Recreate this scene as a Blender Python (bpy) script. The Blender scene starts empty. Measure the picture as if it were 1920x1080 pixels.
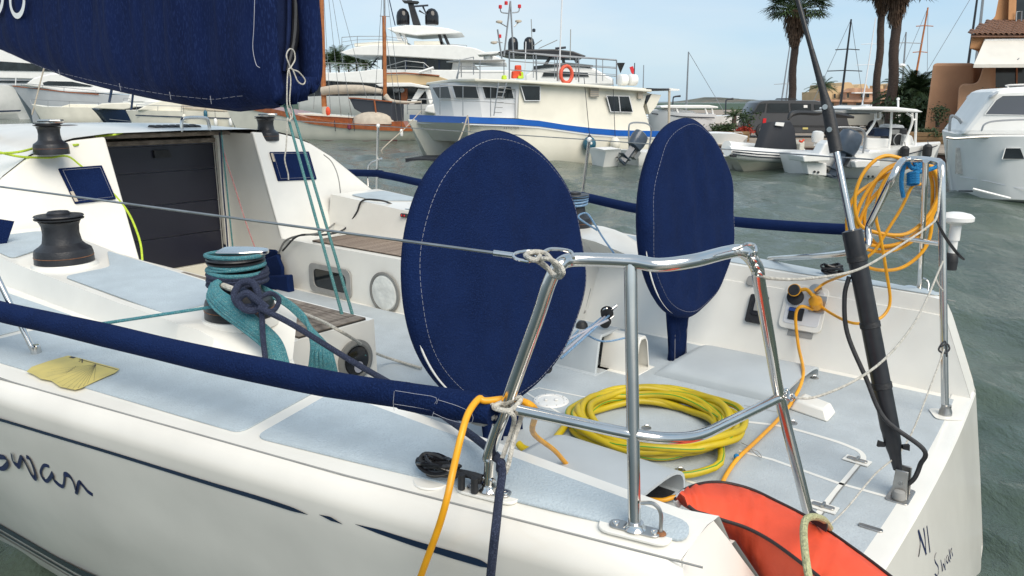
import bpy, math, random
import numpy as np
from mathutils import Vector, Matrix
random.seed(7)
rnd = random.Random(11)
scene = bpy.context.scene
col = scene.collection
R = math.radians

# ------------------------------------------------------------------ camera
H = 2.15                      # eye height over the water
F = 1450.0                    # focal length in photo pixels (1920 wide)
PITCH = math.atan(350 / F)
cam_d = bpy.data.cameras.new('camera')
cam = bpy.data.objects.new('camera', cam_d)
col.objects.link(cam)
cam.location = (0, 0, H)
cam.rotation_euler = (math.pi / 2 - PITCH, 0, 0)
cam_d.sensor_width = 36.0
cam_d.lens = 36.0 * F / 1920.0
cam_d.clip_start = 0.05
cam_d.clip_end = 6000
scene.camera = cam

# ------------------------------------------------------------------ sky and sun
SUN_EL, SUN_AZ = R(46), R(152)      # azimuth clockwise from +Y
world = bpy.data.worlds.new('World')
scene.world = world
world.use_nodes = True
wn, wl = world.node_tree.nodes, world.node_tree.links
wn.clear()
wo = wn.new('ShaderNodeOutputWorld')
bg = wn.new('ShaderNodeBackground')
sky = wn.new('ShaderNodeTexSky')
sky.sky_type = 'NISHITA'
sky.sun_disc = False
sky.sun_elevation = SUN_EL
sky.sun_rotation = SUN_AZ
sky.air_density = 1.0
sky.dust_density = 0.8
sky.ozone_density = 1.6
tc = wn.new('ShaderNodeTexCoord')
mp = wn.new('ShaderNodeMapping')
mp.inputs['Scale'].default_value = (1.0, 1.0, 3.2)
mp.inputs['Rotation'].default_value = (0.1, 0.25, 0.4)
nz = wn.new('ShaderNodeTexNoise')
nz.inputs['Scale'].default_value = 2.3
nz.inputs['Detail'].default_value = 5
nz.inputs['Roughness'].default_value = 0.5
nz.inputs['Distortion'].default_value = 0.25
rmp = wn.new('ShaderNodeValToRGB')
rmp.color_ramp.elements[0].position = 0.36
rmp.color_ramp.elements[0].color = (0.0, 0.0, 0.0, 1)
rmp.color_ramp.elements[1].position = 0.68
rmp.color_ramp.elements[1].color = (0.8, 0.8, 0.8, 1)
mix = wn.new('ShaderNodeMixRGB')
mix.inputs['Color1'].default_value = (3.5, 5.0, 6.4, 1)
mix.inputs['Color2'].default_value = (6.0, 6.2, 6.3, 1)
mix2 = wn.new('ShaderNodeMixRGB')
mix2.inputs['Fac'].default_value = 0.72
wl.new(tc.outputs['Generated'], mp.inputs['Vector'])
wl.new(mp.outputs['Vector'], nz.inputs['Vector'])
wl.new(nz.outputs['Fac'], rmp.inputs['Fac'])
wl.new(rmp.outputs['Color'], mix.inputs['Fac'])
wl.new(sky.outputs['Color'], mix2.inputs['Color1'])
wl.new(mix.outputs['Color'], mix2.inputs['Color2'])
wl.new(mix2.outputs['Color'], bg.inputs['Color'])
bg.inputs['Strength'].default_value = 0.115
wl.new(bg.outputs['Background'], wo.inputs['Surface'])

sun_d = bpy.data.lights.new('sun', 'SUN')
sun = bpy.data.objects.new('sun', sun_d)
col.objects.link(sun)
sun_d.energy = 2.9
sun_d.angle = R(50)
sun_d.color = (1.0, 0.90, 0.76)
sd = Vector((math.sin(SUN_AZ) * math.cos(SUN_EL), math.cos(SUN_AZ) * math.cos(SUN_EL), math.sin(SUN_EL)))
sun.rotation_euler = sd.to_track_quat('Z', 'Y').to_euler()
scene.view_settings.view_transform = 'Standard'
scene.view_settings.look = 'None'
scene.view_settings.exposure = 0.34
scene.view_settings.gamma = 1.0
scene.view_settings.use_curve_mapping = False

# ------------------------------------------------------------------ materials
def mat(name, color, rough=0.5, metal=0.0, var=0.0, vscale=6.0, bump=0.0, bscale=60.0, spec=None,
        color2=None, speck=None, sscale=200.0, coat=0.0, trans=0.0, stretch=None, sheen=0.0, emit=None):
    m = bpy.data.materials.new(name)
    m.use_nodes = True
    n, l = m.node_tree.nodes, m.node_tree.links
    b = n['Principled BSDF']
    b.inputs['Base Color'].default_value = (*color, 1)
    b.inputs['Roughness'].default_value = rough
    b.inputs['Metallic'].default_value = metal
    if spec is not None: b.inputs['Specular IOR Level'].default_value = spec
    if coat: b.inputs['Coat Weight'].default_value = coat; b.inputs['Coat Roughness'].default_value = 0.08
    if trans: b.inputs['Transmission Weight'].default_value = trans
    if sheen: b.inputs['Sheen Weight'].default_value = sheen
    if var or bump or color2 or speck:
        t = n.new('ShaderNodeTexCoord')
        src = t.outputs['Object']
        if stretch:
            mpn = n.new('ShaderNodeMapping'); mpn.inputs['Scale'].default_value = stretch
            l.new(src, mpn.inputs['Vector']); src = mpn.outputs['Vector']
    last = None
    if var or color2:
        z = n.new('ShaderNodeTexNoise'); z.inputs['Scale'].default_value = vscale; z.inputs['Detail'].default_value = 6
        l.new(src, z.inputs['Vector'])
        r = n.new('ShaderNodeValToRGB')
        c2 = color2 or tuple(max(0, c * (1 - var)) for c in color)
        c1 = color if color2 else tuple(min(1, c * (1 + var * 0.5)) for c in color)
        r.color_ramp.elements[0].position = 0.32; r.color_ramp.elements[0].color = (*c2, 1)
        r.color_ramp.elements[1].position = 0.68; r.color_ramp.elements[1].color = (*c1, 1)
        l.new(z.outputs['Fac'], r.inputs['Fac']); last = r.outputs['Color']
    if speck:
        v = n.new('ShaderNodeTexNoise'); v.inputs['Scale'].default_value = sscale; v.inputs['Detail'].default_value = 1
        l.new(src, v.inputs['Vector'])
        r = n.new('ShaderNodeValToRGB')
        r.color_ramp.elements[0].position = 0.55; r.color_ramp.elements[0].color = (0, 0, 0, 1)
        r.color_ramp.elements[1].position = 0.62; r.color_ramp.elements[1].color = (1, 1, 1, 1)
        l.new(v.outputs['Fac'], r.inputs['Fac'])
        x = n.new('ShaderNodeMixRGB'); x.inputs['Color2'].default_value = (*speck, 1)
        l.new(r.outputs['Color'], x.inputs['Fac'])
        if last: l.new(last, x.inputs['Color1'])
        else: x.inputs['Color1'].default_value = (*color, 1)
        last = x.outputs['Color']
    if last: l.new(last, b.inputs['Base Color'])
    if bump:
        z = n.new('ShaderNodeTexNoise'); z.inputs['Scale'].default_value = bscale; z.inputs['Detail'].default_value = 4
        l.new(src, z.inputs['Vector'])
        u = n.new('ShaderNodeBump'); u.inputs['Strength'].default_value = bump; u.inputs['Distance'].default_value = 0.01
        l.new(z.outputs['Fac'], u.inputs['Height']); l.new(u.outputs['Normal'], b.inputs['Normal'])
    if emit:
        b.inputs['Emission Color'].default_value = (*emit, 1); b.inputs['Emission Strength'].default_value = 1.0
    return m

M = {}
M['gel'] = mat('gelcoat', (0.80, 0.785, 0.73), 0.28, var=0.07, vscale=3.0, coat=0.15)
M['hull'] = mat('hull_gelcoat', (0.72, 0.695, 0.64), 0.22, var=0.10, vscale=2.2, coat=0.3)
M['nonskid'] = mat('nonskid_paint', (0.435, 0.505, 0.55), 0.75, var=0.10, vscale=9, bump=0.4, bscale=170, speck=(.40, .465, .51), sscale=150)
M['floorgrey'] = mat('cockpit_sole_paint', (0.44, 0.485, 0.51), 0.65, var=0.12, vscale=6, bump=0.35, bscale=170, speck=(.405, .445, .47), sscale=150)
M['moulded'] = mat('moulded_grey_gelcoat', (0.47, 0.51, 0.53), 0.45, var=0.08, vscale=4)
M['canvas'] = mat('navy_canvas', (0.0050, 0.0155, 0.066), 0.95, var=0.2, vscale=7, bump=0.7, bscale=150, spec=0.12, speck=(.008, .021, .080), sscale=190)
M['canvas_boom'] = mat('navy_sail_canvas', (0.0045, 0.013, 0.060), 0.92, var=0.3, vscale=5, bump=0.9, bscale=16, spec=0.15, speck=(.010, .022, .082), sscale=120, stretch=(1, 1, 0.25))
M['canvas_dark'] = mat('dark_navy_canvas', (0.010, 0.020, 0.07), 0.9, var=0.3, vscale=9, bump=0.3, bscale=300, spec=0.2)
M['thread'] = mat('white_thread', (0.38, 0.39, 0.45), 0.8)
M['steel'] = mat('stainless_steel', (0.70, 0.68, 0.65), 0.13, 1.0, var=0.12, vscale=9)
M['steel_dull'] = mat('dull_stainless', (0.45, 0.44, 0.42), 0.35, 1.0, var=0.2, vscale=14)
M['rust'] = mat('rust_stain', (0.24, 0.10, 0.04), 0.8, var=0.4, vscale=60)
M['black'] = mat('black_rubber', (0.020, 0.021, 0.024), 0.55, var=0.4, vscale=20, bump=0.2, bscale=120)
M['anod'] = mat('black_anodised', (0.020, 0.021, 0.025), 0.38, var=0.3, vscale=14, bump=0.15, bscale=90)
M['blackgloss'] = mat('black_gloss', (0.012, 0.012, 0.014), 0.12)
M['acrylic'] = mat('dark_acrylic', (0.020, 0.021, 0.034), 0.32, var=0.15, vscale=3)
M['carbon'] = mat('dark_grey_tube', (0.020, 0.021, 0.025), 0.35, var=0.3, vscale=20)
M['teak'] = mat('weathered_teak', (0.30, 0.235, 0.185), 0.75, color2=(0.17, 0.125, 0.095), vscale=20, bump=0.4, bscale=50, stretch=(1.0, 1.0, 1.0))
M['teak_grey'] = mat('grey_teak', (0.28, 0.24, 0.20), 0.8, color2=(0.13, 0.105, 0.085), vscale=18, bump=0.4, bscale=60)
M['caulk'] = mat('caulking', (0.03, 0.028, 0.026), 0.8)
M['teal'] = mat('teal_braid', (0.035, 0.23, 0.28), 0.8, color2=(0.025, 0.15, 0.19), vscale=90, speck=(0.22, 0.38, 0.38), sscale=420, bump=0.8, bscale=260)
M['teal2'] = mat('green_teal_braid', (0.045, 0.17, 0.17), 0.8, speck=(0.16, 0.27, 0.26), sscale=190, bump=0.6, bscale=240)
M['navyrope'] = mat('navy_braid', (0.018, 0.026, 0.060), 0.85, speck=(0.05, 0.065, 0.12), sscale=260, bump=0.9, bscale=300)
M['whiterope'] = mat('white_braid', (0.60, 0.575, 0.51), 0.85, var=0.3, vscale=80, bump=0.9, bscale=240)
M['creamrope'] = mat('cream_rope', (0.50, 0.50, 0.28), 0.85, var=0.3, vscale=90, bump=1.0, bscale=170)
M['bluerope'] = mat('blue_rope', (0.008, 0.20, 0.47), 0.75, var=0.3, vscale=90, bump=0.8, bscale=200)
M['lightblue'] = mat('light_blue_rope', (0.10, 0.22, 0.38), 0.8, speck=(0.4, 0.5, 0.6), sscale=300)
M['lime'] = mat('lime_rope', (0.50, 0.66, 0.05), 0.7, var=0.2, vscale=80, bump=0.5, bscale=250)
M['redrope'] = mat('red_flecked_rope', (0.46, 0.14, 0.13), 0.8, speck=(0.6, 0.5, 0.48), sscale=300)
M['hose'] = mat('yellow_hose', (0.56, 0.42, 0.006), 0.45, color2=(0.40, 0.30, 0.01), vscale=7)
M['green'] = mat('hose_green_stripe', (0.05, 0.28, 0.02), 0.45)
M['cable'] = mat('orange_cable', (0.82, 0.38, 0.012), 0.38, color2=(0.66, 0.29, 0.010), vscale=16)
M['orange'] = mat('orange_fabric', (0.78, 0.085, 0.030), 0.62, var=0.22, vscale=5, bump=0.7, bscale=9)
M['white'] = mat('white_paint', (0.80, 0.80, 0.78), 0.32, var=0.05, vscale=2)
M['cream'] = mat('cream_paint', (0.75, 0.72, 0.62), 0.4, var=0.08, vscale=1.2)
M['lwhite'] = mat('lilac_white_paint', (0.70, 0.71, 0.73), 0.4, var=0.06, vscale=1.0)
M['greyhull'] = mat('pale_grey_paint', (0.50, 0.52, 0.54), 0.4, var=0.06, vscale=1.0)
M['bluestripe'] = mat('blue_paint', (0.006, 0.10, 0.42), 0.35, var=0.1, vscale=2)
M['navypaint'] = mat('navy_paint', (0.008, 0.022, 0.060), 0.25, var=0.15, vscale=6)
M['glass'] = mat('dark_window', (0.018, 0.024, 0.028), 0.07, var=0.5, vscale=1.2)
M['antifoul'] = mat('antifouling', (0.02, 0.022, 0.03), 0.8, var=0.3, vscale=4)
M['wood'] = mat('varnished_wood', (0.34, 0.095, 0.022), 0.3, color2=(0.22, 0.06, 0.016), vscale=5, coat=0.2)
M['mastwood'] = mat('varnished_spar', (0.46, 0.16, 0.045), 0.4, color2=(0.30, 0.10, 0.03), vscale=4)
M['tan'] = mat('beige_canvas', (0.50, 0.44, 0.36), 0.85, var=0.15, vscale=4, bump=0.4, bscale=12)
M['alu'] = mat('dull_aluminium', (0.36, 0.37, 0.38), 0.45, 0.8, var=0.1, vscale=3)
M['engine'] = mat('outboard_grey', (0.055, 0.075, 0.105), 0.3, var=0.2, vscale=6, coat=0.2)
M['fender_blue'] = mat('blue_fender', (0.02, 0.11, 0.17), 0.45, var=0.2, vscale=8)
M['red'] = mat('red_cloth', (0.55, 0.02, 0.03), 0.7)
M['yellowsticker'] = mat('yellow_sticker', (0.62, 0.52, 0.17), 0.5, color2=(0.50, 0.43, 0.16), vscale=12)
M['ink'] = mat('dark_ink', (0.02, 0.025, 0.04), 0.5)
M['inknavy'] = mat('navy_lettering', (0.010, 0.018, 0.07), 0.4)
M['blackpipe'] = mat('black_piping', (0.02, 0.012, 0.012), 0.6)
M['grey'] = mat('grey_plastic', (0.30, 0.30, 0.29), 0.5, var=0.1, vscale=20)
M['ringgrey'] = mat('grey_ring_plastic', (0.20, 0.20, 0.19), 0.45, var=0.1, vscale=20)
M['bagwhite'] = mat('translucent_white_cloth', (0.76, 0.77, 0.73), 0.7, var=0.18, vscale=9, bump=1.0, bscale=14)
M['lcd'] = mat('lcd_blue', (0.02, 0.06, 0.25), 0.2)

# ------------------------------------------------------------------ geometry helpers
def catmull(pts, n=6, closed=False):
    pts = [Vector(p) for p in pts]
    if len(pts) < 3: return pts
    out = []
    N = len(pts)
    rng = range(N) if closed else range(N - 1)
    for i in rng:
        if closed:
            p0, p1, p2, p3 = pts[(i - 1) % N], pts[i], pts[(i + 1) % N], pts[(i + 2) % N]
        else:
            p0 = pts[i - 1] if i > 0 else pts[0] * 2 - pts[1]
            p1, p2 = pts[i], pts[i + 1]
            p3 = pts[i + 2] if i + 2 < N else pts[-1] * 2 - pts[-2]
        for k in range(n):
            t = k / n
            out.append(0.5 * ((2 * p1) + (p2 - p0) * t + (2 * p0 - 5 * p1 + 4 * p2 - p3) * t * t + (3 * p1 - p0 - 3 * p2 + p3) * t ** 3))
    if not closed: out.append(pts[-1])
    return out

def worg(o):
    v = Vector((0, 0, 0))
    while o is not None:
        v += Vector(o.location); o = o.parent
    return v

class MB:
    def __init__(s, T=None):
        s.v = []; s.f = []; s.T = T
    def _add(s, vs, fs):
        n = len(s.v)
        if s.T is not None: vs = [s.T(Vector(p)) for p in vs]
        s.v += [tuple(p) for p in vs]
        s.f += [tuple(i + n for i in f) for f in fs]
        return s
    def box(s, a, b):
        x0, y0, z0 = a; x1, y1, z1 = b
        return s._add([(x0, y0, z0), (x1, y0, z0), (x1, y1, z0), (x0, y1, z0), (x0, y0, z1), (x1, y0, z1), (x1, y1, z1), (x0, y1, z1)],
                      [(0, 3, 2, 1), (4, 5, 6, 7), (0, 1, 5, 4), (1, 2, 6, 5), (2, 3, 7, 6), (3, 0, 4, 7)])
    def tube(s, pts, r, seg=8, closed=False, cap=True, smooth=0, flat=1.0):
        pts = catmull(pts, smooth, closed) if smooth else [Vector(p) for p in pts]
        n = len(pts)
        rr = r if isinstance(r, (list, tuple)) else [r] * n
        if len(rr) != n:
            rr = [rr[0] + (rr[-1] - rr[0]) * i / (n - 1) for i in range(n)] if len(rr) == 2 else \
                 [float(np.interp(i / (n - 1), np.linspace(0, 1, len(rr)), rr)) for i in range(n)]
        vs = []; fs = []
        up = None
        for i in range(n):
            if closed: d = pts[(i + 1) % n] - pts[i - 1]
            else: d = pts[min(i + 1, n - 1)] - pts[max(i - 1, 0)]
            if d.length < 1e-9: d = Vector((0, 0, 1))
            d.normalize()
            if up is None:
                up = Vector((0, 0, 1)) if abs(d.z) < 0.9 else Vector((1, 0, 0))
            up = (up - d * up.dot(d))
            if up.length < 1e-6: up = Vector((1, 0, 0)) if abs(d.x) < .9 else Vector((0, 1, 0)); up = up - d * up.dot(d)
            up.normalize()
            sd_ = d.cross(up)
            for k in range(seg):
                a = 2 * math.pi * k / seg
                vs.append(pts[i] + (sd_ * math.cos(a) + up * math.sin(a) * flat) * rr[i])
        m = n if closed else n - 1
        for i in range(m):
            j = (i + 1) % n
            for k in range(seg):
                k2 = (k + 1) % seg
                fs.append((i * seg + k, i * seg + k2, j * seg + k2, j * seg + k))
        if cap and not closed:
            fs.append(tuple(reversed(range(seg)))); fs.append(tuple((n - 1) * seg + k for k in range(seg)))
        return s._add(vs, fs)
    def lathe(s, prof, c=(0, 0, 0), axis=(0, 0, 1), seg=24):
        axis = Vector(axis).normalized(); c = Vector(c)
        a = Vector((1, 0, 0)) if abs(axis.x) < 0.8 else Vector((0, 1, 0))
        a = (a - axis * a.dot(axis)).normalized(); b = axis.cross(a)
        vs = []; fs = []
        for r, h in prof:
            for k in range(seg):
                t = 2 * math.pi * k / seg
                vs.append(c + axis * h + (a * math.cos(t) + b * math.sin(t)) * r)
        for i in range(len(prof) - 1):
            for k in range(seg):
                k2 = (k + 1) % seg
                fs.append((i * seg + k, i * seg + k2, (i + 1) * seg + k2, (i + 1) * seg + k))
        if prof[0][0] > 1e-5: fs.append(tuple(reversed(range(seg))))
        if prof[-1][0] > 1e-5: fs.append(tuple((len(prof) - 1) * seg + k for k in range(seg)))
        return s._add(vs, fs)
    def prism(s, poly, ext):
        poly = [Vector(p) for p in poly]; ext = Vector(ext); n = len(poly)
        vs = poly + [p + ext for p in poly]
        fs = [tuple(reversed(range(n))), tuple(range(n, 2 * n))] + [(i, (i + 1) % n, n + (i + 1) % n, n + i) for i in range(n)]
        return s._add(vs, fs)
    def loft(s, rings, closed=False, caps=False):
        n = len(rings[0]); vs = [p for r in rings for p in r]; fs = []
        for i in range(len(rings) - 1):
            for k in range(n if closed else n - 1):
                k2 = (k + 1) % n
                fs.append((i * n + k, i * n + k2, (i + 1) * n + k2, (i + 1) * n + k))
        if caps: fs.append(tuple(reversed(range(n)))); fs.append(tuple((len(rings) - 1) * n + k for k in range(n)))
        return s._add(vs, fs)
    def ngon(s, pts):
        return s._add(pts, [tuple(range(len(pts)))])
    def ribbon(s, pts, nrm, w, smooth=0, taper=False):
        pts = catmull(pts, smooth) if smooth else [Vector(p) for p in pts]
        nrm = Vector(nrm).normalized(); vs = []; n = len(pts)
        for i in range(n):
            d = (pts[min(i + 1, n - 1)] - pts[max(i - 1, 0)]).normalized()
            sd_ = nrm.cross(d).normalized()
            ww = w[i] if isinstance(w, list) else w
            if isinstance(w, tuple): ww = float(np.interp(i / (n - 1), np.linspace(0, 1, len(w)), w))
            vs += [pts[i] + sd_ * ww / 2, pts[i] - sd_ * ww / 2]
        return s._add(vs, [(2 * i, 2 * i + 1, 2 * i + 3, 2 * i + 2) for i in range(n - 1)])
    def sphere(s, c, r, seg=16, rings=10, sq=(1, 1, 1)):
        c = Vector(c); vs = [c + Vector((0, 0, r * sq[2]))]
        for i in range(1, rings):
            a = math.pi * i / rings
            for k in range(seg):
                t = 2 * math.pi * k / seg
                vs.append(c + Vector((math.sin(a) * math.cos(t) * r * sq[0], math.sin(a) * math.sin(t) * r * sq[1], math.cos(a) * r * sq[2])))
        vs.append(c - Vector((0, 0, r * sq[2])))
        fs = [(0, 1 + k, 1 + (k + 1) % seg) for k in range(seg)]
        for i in range(rings - 2):
            for k in range(seg):
                k2 = (k + 1) % seg
                fs.append((1 + i * seg + k, 1 + (i + 1) * seg + k, 1 + (i + 1) * seg + k2, 1 + i * seg + k2))
        L = len(vs) - 1
        fs += [(L, 1 + (rings - 2) * seg + (k + 1) % seg, 1 + (rings - 2) * seg + k) for k in range(seg)]
        return s._add(vs, fs)
    def build(s, name, m, parent=None, smooth=True, bevel=0, solid=0, ang=35, subd=0, label=None, seg=2):
        V = np.array(s.v, dtype=float)
        lo, hi = V.min(0), V.max(0)
        c = Vector(((lo[0] + hi[0]) / 2, (lo[1] + hi[1]) / 2, lo[2]))
        me = bpy.data.meshes.new(name)
        me.from_pydata([tuple(p) for p in (V - np.array(c))], [], s.f)
        me.materials.append(M[m] if isinstance(m, str) else m)
        if smooth:
            me.polygons.foreach_set('use_smooth', [True] * len(me.polygons))
            me.set_sharp_from_angle(angle=R(ang))
        me.update()
        o = bpy.data.objects.new(name, me); col.objects.link(o)
        o.location = c
        if parent is not None:
            o.parent = parent; o.location = c - worg(parent)
        if solid:
            md = o.modifiers.new('solid', 'SOLIDIFY'); md.thickness = solid; md.offset = 0
        if bevel:
            md = o.modifiers.new('bevel', 'BEVEL'); md.width = bevel; md.segments = seg; md.limit_method = 'ANGLE'; md.angle_limit = R(30)
            md.harden_normals = False
        if subd:
            md = o.modifiers.new('sub', 'SUBSURF'); md.levels = subd; md.render_levels = subd
        if label: o['label'] = label
        return o

def tag(o, label, cat, group=None):
    o['label'] = label; o['category'] = cat
    if group: o['group'] = group
    return o
def thing(name, loc, label, cat, group=None):
    o = bpy.data.objects.new(name, None); col.objects.link(o)
    o.location = loc; o.empty_display_size = 0.2
    return tag(o, label, cat, group)
def structure(o):
    o['kind'] = 'structure'; return o
def dup(root, loc, rotz=0, scale=1.0, label=None, group=None):
    def cp(o, parent):
        c = o.copy(); col.objects.link(c)
        if parent is not None: c.parent = parent
        for ch in list(o.children): cp(ch, c)
        return c
    r = cp(root, None); r.location = loc; r.rotation_euler = (0, 0, rotz); r.scale = (scale,) * 3
    if label: r['label'] = label
    if group: r['group'] = group
    return r

# rays through photo pixels, only used to read real positions off the photograph
cP, sP = math.cos(PITCH), math.sin(PITCH)
def ray(u, v):
    x = (u - 960) / F; y = (540 - v) / F
    return Vector((x, cP + y * sP, y * cP - sP))
CAM = Vector((0, 0, H))
AX = Vector((-math.sin(R(51.5)), math.cos(R(51.5)), 0))   # towards the yacht's bow
BX = Vector((math.cos(R(51.5)), math.sin(R(51.5)), 0))    # towards its starboard side
def W(s, t, z): return AX * s + BX * t + Vector((0, 0, H + z))       # yacht frame, z below eye level
def Zp(u, v, z): r = ray(u, v); return CAM + r * (z / r.z)
def Tp(u, v, t): r = ray(u, v); return CAM + r * (t / r.dot(BX))
def Sp(u, v, s): r = ray(u, v); return CAM + r * (s / r.dot(AX))
def Yp(u, v, y): r = ray(u, v); return CAM + r * (y / r.y)
def Wat(u, v, z=0.0): r = ray(u, v); return CAM + r * ((z - H) / r.z)
def st(P): P = P - CAM; return P.dot(AX), P.dot(BX), P.z
# ------------------------------------------------------------------ water
def build_water():
    # radial sheet, fine near the camera, real wave relief, out to the horizon
    nr, na = 520, 620
    rr = 1.2 * (1200 / 1.2) ** (np.linspace(0, 1, nr) ** 1.0)
    an = np.radians(np.linspace(-62, 62, na))
    RR, AA = np.meshgrid(rr, an, indexing='ij')
    X = RR * np.sin(AA); Y = RR * np.cos(AA) - 0.6
    Zz = np.zeros_like(X)
    rs = np.random.RandomState(4)
    cell = RR * (math.log(1000) / nr)
    for i in range(46):
        lam = 0.16 * (2.6 / 0.16) ** rs.rand()
        th = R(200) + rs.randn() * 0.55
        amp = 0.010 * (lam ** 0.95)
        k = 2 * math.pi / lam
        fade = np.clip(lam / (cell * 2.5) - 1, 0, 1)
        w = np.sin(k * (X * math.cos(th) + Y * math.sin(th)) + rs.rand() * 6.28)
        Zz += amp * fade * (w - 0.25 * w * w)
    vs = np.stack([X, Y, Zz], -1).reshape(-1, 3)
    idx = np.arange(nr * na).reshape(nr, na)
    f = np.stack([idx[:-1, :-1], idx[:-1, 1:], idx[1:, 1:], idx[1:, :-1]], -1).reshape(-1, 4)
    me = bpy.data.meshes.new('water')
    me.vertices.add(len(vs)); me.vertices.foreach_set('co', vs.ravel())
    me.loops.add(f.size); me.loops.foreach_set('vertex_index', f[:, ::-1].ravel())
    me.polygons.add(len(f)); me.polygons.foreach_set('loop_start', np.arange(0, f.size, 4))
    me.polygons.foreach_set('use_smooth', np.ones(len(f), bool))
    me.update(calc_edges=True); me.validate()
    m = bpy.data.materials.new('harbour_water'); m.use_nodes = True
    n, l = m.node_tree.nodes, m.node_tree.links
    b = n['Principled BSDF']
    b.inputs['Roughness'].default_value = 0.09
    b.inputs['IOR'].default_value = 1.33
    t = n.new('ShaderNodeTexCoord')
    z0 = n.new('ShaderNodeTexNoise'); z0.inputs['Scale'].default_value = 0.35; z0.inputs['Detail'].default_value = 5
    l.new(t.outputs['Object'], z0.inputs['Vector'])
    r = n.new('ShaderNodeValToRGB')
    r.color_ramp.elements[0].position = 0.35; r.color_ramp.elements[0].color = (0.055, 0.082, 0.064, 1)
    r.color_ramp.elements[1].position = 0.7; r.color_ramp.elements[1].color = (0.100, 0.128, 0.100, 1)
    l.new(z0.outputs['Fac'], r.inputs['Fac']); l.new(r.outputs['Color'], b.inputs['Base Color'])
    mpn = n.new('ShaderNodeMapping'); mpn.inputs['Rotation'].default_value = (0, 0, R(-20)); mpn.inputs['Scale'].default_value = (1, 0.5, 1)
    l.new(t.outputs['Object'], mpn.inputs['Vector'])
    a1 = n.new('ShaderNodeTexNoise'); a1.inputs['Scale'].default_value = 2.6; a1.inputs['Detail'].default_value = 7; a1.inputs['Roughness'].default_value = 0.62
    l.new(mpn.outputs['Vector'], a1.inputs['Vector'])
    u = n.new('ShaderNodeBump'); u.inputs['Strength'].default_value = 1.0; u.inputs['Distance'].default_value = 0.11
    l.new(a1.outputs['Fac'], u.inputs['Height']); l.new(u.outputs['Normal'], b.inputs['Normal'])
    me.materials.append(m)
    o = bpy.data.objects.new('water', me); col.objects.link(o); structure(o)
    return o
build_water()
sea = MB(); sea.box((-3000, -300, -6), (3000, 5500, -0.35)); sea = structure(sea.build('sea_bed', mat('sea_bed', (0.03, 0.05, 0.045), 0.3), smooth=False))

# ------------------------------------------------------------------ the yacht in the foreground
T0 = 3.05
KS = [0.55, 1.6, 3.15, 4.2, 5.5, 7.0, 9.0, 11.0, 12.6, 13.7, 14.2]
KB = [1.57, 1.82, 2.13, 2.24, 2.28, 2.22, 1.95, 1.42, 0.78, 0.28, 0.03]
def hb(s, side=-1):
    return float(np.interp(s, KS, KB)) - (float(np.interp(s, [0.5, 1.0, 2.2], [0.16, 0.13, 0])) if side > 0 else 0)
def dz(s): return float(np.interp(s, [0.4, 1.6, 5, 14], [-1.015, -1.0, -0.97, -0.72]))
yacht = thing('sailing_yacht', W(5, 3.05, -H), 'white sailing yacht filling the foreground, with pale grey decks and dark blue hull stripes', 'sailing yacht')

def hull_o(s, z, side=-1):
    """half breadth of the topsides at height z (relative to the eye)"""
    top = hb(s, side); zd = dz(s)
    zz = [-2.9, -2.5, -2.15, -1.85, -1.5, zd - 0.13, zd - 0.055, zd - 0.018, zd]
    taper = 1.0 if s < 6 else max(0.25, 1 - (s - 6) * 0.09)
    oo = [0.03, max(0.02, top - 1.2), max(0.015, (top - 0.31) * taper), max(0.012, (top - 0.165) * (taper * .4 + .6)), max(0.01, top - 0.045), top + 0.045, top + 0.05, top + 0.028, top]
    return float(np.interp(z, zz, oo))
def hull_hit(u, v):
    r = ray(u, v); best = None
    k = 0.8
    prev = None
    while k < 9:
        P = r * k; s, t, z = P.dot(AX), P.dot(BX), P.z
        g = t - (T0 - hull_o(s, z))
        if g >= 0: break
        k += 0.004
    return CAM + r * (k - 0.006)
def transom_s(z, o=0.0): return float(np.interp(z, [-2.3, -1.44, -1.0], [0.25, 0.425, 0.62])) + 0.05 * (o / 1.5) ** 2

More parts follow.
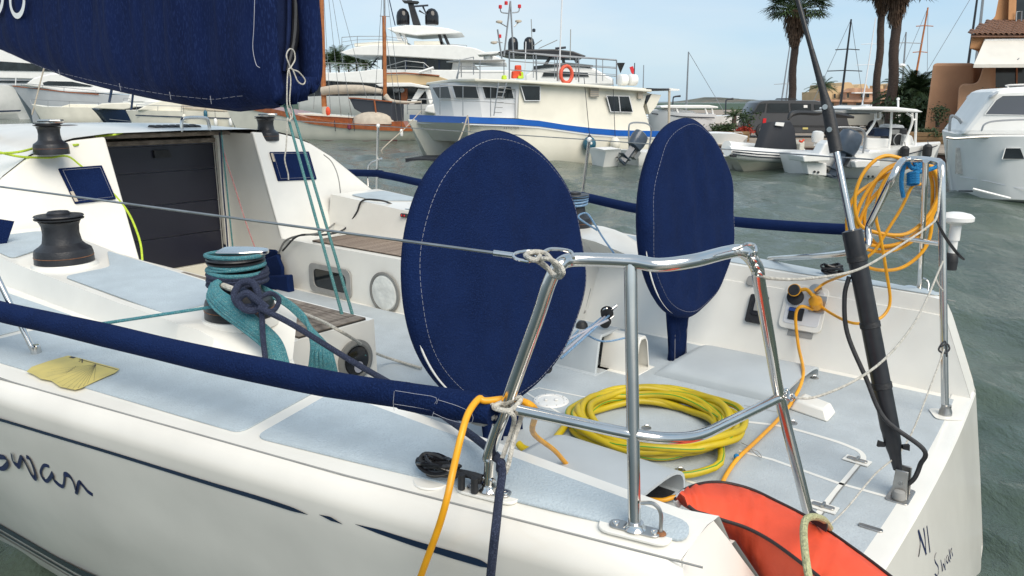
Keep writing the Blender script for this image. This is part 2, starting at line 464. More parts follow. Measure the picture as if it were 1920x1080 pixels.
def section(s, side, floor_o, bench_z, bo, c_in, c_out, cz, zf=-1.44):
    """one half of the deck section, from the centre out to the deck edge"""
    d = dz(s); h = hb(s, side) if s > .62 else hb(.62, side)
    if side > 0:
        e_ = float(np.interp(s, [0.5, 1.0, 2.2], [0.10, 0.07, 0])); bo = (bo[0] - e_, bo[1] - e_) if s < 2.3 else bo; c_in -= e_ * (s < 2.3); c_out -= e_ * (s < 2.3)
    pts = [(0, zf), (floor_o, zf), (bo[0], bench_z), (bo[1], bench_z), (c_in, cz), (c_out, cz), (c_out + 0.03, d + 0.03), (h + 0.002, d)]
    return [W(transom_s(z, o) + .002 if s < .62 else s, T0 + side * o, z) for o, z in pts]
def deck_stations():
    L = []
    A0 = dict(floor_o=1.20, bench_z=-1.06, bo=(1.385, 1.40), c_in=1.43, c_out=1.46, cz=None)
    def A(s, **k):
        q = dict(A0); q.update(k)
        if q['cz'] is None: q['cz'] = dz(s) + 0.028
        L.append((s, q))
    A(0.61, floor_o=1.18, bo=(1.36, 1.38), c_in=1.40, c_out=1.43); A(0.75); A(1.0); A(1.6); A(2.2); A(2.30)
    A(2.48, c_in=1.32, c_out=1.50, cz=-0.985); A(2.66, c_in=1.16, c_out=1.54, cz=-0.885, bench_z=-1.06); A(2.75, c_in=1.12, c_out=1.55, cz=-0.865)
    A(2.86, c_in=1.10, c_out=1.57, cz=-0.855, floor_o=1.02, bo=(1.03, 1.05))
    A(2.865, c_in=1.10, c_out=1.57, cz=-0.855, floor_o=0.55, bo=(0.56, 1.04))
    A(3.4, c_in=1.10, c_out=1.57, cz=-0.85, floor_o=0.55, bo=(0.56, 1.04))
    A(4.4, c_in=1.10, c_out=1.58, cz=-0.82, floor_o=0.55, bo=(0.56, 1.04))
    A(5.25, c_in=1.10, c_out=1.62, cz=-0.76, floor_o=0.55, bo=(0.56, 1.04))
    return L
for side, nm in ((-1, 'port'), (1, 'starboard')):
    b = MB(); rings = []
    for s, q in deck_stations():
        q = dict(q)
        bz = q.pop('bench_z'); 
        rings.append(section(s, side, q['floor_o'], bz, q['bo'], q['c_in'], q['c_out'], q['cz']))
    b.loft(rings)
    b.build('deck_moulding', 'gel', yacht, bevel=0.014, seg=3, ang=50)

# foredeck and coach roof (aft bulkhead raked, companionway recessed)
b = MB(); rings = []
roofp = [(0, -0.235), (0.55, -0.24), (0.78, -0.262), (0.92, -0.295), (1.08, -0.36), (1.25, -0.47), (1.42, -0.62), (1.60, -0.78), (1.76, -0.93), (1.80, -0.985)]
def rsec(s, k, lift=0.0):
    out = []
    for side in (-1, 1):
        L = []
        for o, z in roofp:
            zz = dz(s) + (z + 0.985) * k + lift
            L.append((o * (hb(s) / hb(5.4)), zz))
        L.append((hb(s) - 0.005, dz(s)))
        out.append(L)
    return [W(s, T0 - o, z) for o, z in reversed(out[0])] + [W(s, T0 + o, z) for o, z in out[1][1:]]
def rake(s, z): return s
stn = [(5.4, 1.0), (6.5, 1.0), (8.0, 0.92), (9.3, 0.72), (10.4, 0.35), (11.2, 0.06), (12.6, 0.03), (14.15, 0.03)]
for s, k in stn:
    r = rsec(s, k)
    if s == 5.4:
        r = [p + AX * ((st(p)[2] + 0.55) * 0.36) for p in r]
    rings.append(r)
b.loft(rings); b.build('coach_roof', 'gel', yacht, ang=40)
# aft bulkhead, port and starboard of the companionway
def bulk(o, z): return W(5.4 + (z + 0.55) * 0.36, T0 + o, z)
for side, inner in ((-1, 0.58), (1, 0.56)):
    top = [(o, z) for o, z in roofp if o > inner + 0.02]
    poly = [bulk(side * inner, -0.236)] + [bulk(side * (o + .012), z + .010) for o, z in top] + [bulk(side * 1.80, -1.05), bulk(side * inner, -1.46)]
    b = MB(); b.prism([p - AX * .012 for p in poly], AX * 0.045); b.build('cabin_bulkhead', 'gel', yacht, bevel=0.012)
    b = MB(); b.prism([bulk(side * inner, -0.25), W(6.03, T0 + side * inner, -0.25), W(6.03, T0 + side * inner, -1.46), bulk(side * inner, -1.46)], BX * (side * 0.03))
    b.build('companionway_side', 'gel', yacht)
b = MB(); b.prism([W(5.15, T0 - .58, -1.44), W(5.15, T0 + .58, -1.44), W(6.1, T0 + .58, -1.44), W(6.1, T0 - .58, -1.44)], (0, 0, -0.02)); b.build('footwell_sole', 'cream', yacht, smooth=False)
b = MB(); b.prism([W(5.95, T0 - .58, -1.44), W(5.95, T0 + .58, -1.44), W(5.95, T0 + .58, -1.32), W(5.95, T0 - .58, -1.32)], AX * 0.08); b.build('companionway_sill', 'cream', yacht, bevel=0.01)
# washboards
zs = [-1.32, -1.06, -0.80, -0.54, -0.335]
for i in range(4):
    b = MB(); b.prism([W(5.98, T0 - .55, zs[i] + .003), W(5.98, T0 + .50, zs[i] + .003), W(5.98, T0 + .50, zs[i + 1] - .003), W(5.98, T0 - .55, zs[i + 1] - .003)], AX * 0.02)
    b.build('washboard', 'acrylic', yacht, bevel=0.003)
b = MB(); b.prism([W(6.004, T0 - .55, -1.32), W(6.004, T0 + .50, -1.32), W(6.004, T0 + .50, -.33), W(6.004, T0 - .55, -.33)], AX * 0.01); b.build('board_backing', 'thread', yacht, smooth=False)
for (o0, o1) in ((-.58, -.545), (.495, .56)):
    b = MB(); b.prism([W(5.96, T0 + o0, -1.42), W(5.96, T0 + o1, -1.42), W(5.96, T0 + o1, -.25), W(5.96, T0 + o0, -.25)], AX * 0.06); b.build('companionway_frame', 'gel', yacht, bevel=0.006)
b = MB(); b.prism([W(5.945, T0 + .49, -1.40), W(5.945, T0 + .512, -1.40), W(5.945, T0 + .512, -.30), W(5.945, T0 + .49, -.30)], AX * 0.012); b.build('frame_track', 'steel', yacht)
b = MB(); b.prism([W(5.93, T0 - .545, -.325), W(5.93, T0 + .49, -.325), W(5.93, T0 + .49, -.29), W(5.93, T0 - .545, -.29)], AX * 0.07); b.build('hatch_trim', 'teak_grey', yacht, bevel=0.006)
b = MB(); b.prism([W(5.75, T0 - .56, -.262), W(5.75, T0 + .52, -.262), W(7.0, T0 + .52, -.225), W(7.0, T0 - .56, -.225)], (0, 0, 0.03)); b.build('hatch_slide', 'teak_grey', yacht, bevel=0.008)
b = MB(); b.prism([W(5.955, T0 - .02, -.43), W(5.955, T0 + .12, -.43), W(5.955, T0 + .10, -.37), W(5.955, T0 - .02, -.37)], AX * 0.02); b.build('hatch_lock', 'black', yacht)

# hull
b = MB()
ns = 40
for side in (-1, 1):
    rings = []
    sv = [0.5 + (14.2 - 0.5) * (i / ns) ** 1.15 for i in range(ns + 1)]
    for s in sv:
        zd = dz(s)
        zl = [zd, zd - .010, zd - .018, zd - .035, zd - .055, zd - .08, zd - 0.11, zd - .15, zd - .22, -1.3, -1.4, -1.5, -1.6, -1.7, -1.85, -2.0, -2.15, -2.35, -2.6, -2.9]
        ring = []
        for z in zl:
            o = hull_o(s, z, side)
            ss = s
            if s == sv[0]: ss = transom_s(z, o)
            ring.append(W(ss, T0 + side * o, z))
        rings.append(ring)
    b.loft(rings)
hull = b.build('hull', 'hull', yacht, ang=40)
# crease line between hull and deck
for side in (-1, 1):
    b = MB(); b.tube([W(s, T0 + side * hb(s, side), dz(s) + 0.001) for s in np.linspace(0.62, 10, 60)], 0.0028, 5); b.build('deck_seam', 'grey', yacht)
# transom
def tr(o, z): return W(transom_s(z, o), T0 + o, z)
b = MB(); rings = []
for z in [-1.44, -1.455, -1.5, -1.6, -1.75, -1.9, -2.05, -2.2, -2.5]:
    rings.append([tr(o, z) for o in np.linspace(-hull_o(.5, z), hull_o(.5, z, 1), 17)])
b.loft(rings); b.build('transom', 'hull', yacht)
b = MB(); lo_ = np.linspace(-1.42, 1.30, 17); b.loft([[W(transom_s(-1.45, o) + ds_, T0 + o, z_) for o in lo_] for ds_, z_ in ((.004, -1.452), (-.006, -1.442), (.0, -1.433), (.02, -1.4315), (.09, -1.4335))])
b.build('transom_lip', 'gel', yacht)
def lerp(a, b_, t): return a + (b_ - a) * t
# closing faces of the coaming ends at the transom
for side in (-1, 1):
    e_ = .1 if side > 0 else 0; prof = [(1.18, -1.44), (1.36 - e_, -1.06), (1.38 - e_, -1.06), (1.40 - e_, dz(.58) + .028), (1.46 - e_, dz(.58) + .029), (hb(.58, side) - .005, dz(.58))] + [(hull_o(.5, z, side), z) for z in (-1.05, -1.12, -1.25, -1.44)]
    b = MB()
    f = [W(transom_s(z, o), T0 + side * o, z) for o, z in prof]
    g = [W(0.9, T0 + side * o, z) for o, z in prof]
    f = [W(.578 + .09 * (o / 1.5) ** 2, T0 + side * o, z) if z > -1.04 or i == 1 or i == 2 else p for i, ((o, z), p) in enumerate(zip(prof, f))]; 
    wo = ((1.46 - e_, dz(.62) + .029), (1.43 - e_, dz(.62) + .028), (1.385 - e_, -1.05), (1.36 - e_, -1.10), (1.27 - e_ * .5, -1.26), (1.18, -1.44))
    oo_ = ((hb(.62, side) - .003, dz(.62)), (hull_o(.5, -1.045, side), -1.045), (hull_o(.5, -1.08, side), -1.08), (hull_o(.5, -1.12, side), -1.12), (hull_o(.5, -1.27, side), -1.27), (hull_o(.5, -1.45, side), -1.45))
    mk = lambda L: [W(transom_s(z, o) + .001, T0 + side * o, z) for o, z in L]
    wall, outer_ = mk(wo), mk(oo_); mid_ = mk([((a[0] + c[0]) / 2, (a[1] + c[1]) / 2) for a, c in zip(wo, oo_)])
    b.loft([wall, mid_, outer_])
    b.build('coaming_end', 'gel', yacht, ang=60)

# dark blue hull stripes, lettering on the topsides
def off(P): return P + Vector((0.15, -1, 0.1)).normalized() * 0.002
def on_hull(pts, w, name, m='navypaint', sm=6):
    b = MB()
    P = [hull_hit(u, v) for u, v in pts]
    b.ribbon(P, -BX + Vector((0, 0, -.18)), w, smooth=sm)
    return b.build(name, m, yacht, smooth=False)
on_hull([(-60, 771), (0, 787), (100, 817), (200, 847), (300, 878), (400, 909), (480, 933), (545, 954), (577, 965)], (0.014, 0.014, .014, .014, .015, .016, .018, .016, .001), 'hull_stripe')
on_hull([(598, 965), (620, 973), (642, 983)], (.001, .015, .001), 'hull_stripe')
on_hull([(666, 983), (710, 997), (780, 1020), (850, 1041), (900, 1056), (925, 1066)], (.001, .016, .021, .025, .024, .001), 'hull_stripe')
def word(strokes, fn, nrm, name, w, m='inknavy'):
    b = MB()
    for sk in strokes:
        P = [fn(u, v) for u, v in sk]
        b.ribbon(P, nrm, w, smooth=6)
    return b.build(name, m, yacht, smooth=False)
word([[(-30, 845), (-20, 838), (-12, 848), (-2, 856), (8, 858), (14, 868), (6, 877), (-10, 874), (-26, 866)],
      [(21, 850), (24, 864), (34, 874), (37, 866), (40, 858), (47, 868), (58, 889), (66, 896), (64, 882), (56, 862), (49, 856)],
      [(92, 874), (82, 872), (76, 882), (78, 893), (86, 900), (93, 894), (98, 888), (99, 896), (106, 905), (117, 911), (120, 900), (121, 889), (130, 893), (137, 905), (142, 922), (145, 912), (148, 904), (155, 910), (164, 921), (174, 928)]],
     hull_hit, -BX, 'hull_lettering', (.014, .026, .018, .026, .016))
# boot top stripes
def zstripe(z0, z1, name, m):
    b = MB(); rings = []
    for s in np.linspace(1.2, 9, 50):
        rings.append([W(s, T0 - hull_o(s, z) - 0.004, z) for z in (z0, z1)])
    b.loft(rings); b.build(name, m, yacht)
zstripe(-1.925, -1.850, 'boot_stripe', 'navypaint'); zstripe(-1.992, -1.962, 'boot_stripe', 'navypaint'); zstripe(-2.17, -2.035, 'antifouling_band', 'antifoul')
# transom lettering
def tr_hit(u, v):
    r = ray(u, v); k = 1.5
    while k < 6:
        P = r * k; s, z = P.dot(AX), P.z
        if s > 0 and z < -1.44 and s >= transom_s(z, P.dot(BX) - T0): break
        if z < -2.4: break
        k += .004
    return CAM + r * (k - .008)
tn = -AX + Vector((0, 0, -.3))
word([[(1723, 1044), (1726, 1018), (1722, 994)], [(1722, 994), (1737, 1040)], [(1737, 1040), (1735, 1012), (1732, 990)], [(1744, 1036), (1741, 1010), (1738, 986)]], tr_hit, tn, 'transom_lettering', .010)
word([[(1756, 1036), (1753, 1044), (1754, 1054), (1759, 1063), (1760, 1074), (1757, 1080), (1753, 1076)],
      [(1764, 1050), (1766, 1062), (1767.5, 1071), (1769, 1057), (1771, 1063), (1773, 1068), (1772, 1047)],
      [(1778, 1041), (1775, 1045), (1775, 1053), (1777.5, 1056), (1779, 1043), (1780, 1050), (1781.5, 1054)],
      [(1779.5, 1030), (1781, 1040), (1783, 1048), (1782, 1036), (1784.5, 1028), (1785, 1036), (1786.5, 1043)]], tr_hit, tn, 'transom_lettering', .0065)

# ---- non-skid panels
def round_poly(pts, r=0.03, n=4):
    out = []; N = len(pts)
    for i in range(N):
        p0, p1, p2 = Vector(pts[i - 1]), Vector(pts[i]), Vector(pts[(i + 1) % N])
        a = (p0 - p1); b_ = (p2 - p1); ra = min(r, a.length / 2.2); rb = min(r, b_.length / 2.2)
        A_, B_ = p1 + a.normalized() * ra, p1 + b_.normalized() * rb
        for k in range(n + 1):
            t = k / n
            out.append(A_ * (1 - t) ** 2 + p1 * 2 * t * (1 - t) + B_ * t * t)
    return out
def panel(pts, zf, name='deck_panel', m='nonskid', r=0.04, th=0.005):
    """pts in (s, t); zf gives the height of the surface below"""
    P = round_poly([(s, t, 0) for s, t in pts], r)
    b = MB(); b.prism([W(p.x, p.y, zf(p.x, p.y) + 0.001) for p in P], (0, 0, th))
    return b.build(name, m, yacht, smooth=False)
def side_z(s, t):
    o = abs(t - T0); ci = 1.49 if s < 2.3 else 1.60
    return float(np.interp(o, [ci, hb(s)], [dz(s) + 0.028, dz(s)])) + 0.002
for side in (-1, 1):
    q = lambda s, o: (s, T0 + side * (o - (float(np.interp(s, [0.5, 1.0, 2.2], [0.13, 0.10, 0])) if side > 0 else 0)))
    panel([q(2.02, hb(2.02) - .055), q(3.6, hb(3.6) - .06), q(3.6, 1.64), q(2.55, 1.60), q(2.08, 1.485)], side_z)
    panel([q(0.68, hb(.68) - .055), q(1.96, hb(1.96) - .055), q(2.02, 1.485), q(0.70, 1.485)], side_z)
    panel([q(3.66, hb(3.66) - .06), q(5.2, hb(5.2) - .08), q(5.2, 1.70), q(3.66, 1.64)], side_z)
    def cz(s, t): return float(np.interp(s, [2.75, 3.4, 4.4, 5.25], [-0.865, -0.85, -0.82, -0.76])) + 0.002
    panel([q(3.02, 1.53), q(3.98, 1.54), q(4.02, 1.30), q(4.42, 1.13), q(3.35, 1.13), q(3.05, 1.3)], cz, r=.05)
    panel([q(4.55, 1.56), q(5.12, 1.57), q(5.12, 1.20), q(4.80, 1.18)], cz, r=.05)
fz = lambda s, t: -1.438
panel([(transom_s(-1.44, o) + .05, T0 + o) for o in (-1.12, -.8, -.4, 0, .4, .8, 1.12)][::-1] + [(2.8, T0 - 1.16), (2.8, T0 + 1.16)], fz, 'cockpit_sole', 'floorgrey', th=.004)
panel([(2.8, T0 - .53), (5.1, T0 - .50), (5.1, T0 + .50), (2.8, T0 + .53)], fz, 'cockpit_sole', 'floorgrey', th=.004)

def seam(pts, w=0.02, name='sole_seam', z=-1.432, m='gel', sm=0):
    b = MB(); b.ribbon([Zp(u, v, z) for u, v in pts], (0, 0, 1), w, smooth=sm)
    return b.build(name, m, yacht, smooth=False)
seam([(1395, 790), (1470, 800), (1560, 825), (1600, 840), (1614, 848), (1619, 858), (1612, 868), (1560, 930), (1518, 985)], .022, sm=5)
seam([(1385, 845), (1450, 862), (1570, 905), (1660, 930), (1685, 940)], .018)
seam([(1622, 862), (1570, 925), (1528, 985)], .005, m='ringgrey', z=-1.4305)
seam([(985, 735), (1010, 727), (1100, 745), (1180, 758)], .012); seam([(985, 735), (1075, 790), (1180, 830)], .012)
seam([(1100, 745), (1075, 790)], .01); seam([(1210, 875), (1300, 905), (1380, 935)], .016); seam([(1395, 760), (1470, 775)], .006, m='grey')
for (u, v) in ((1607, 864), (1543, 951)):
    P = Zp(u, v, -1.43); d = (Zp(u + 40, v + 12, -1.43) - P).normalized(); e = Vector((-d.y, d.x, 0))
    b = MB(); b.prism([P + d * a + e * c for a, c in ((-.05, -.028), (.05, -.028), (.05, .028), (-.05, .028))], (0, 0, .003)); b.build('hinge_pad', 'gel', yacht, smooth=False)
    b = MB(); b.prism(round_poly([P + Vector((0, 0, .003)) + d * a + e * c for a, c in ((-.04, -.012), (.04, -.012), (.04, .012), (-.04, .012))], .01), (0, 0, .006)); hg = b.build('hinge', 'steel_dull', yacht, bevel=.002)
    b = MB(); b.tube([P + Vector((0, 0, .011)) - e * .016, P + Vector((0, 0, .011)) + e * .016], .006, 8); b.build('hinge_pin', 'steel_dull', hg)
P = Zp(1632, 991, -1.433); d = (Zp(1655, 998, -1.433) - P).normalized(); e = Vector((-d.y, d.x, 0))
b = MB(); b.prism(round_poly([P + d * a + e * c for a, c in ((-.04, -.012), (.04, -.012), (.04, .012), (-.04, .012))], .011), (0, 0, .006)); b.build('deck_plate', 'steel_dull', yacht, bevel=.002)
# inspection hatch
P = Zp(1033, 753, -1.436)
b = MB(); b.lathe([(.001, 0), (.088, 0), (.088, .004), (.083, .010), (.066, .011), (.064, .007), (.001, .007)], P, seg=36); ih = b.build('inspection_hatch', 'white', yacht)
for k in range(10):
    a = k * math.pi / 5; b = MB(); b.lathe([(.0, 0), (.0035, 0), (.003, .0025), (0, .003)], P + Vector((math.cos(a) * .076, math.sin(a) * .076, .009)), seg=8); b.build('screw', 'grey', ih)
for k in (-1, 1):
    b = MB(); b.prism([P + Vector((k * .025 - .008, -.012, .008)), P + Vector((k * .025 + .008, -.012, .008)), P + Vector((k * .025 + .004, .014, .008)), P + Vector((k * .025 - .004, .014, .008))], (0, 0, .008)); b.build('finger_grip', 'white', ih, bevel=.003)
# drain fittings and pad eyes on the sole
for (u, v) in ((1275, 883), (1212, 803), (1393, 798), (1486, 794), (1527, 709), (1355, 762), (1360, 671)):
    P = Zp(u, v, -1.433)
    b = MB(); b.lathe([(.0, 0), (.022, 0), (.022, .003), (.014, .005), (0, .004)], P, seg=20); fo = b.build('pad_eye', 'steel_dull', yacht)
    b = MB(); b.tube([P + Vector((-.011, 0, .002)), P + Vector((-.009, 0, .014)), P + Vector((.009, 0, .014)), P + Vector((.011, 0, .002))], .0025, 6, smooth=3); b.build('eye_loop', 'steel', fo)

# ---- moulded covers on the cockpit sole
def arch(s0, s1, t0, t1, h, name, m='moulded', th=.012, rnd_=.45, z0=-1.436):
    """an open-ended tunnel whose axis runs fore and aft"""
    n = 14; outer = []; inner = []
    for i in range(n + 1):
        a = math.pi * i / n
        ca = abs(math.cos(a)) ** rnd_ * (1 if math.cos(a) > 0 else -1); sa = abs(math.sin(a)) ** rnd_
        outer.append((0.5 * (t0 + t1) - ca * (t1 - t0) / 2, z0 + sa * h))
        inner.append((0.5 * (t0 + t1) - ca * ((t1 - t0) / 2 - th), z0 + sa * (h - th)))
    b = MB()
    ring = lambda s, L, k=1.0: [W(s, t, z0 + (z - z0) * k) for t, z in L]
    b.loft([ring(s1 + .05, outer, .3), ring(s1, outer, .9), ring(s1 - .04, outer), ring(s0, outer), ring(s0, inner), ring(s1 - .02, inner, .9)])
    return b.build(name, m, yacht, ang=50)
arch(1.15, 1.70, 1.95, 2.50, .125, 'moulded_tunnel', rnd_=.6)
b = MB(); b.prism([W(1.17, 1.99, -1.431), W(1.5, 1.99, -1.431), W(1.5, 2.46, -1.431), W(1.17, 2.46, -1.431)], (0, 0, .001)); b.build('tunnel_slot', 'black', yacht, smooth=False)
arch(1.16, 1.80, 3.56, 4.12, .075, 'moulded_tunnel', rnd_=.6)
P = [Zp(u, v, -1.433) for u, v in ((1478, 768), (1552, 793), (1569, 775), (1500, 748))]
c = sum(P, Vector()) / 4
b = MB(); b.loft([P, [p * .72 + c * .28 + Vector((0, 0, .05)) for p in P]], closed=True, caps=True); b.build('foot_chock', 'gel', yacht, bevel=.01)
# wheel pedestals: grey arch box and white box beside the starboard wheel
def boxarch(P0, dl, dw, L_, Wd, Hh, name, m, lean=0.03):
    b = MB(); n = []
    prof = [(-Wd / 2, 0), (-Wd / 2 + lean, Hh * .8), (-Wd / 2 + lean + .03, Hh), (Wd / 2 - lean - .03, Hh), (Wd / 2 - lean, Hh * .8), (Wd / 2, 0)]
    th = .015
    inn = [(-Wd / 2 + th, 0), (-Wd / 2 + lean + th, Hh * .8), (-Wd / 2 + lean + .035, Hh - th), (Wd / 2 - lean - .035, Hh - th), (Wd / 2 - lean - th, Hh * .8), (Wd / 2 - th, 0)]
    f = lambda l, pr: [P0 + dl * l + dw * w + Vector((0, 0, h)) for w, h in pr]
    b.loft([f(0, inn), f(0, prof), f(L_, prof), f(L_, inn)])
    b.prism([P0 + dl * L_ + dw * w + Vector((0, 0, h)) for w, h in inn], dl * -.01)
    b.build(name, m, yacht, bevel=.012, seg=3, ang=50)
    b = MB(); b.prism([P0 - dl * .02 - dw * (Wd / 2 + .03), P0 + dl * (L_ + .02) - dw * (Wd / 2 + .03), P0 + dl * (L_ + .02) + dw * (Wd / 2 + .02), P0 - dl * .02 + dw * (Wd / 2 + .02)], (0, 0, .006)); b.build('box_flange', m, yacht, bevel=.002)
PA = W(*st(Zp(1130, 690, -1.433))[:2], -1.436)
boxarch(PA - AX * .02 + BX * .04, AX, BX, .30, .30, .21, 'steering_box', 'moulded')
PB = W(*st(Zp(1205, 700, -1.433))[:2], -1.436)
boxarch(PB + BX * .03 + AX * .02, AX, BX, .22, .17, .20, 'pedestal_box', 'gel')

# ---- teak planks on the benches
def bench_planks(side, s0, s1, o0, o1, n, mname):
    wdt = (o1 - o0 - .10) / n
    z = -1.058
    for i in range(n):
        a = o0 + .05 + i * wdt
        b = MB(); b.prism([W(s, T0 + side * o, z) for s, o in ((s0 + .07, a + .002), (s1, a + .002), (s1, a + wdt - .002), (s0 + .07, a + wdt - .002))], (0, 0, .010)); b.build('teak_plank', mname, yacht, smooth=False)
    b = MB(); b.prism([W(s, T0 + side * o, z - .003) for s, o in ((s0, o0), (s1, o0), (s1, o1), (s0, o1))], (0, 0, .009)); b.build('plank_caulking', 'caulk', yacht, smooth=False)
    for (a, c, e, g) in ((s0 + .002, s0 + .066, o0, o1), ):
        b = MB(); b.prism([W(s, T0 + side * o, z) for s, o in ((a, e), (c, e), (c, g), (a, g))], (0, 0, .0105)); b.build('teak_border', mname, yacht, smooth=False)
    for (e, g) in ((o0, o0 + .046), (o1 - .046, o1)):
        b = MB(); b.prism([W(s, T0 + side * o, z) for s, o in ((s0 + .07, e), (s1, e), (s1, g), (s0 + .07, g))], (0, 0, .0105)); b.build('teak_border', mname, yacht, smooth=False)
bench_planks(-1, 2.88, 4.6, .60, 1.0, 9, 'teak_grey')
bench_planks(1, 3.2, 4.9, .62, 1.0, 9, 'teak')

# ---- bench end box, its round fitting; starboard bench front porthole and round bag
def disc_on(P, n, prof, name, m, parent=None, seg=32):
    b = MB(); b.lathe(prof, P, n, seg); return b.build(name, m, parent or yacht)
P = Sp(668, 676, 2.85); P = W(2.862, st(P)[1], st(P)[2])
dr = disc_on(P, -AX, [(.001, .001), (.105, .001), (.105, .014), (.085, .022), (.075, .018), (.074, .004), (.001, .004)], 'round_fitting', 'ringgrey')
disc_on(P - AX * .005, -AX, [(.001, 0), (.073, 0), (.071, .016), (.04, .022), (.001, .022)], 'winder_drum', 'blackgloss', dr)
disc_on(P - AX * .028 + Vector((0, 0, -.03)), -AX, [(.001, 0), (.028, 0), (.028, .003), (.001, .003)], 'round_sticker', 'thread', dr)
def frame_rect(u0, v0, u1, v1, tt, n, th, name, mo, mi, rr=.35):
    P = [Tp(u0, v0[0], tt), Tp(u1, v0[1], tt), Tp(u1, v1[1], tt), Tp(u0, v1[0], tt)]
    c = sum(P, Vector()) / 4
    # square the frame up in the wall's own plane
    w_ = ((P[1] - P[0]).length + (P[2] - P[3]).length) / 4; h_ = ((P[3] - P[0]).length + (P[2] - P[1]).length) / 4
    ex = AX * -1; ez = Vector((0, 0, 1))
    def rr_(k, d): return [c + ex * p.x + ez * p.y + n * d for p in round_poly([(-w_ * k[0], h_ * k[1], 0), (w_ * k[0], h_ * k[1], 0), (w_ * k[0], -h_ * k[1], 0), (-w_ * k[0], -h_ * k[1], 0)], rr * h_, 5)]
    b = MB(); b.loft([rr_((1, 1), .0), rr_((1, 1), .012), rr_((.80, .66), .012), rr_((.80, .66), .0)], closed=True)
    o = b.build(name, mo, yacht, ang=50)
    b = MB(); b.ngon(rr_((.81, .68), .003)); b.build('pane', mi, o)
    return o
face_t = T0 + .55
frame_rect(582, (494, 505), 659, (545, 560), face_t - .002, -BX, .01, 'porthole', 'grey', 'glass', .5)
P = Tp(722, 549, face_t - .003)
rg = disc_on(P, -BX, [(.150, .001), (.150, .012), (.133, .016), (.128, .004)], 'round_bag_frame', 'ringgrey', seg=40)
disc_on(P, -BX, [(.129, .006), (.12, .016), (.10, .018), (.06, .02), (.001, .019)], 'bag_cloth', 'bagwhite', rg, 40)
b = MB(); c = Tp(758, 404, T0 + 1.08); b.tube([c + AX * .03, c - AX * .03], .016, 10); o = b.build('fairlead', 'black', yacht)
for k in (-.015, .015):
    b = MB(); b.sphere(c + AX * k - BX * .012, .009, 8, 6); b.build('red_button', 'red', o)

# ---- winches
def winch(P, k, name='winch', top='cap', parent=yacht):
    """k is the scale: base radius .15 k"""
    P = Vector(P); HK = .86
    b = MB(); b.lathe([(.155 * k, -.01), (.155 * k, .0), (.152 * k, .07 * k * HK), (.146 * k, .095 * k * HK), (.118 * k, .118 * k * HK), (.104 * k, .135 * k * HK)], P, seg=40)
    base = b.build(name, 'anod', parent)
    b = MB(); b.lathe([(.104 * k, .133 * k * HK), (.100 * k, .15 * k * HK), (.093 * k, .20 * k * HK), (.096 * k, .25 * k * HK), (.104 * k, .275 * k * HK), (.108 * k, .28 * k * HK)], P, seg=40); b.build('drum', 'anod', base)
    b = MB(); b.lathe([(.100 * k, .285 * k * HK), (.126 * k, .293 * k * HK), (.128 * k, .300 * k * HK), (.105 * k, .304 * k * HK), (.105 * k, .309 * k * HK), (.128 * k, .313 * k * HK), (.124 * k, .320 * k * HK), (.06 * k, .322 * k * HK)], P, seg=40); b.build('self_tailer', 'anod', base)
    b = MB(); b.lathe([(.06 * k, .320 * k * HK), (.060 * k, .335 * k * HK), (.052 * k, .345 * k * HK), (.022 * k, .347 * k * HK), (.016 * k, .340 * k * HK), (.001, .340 * k * HK)], P, seg=24); b.build('winch_cap', 'steel' if top == 'steel' else 'anod', base)
    b = MB(); b.lathe([(.153 * k, .046 * k * HK), (.1555 * k, .048 * k * HK), (.153 * k, .05 * k * HK)], P, seg=40); b.build('base_ring', 'rust', base)
    if top == 'steel':
        q = [P + Vector((0, 0, .335 * k)), P + Vector((.05, .0, .335)) * 1.0]
        b = MB(); b.prism(round_poly([P + Vector((x * k, y * k, (.335 * k * HK))) for x, y in ((-.07, -.07), (.05, -.07), (.15, -.03), (.15, .03), (.05, .07), (-.07, .07))], .03 * k), (0, 0, .022 * k))
        b.build('feeder_arm', 'steel', base, bevel=.006)
    return base
PW1 = Zp(122, 492, -.812); winch(PW1, .90)
PW2 = Zp(451, 592, -.858); winch(PW2, .90, top='steel')
PW3 = Zp(97, 286, -.315); winch(PW3, .66, top='steel')
PW4 = Zp(500, 261, -.30); winch(PW4, .66, top='steel')
PW5 = W(4.26, T0 + 1.45, -.82); winch(PW5, .84, top='steel')
PW6 = W(3.02, T0 + 1.44, -.86); winch(PW6, .84)
for Pw in (PW1, PW2, PW5, PW6):
    b = MB(); b.lathe([(.158, -.03), (.156, -.01), (.150, .004), (.10, .005)], Pw, seg=40); b.build('winch_plinth', 'gel', yacht)

# ---- stern rails
def rail(pts, r, name, m='steel', sm=6, parent=yacht, seg=14):
    b = MB(); b.tube(pts, r, seg, smooth=sm); return b.build(name, m, parent)
def on_line(u, v, P, Q):
    """point on the vertical plane through P, Q seen at (u, v)"""
    n = (Q - P).cross(Vector((0, 0, 1))); r = ray(u, v); return CAM + r * ((P - CAM).dot(n) / r.dot(n))
pb1 = W(1.19, 1.40, -.975); pb2 = Zp(1190, 1000, -1.0); 
top1 = Zp(1045, 505, -.375); top2 = Zp(1182, 490, -.36)
pl = lambda u, v: on_line(u, v, top1, top2)
c1 = Zp(1235, 497, -.365); c2 = Zp(1300, 489, -.36); c3 = Zp(1360, 474, -.355); c4 = Zp(1393, 472, -.355)
leg_b = W(.60, 2.34, -1.43)
mid_leg = Zp(1462, 745, -.86)
def lerp(a, b_, t): return a + (b_ - a) * t
c5 = Zp(1418, 500, -.40)
rr_ = .0165
hoop = [pb1, W(1.19, 1.41, -.86)] 
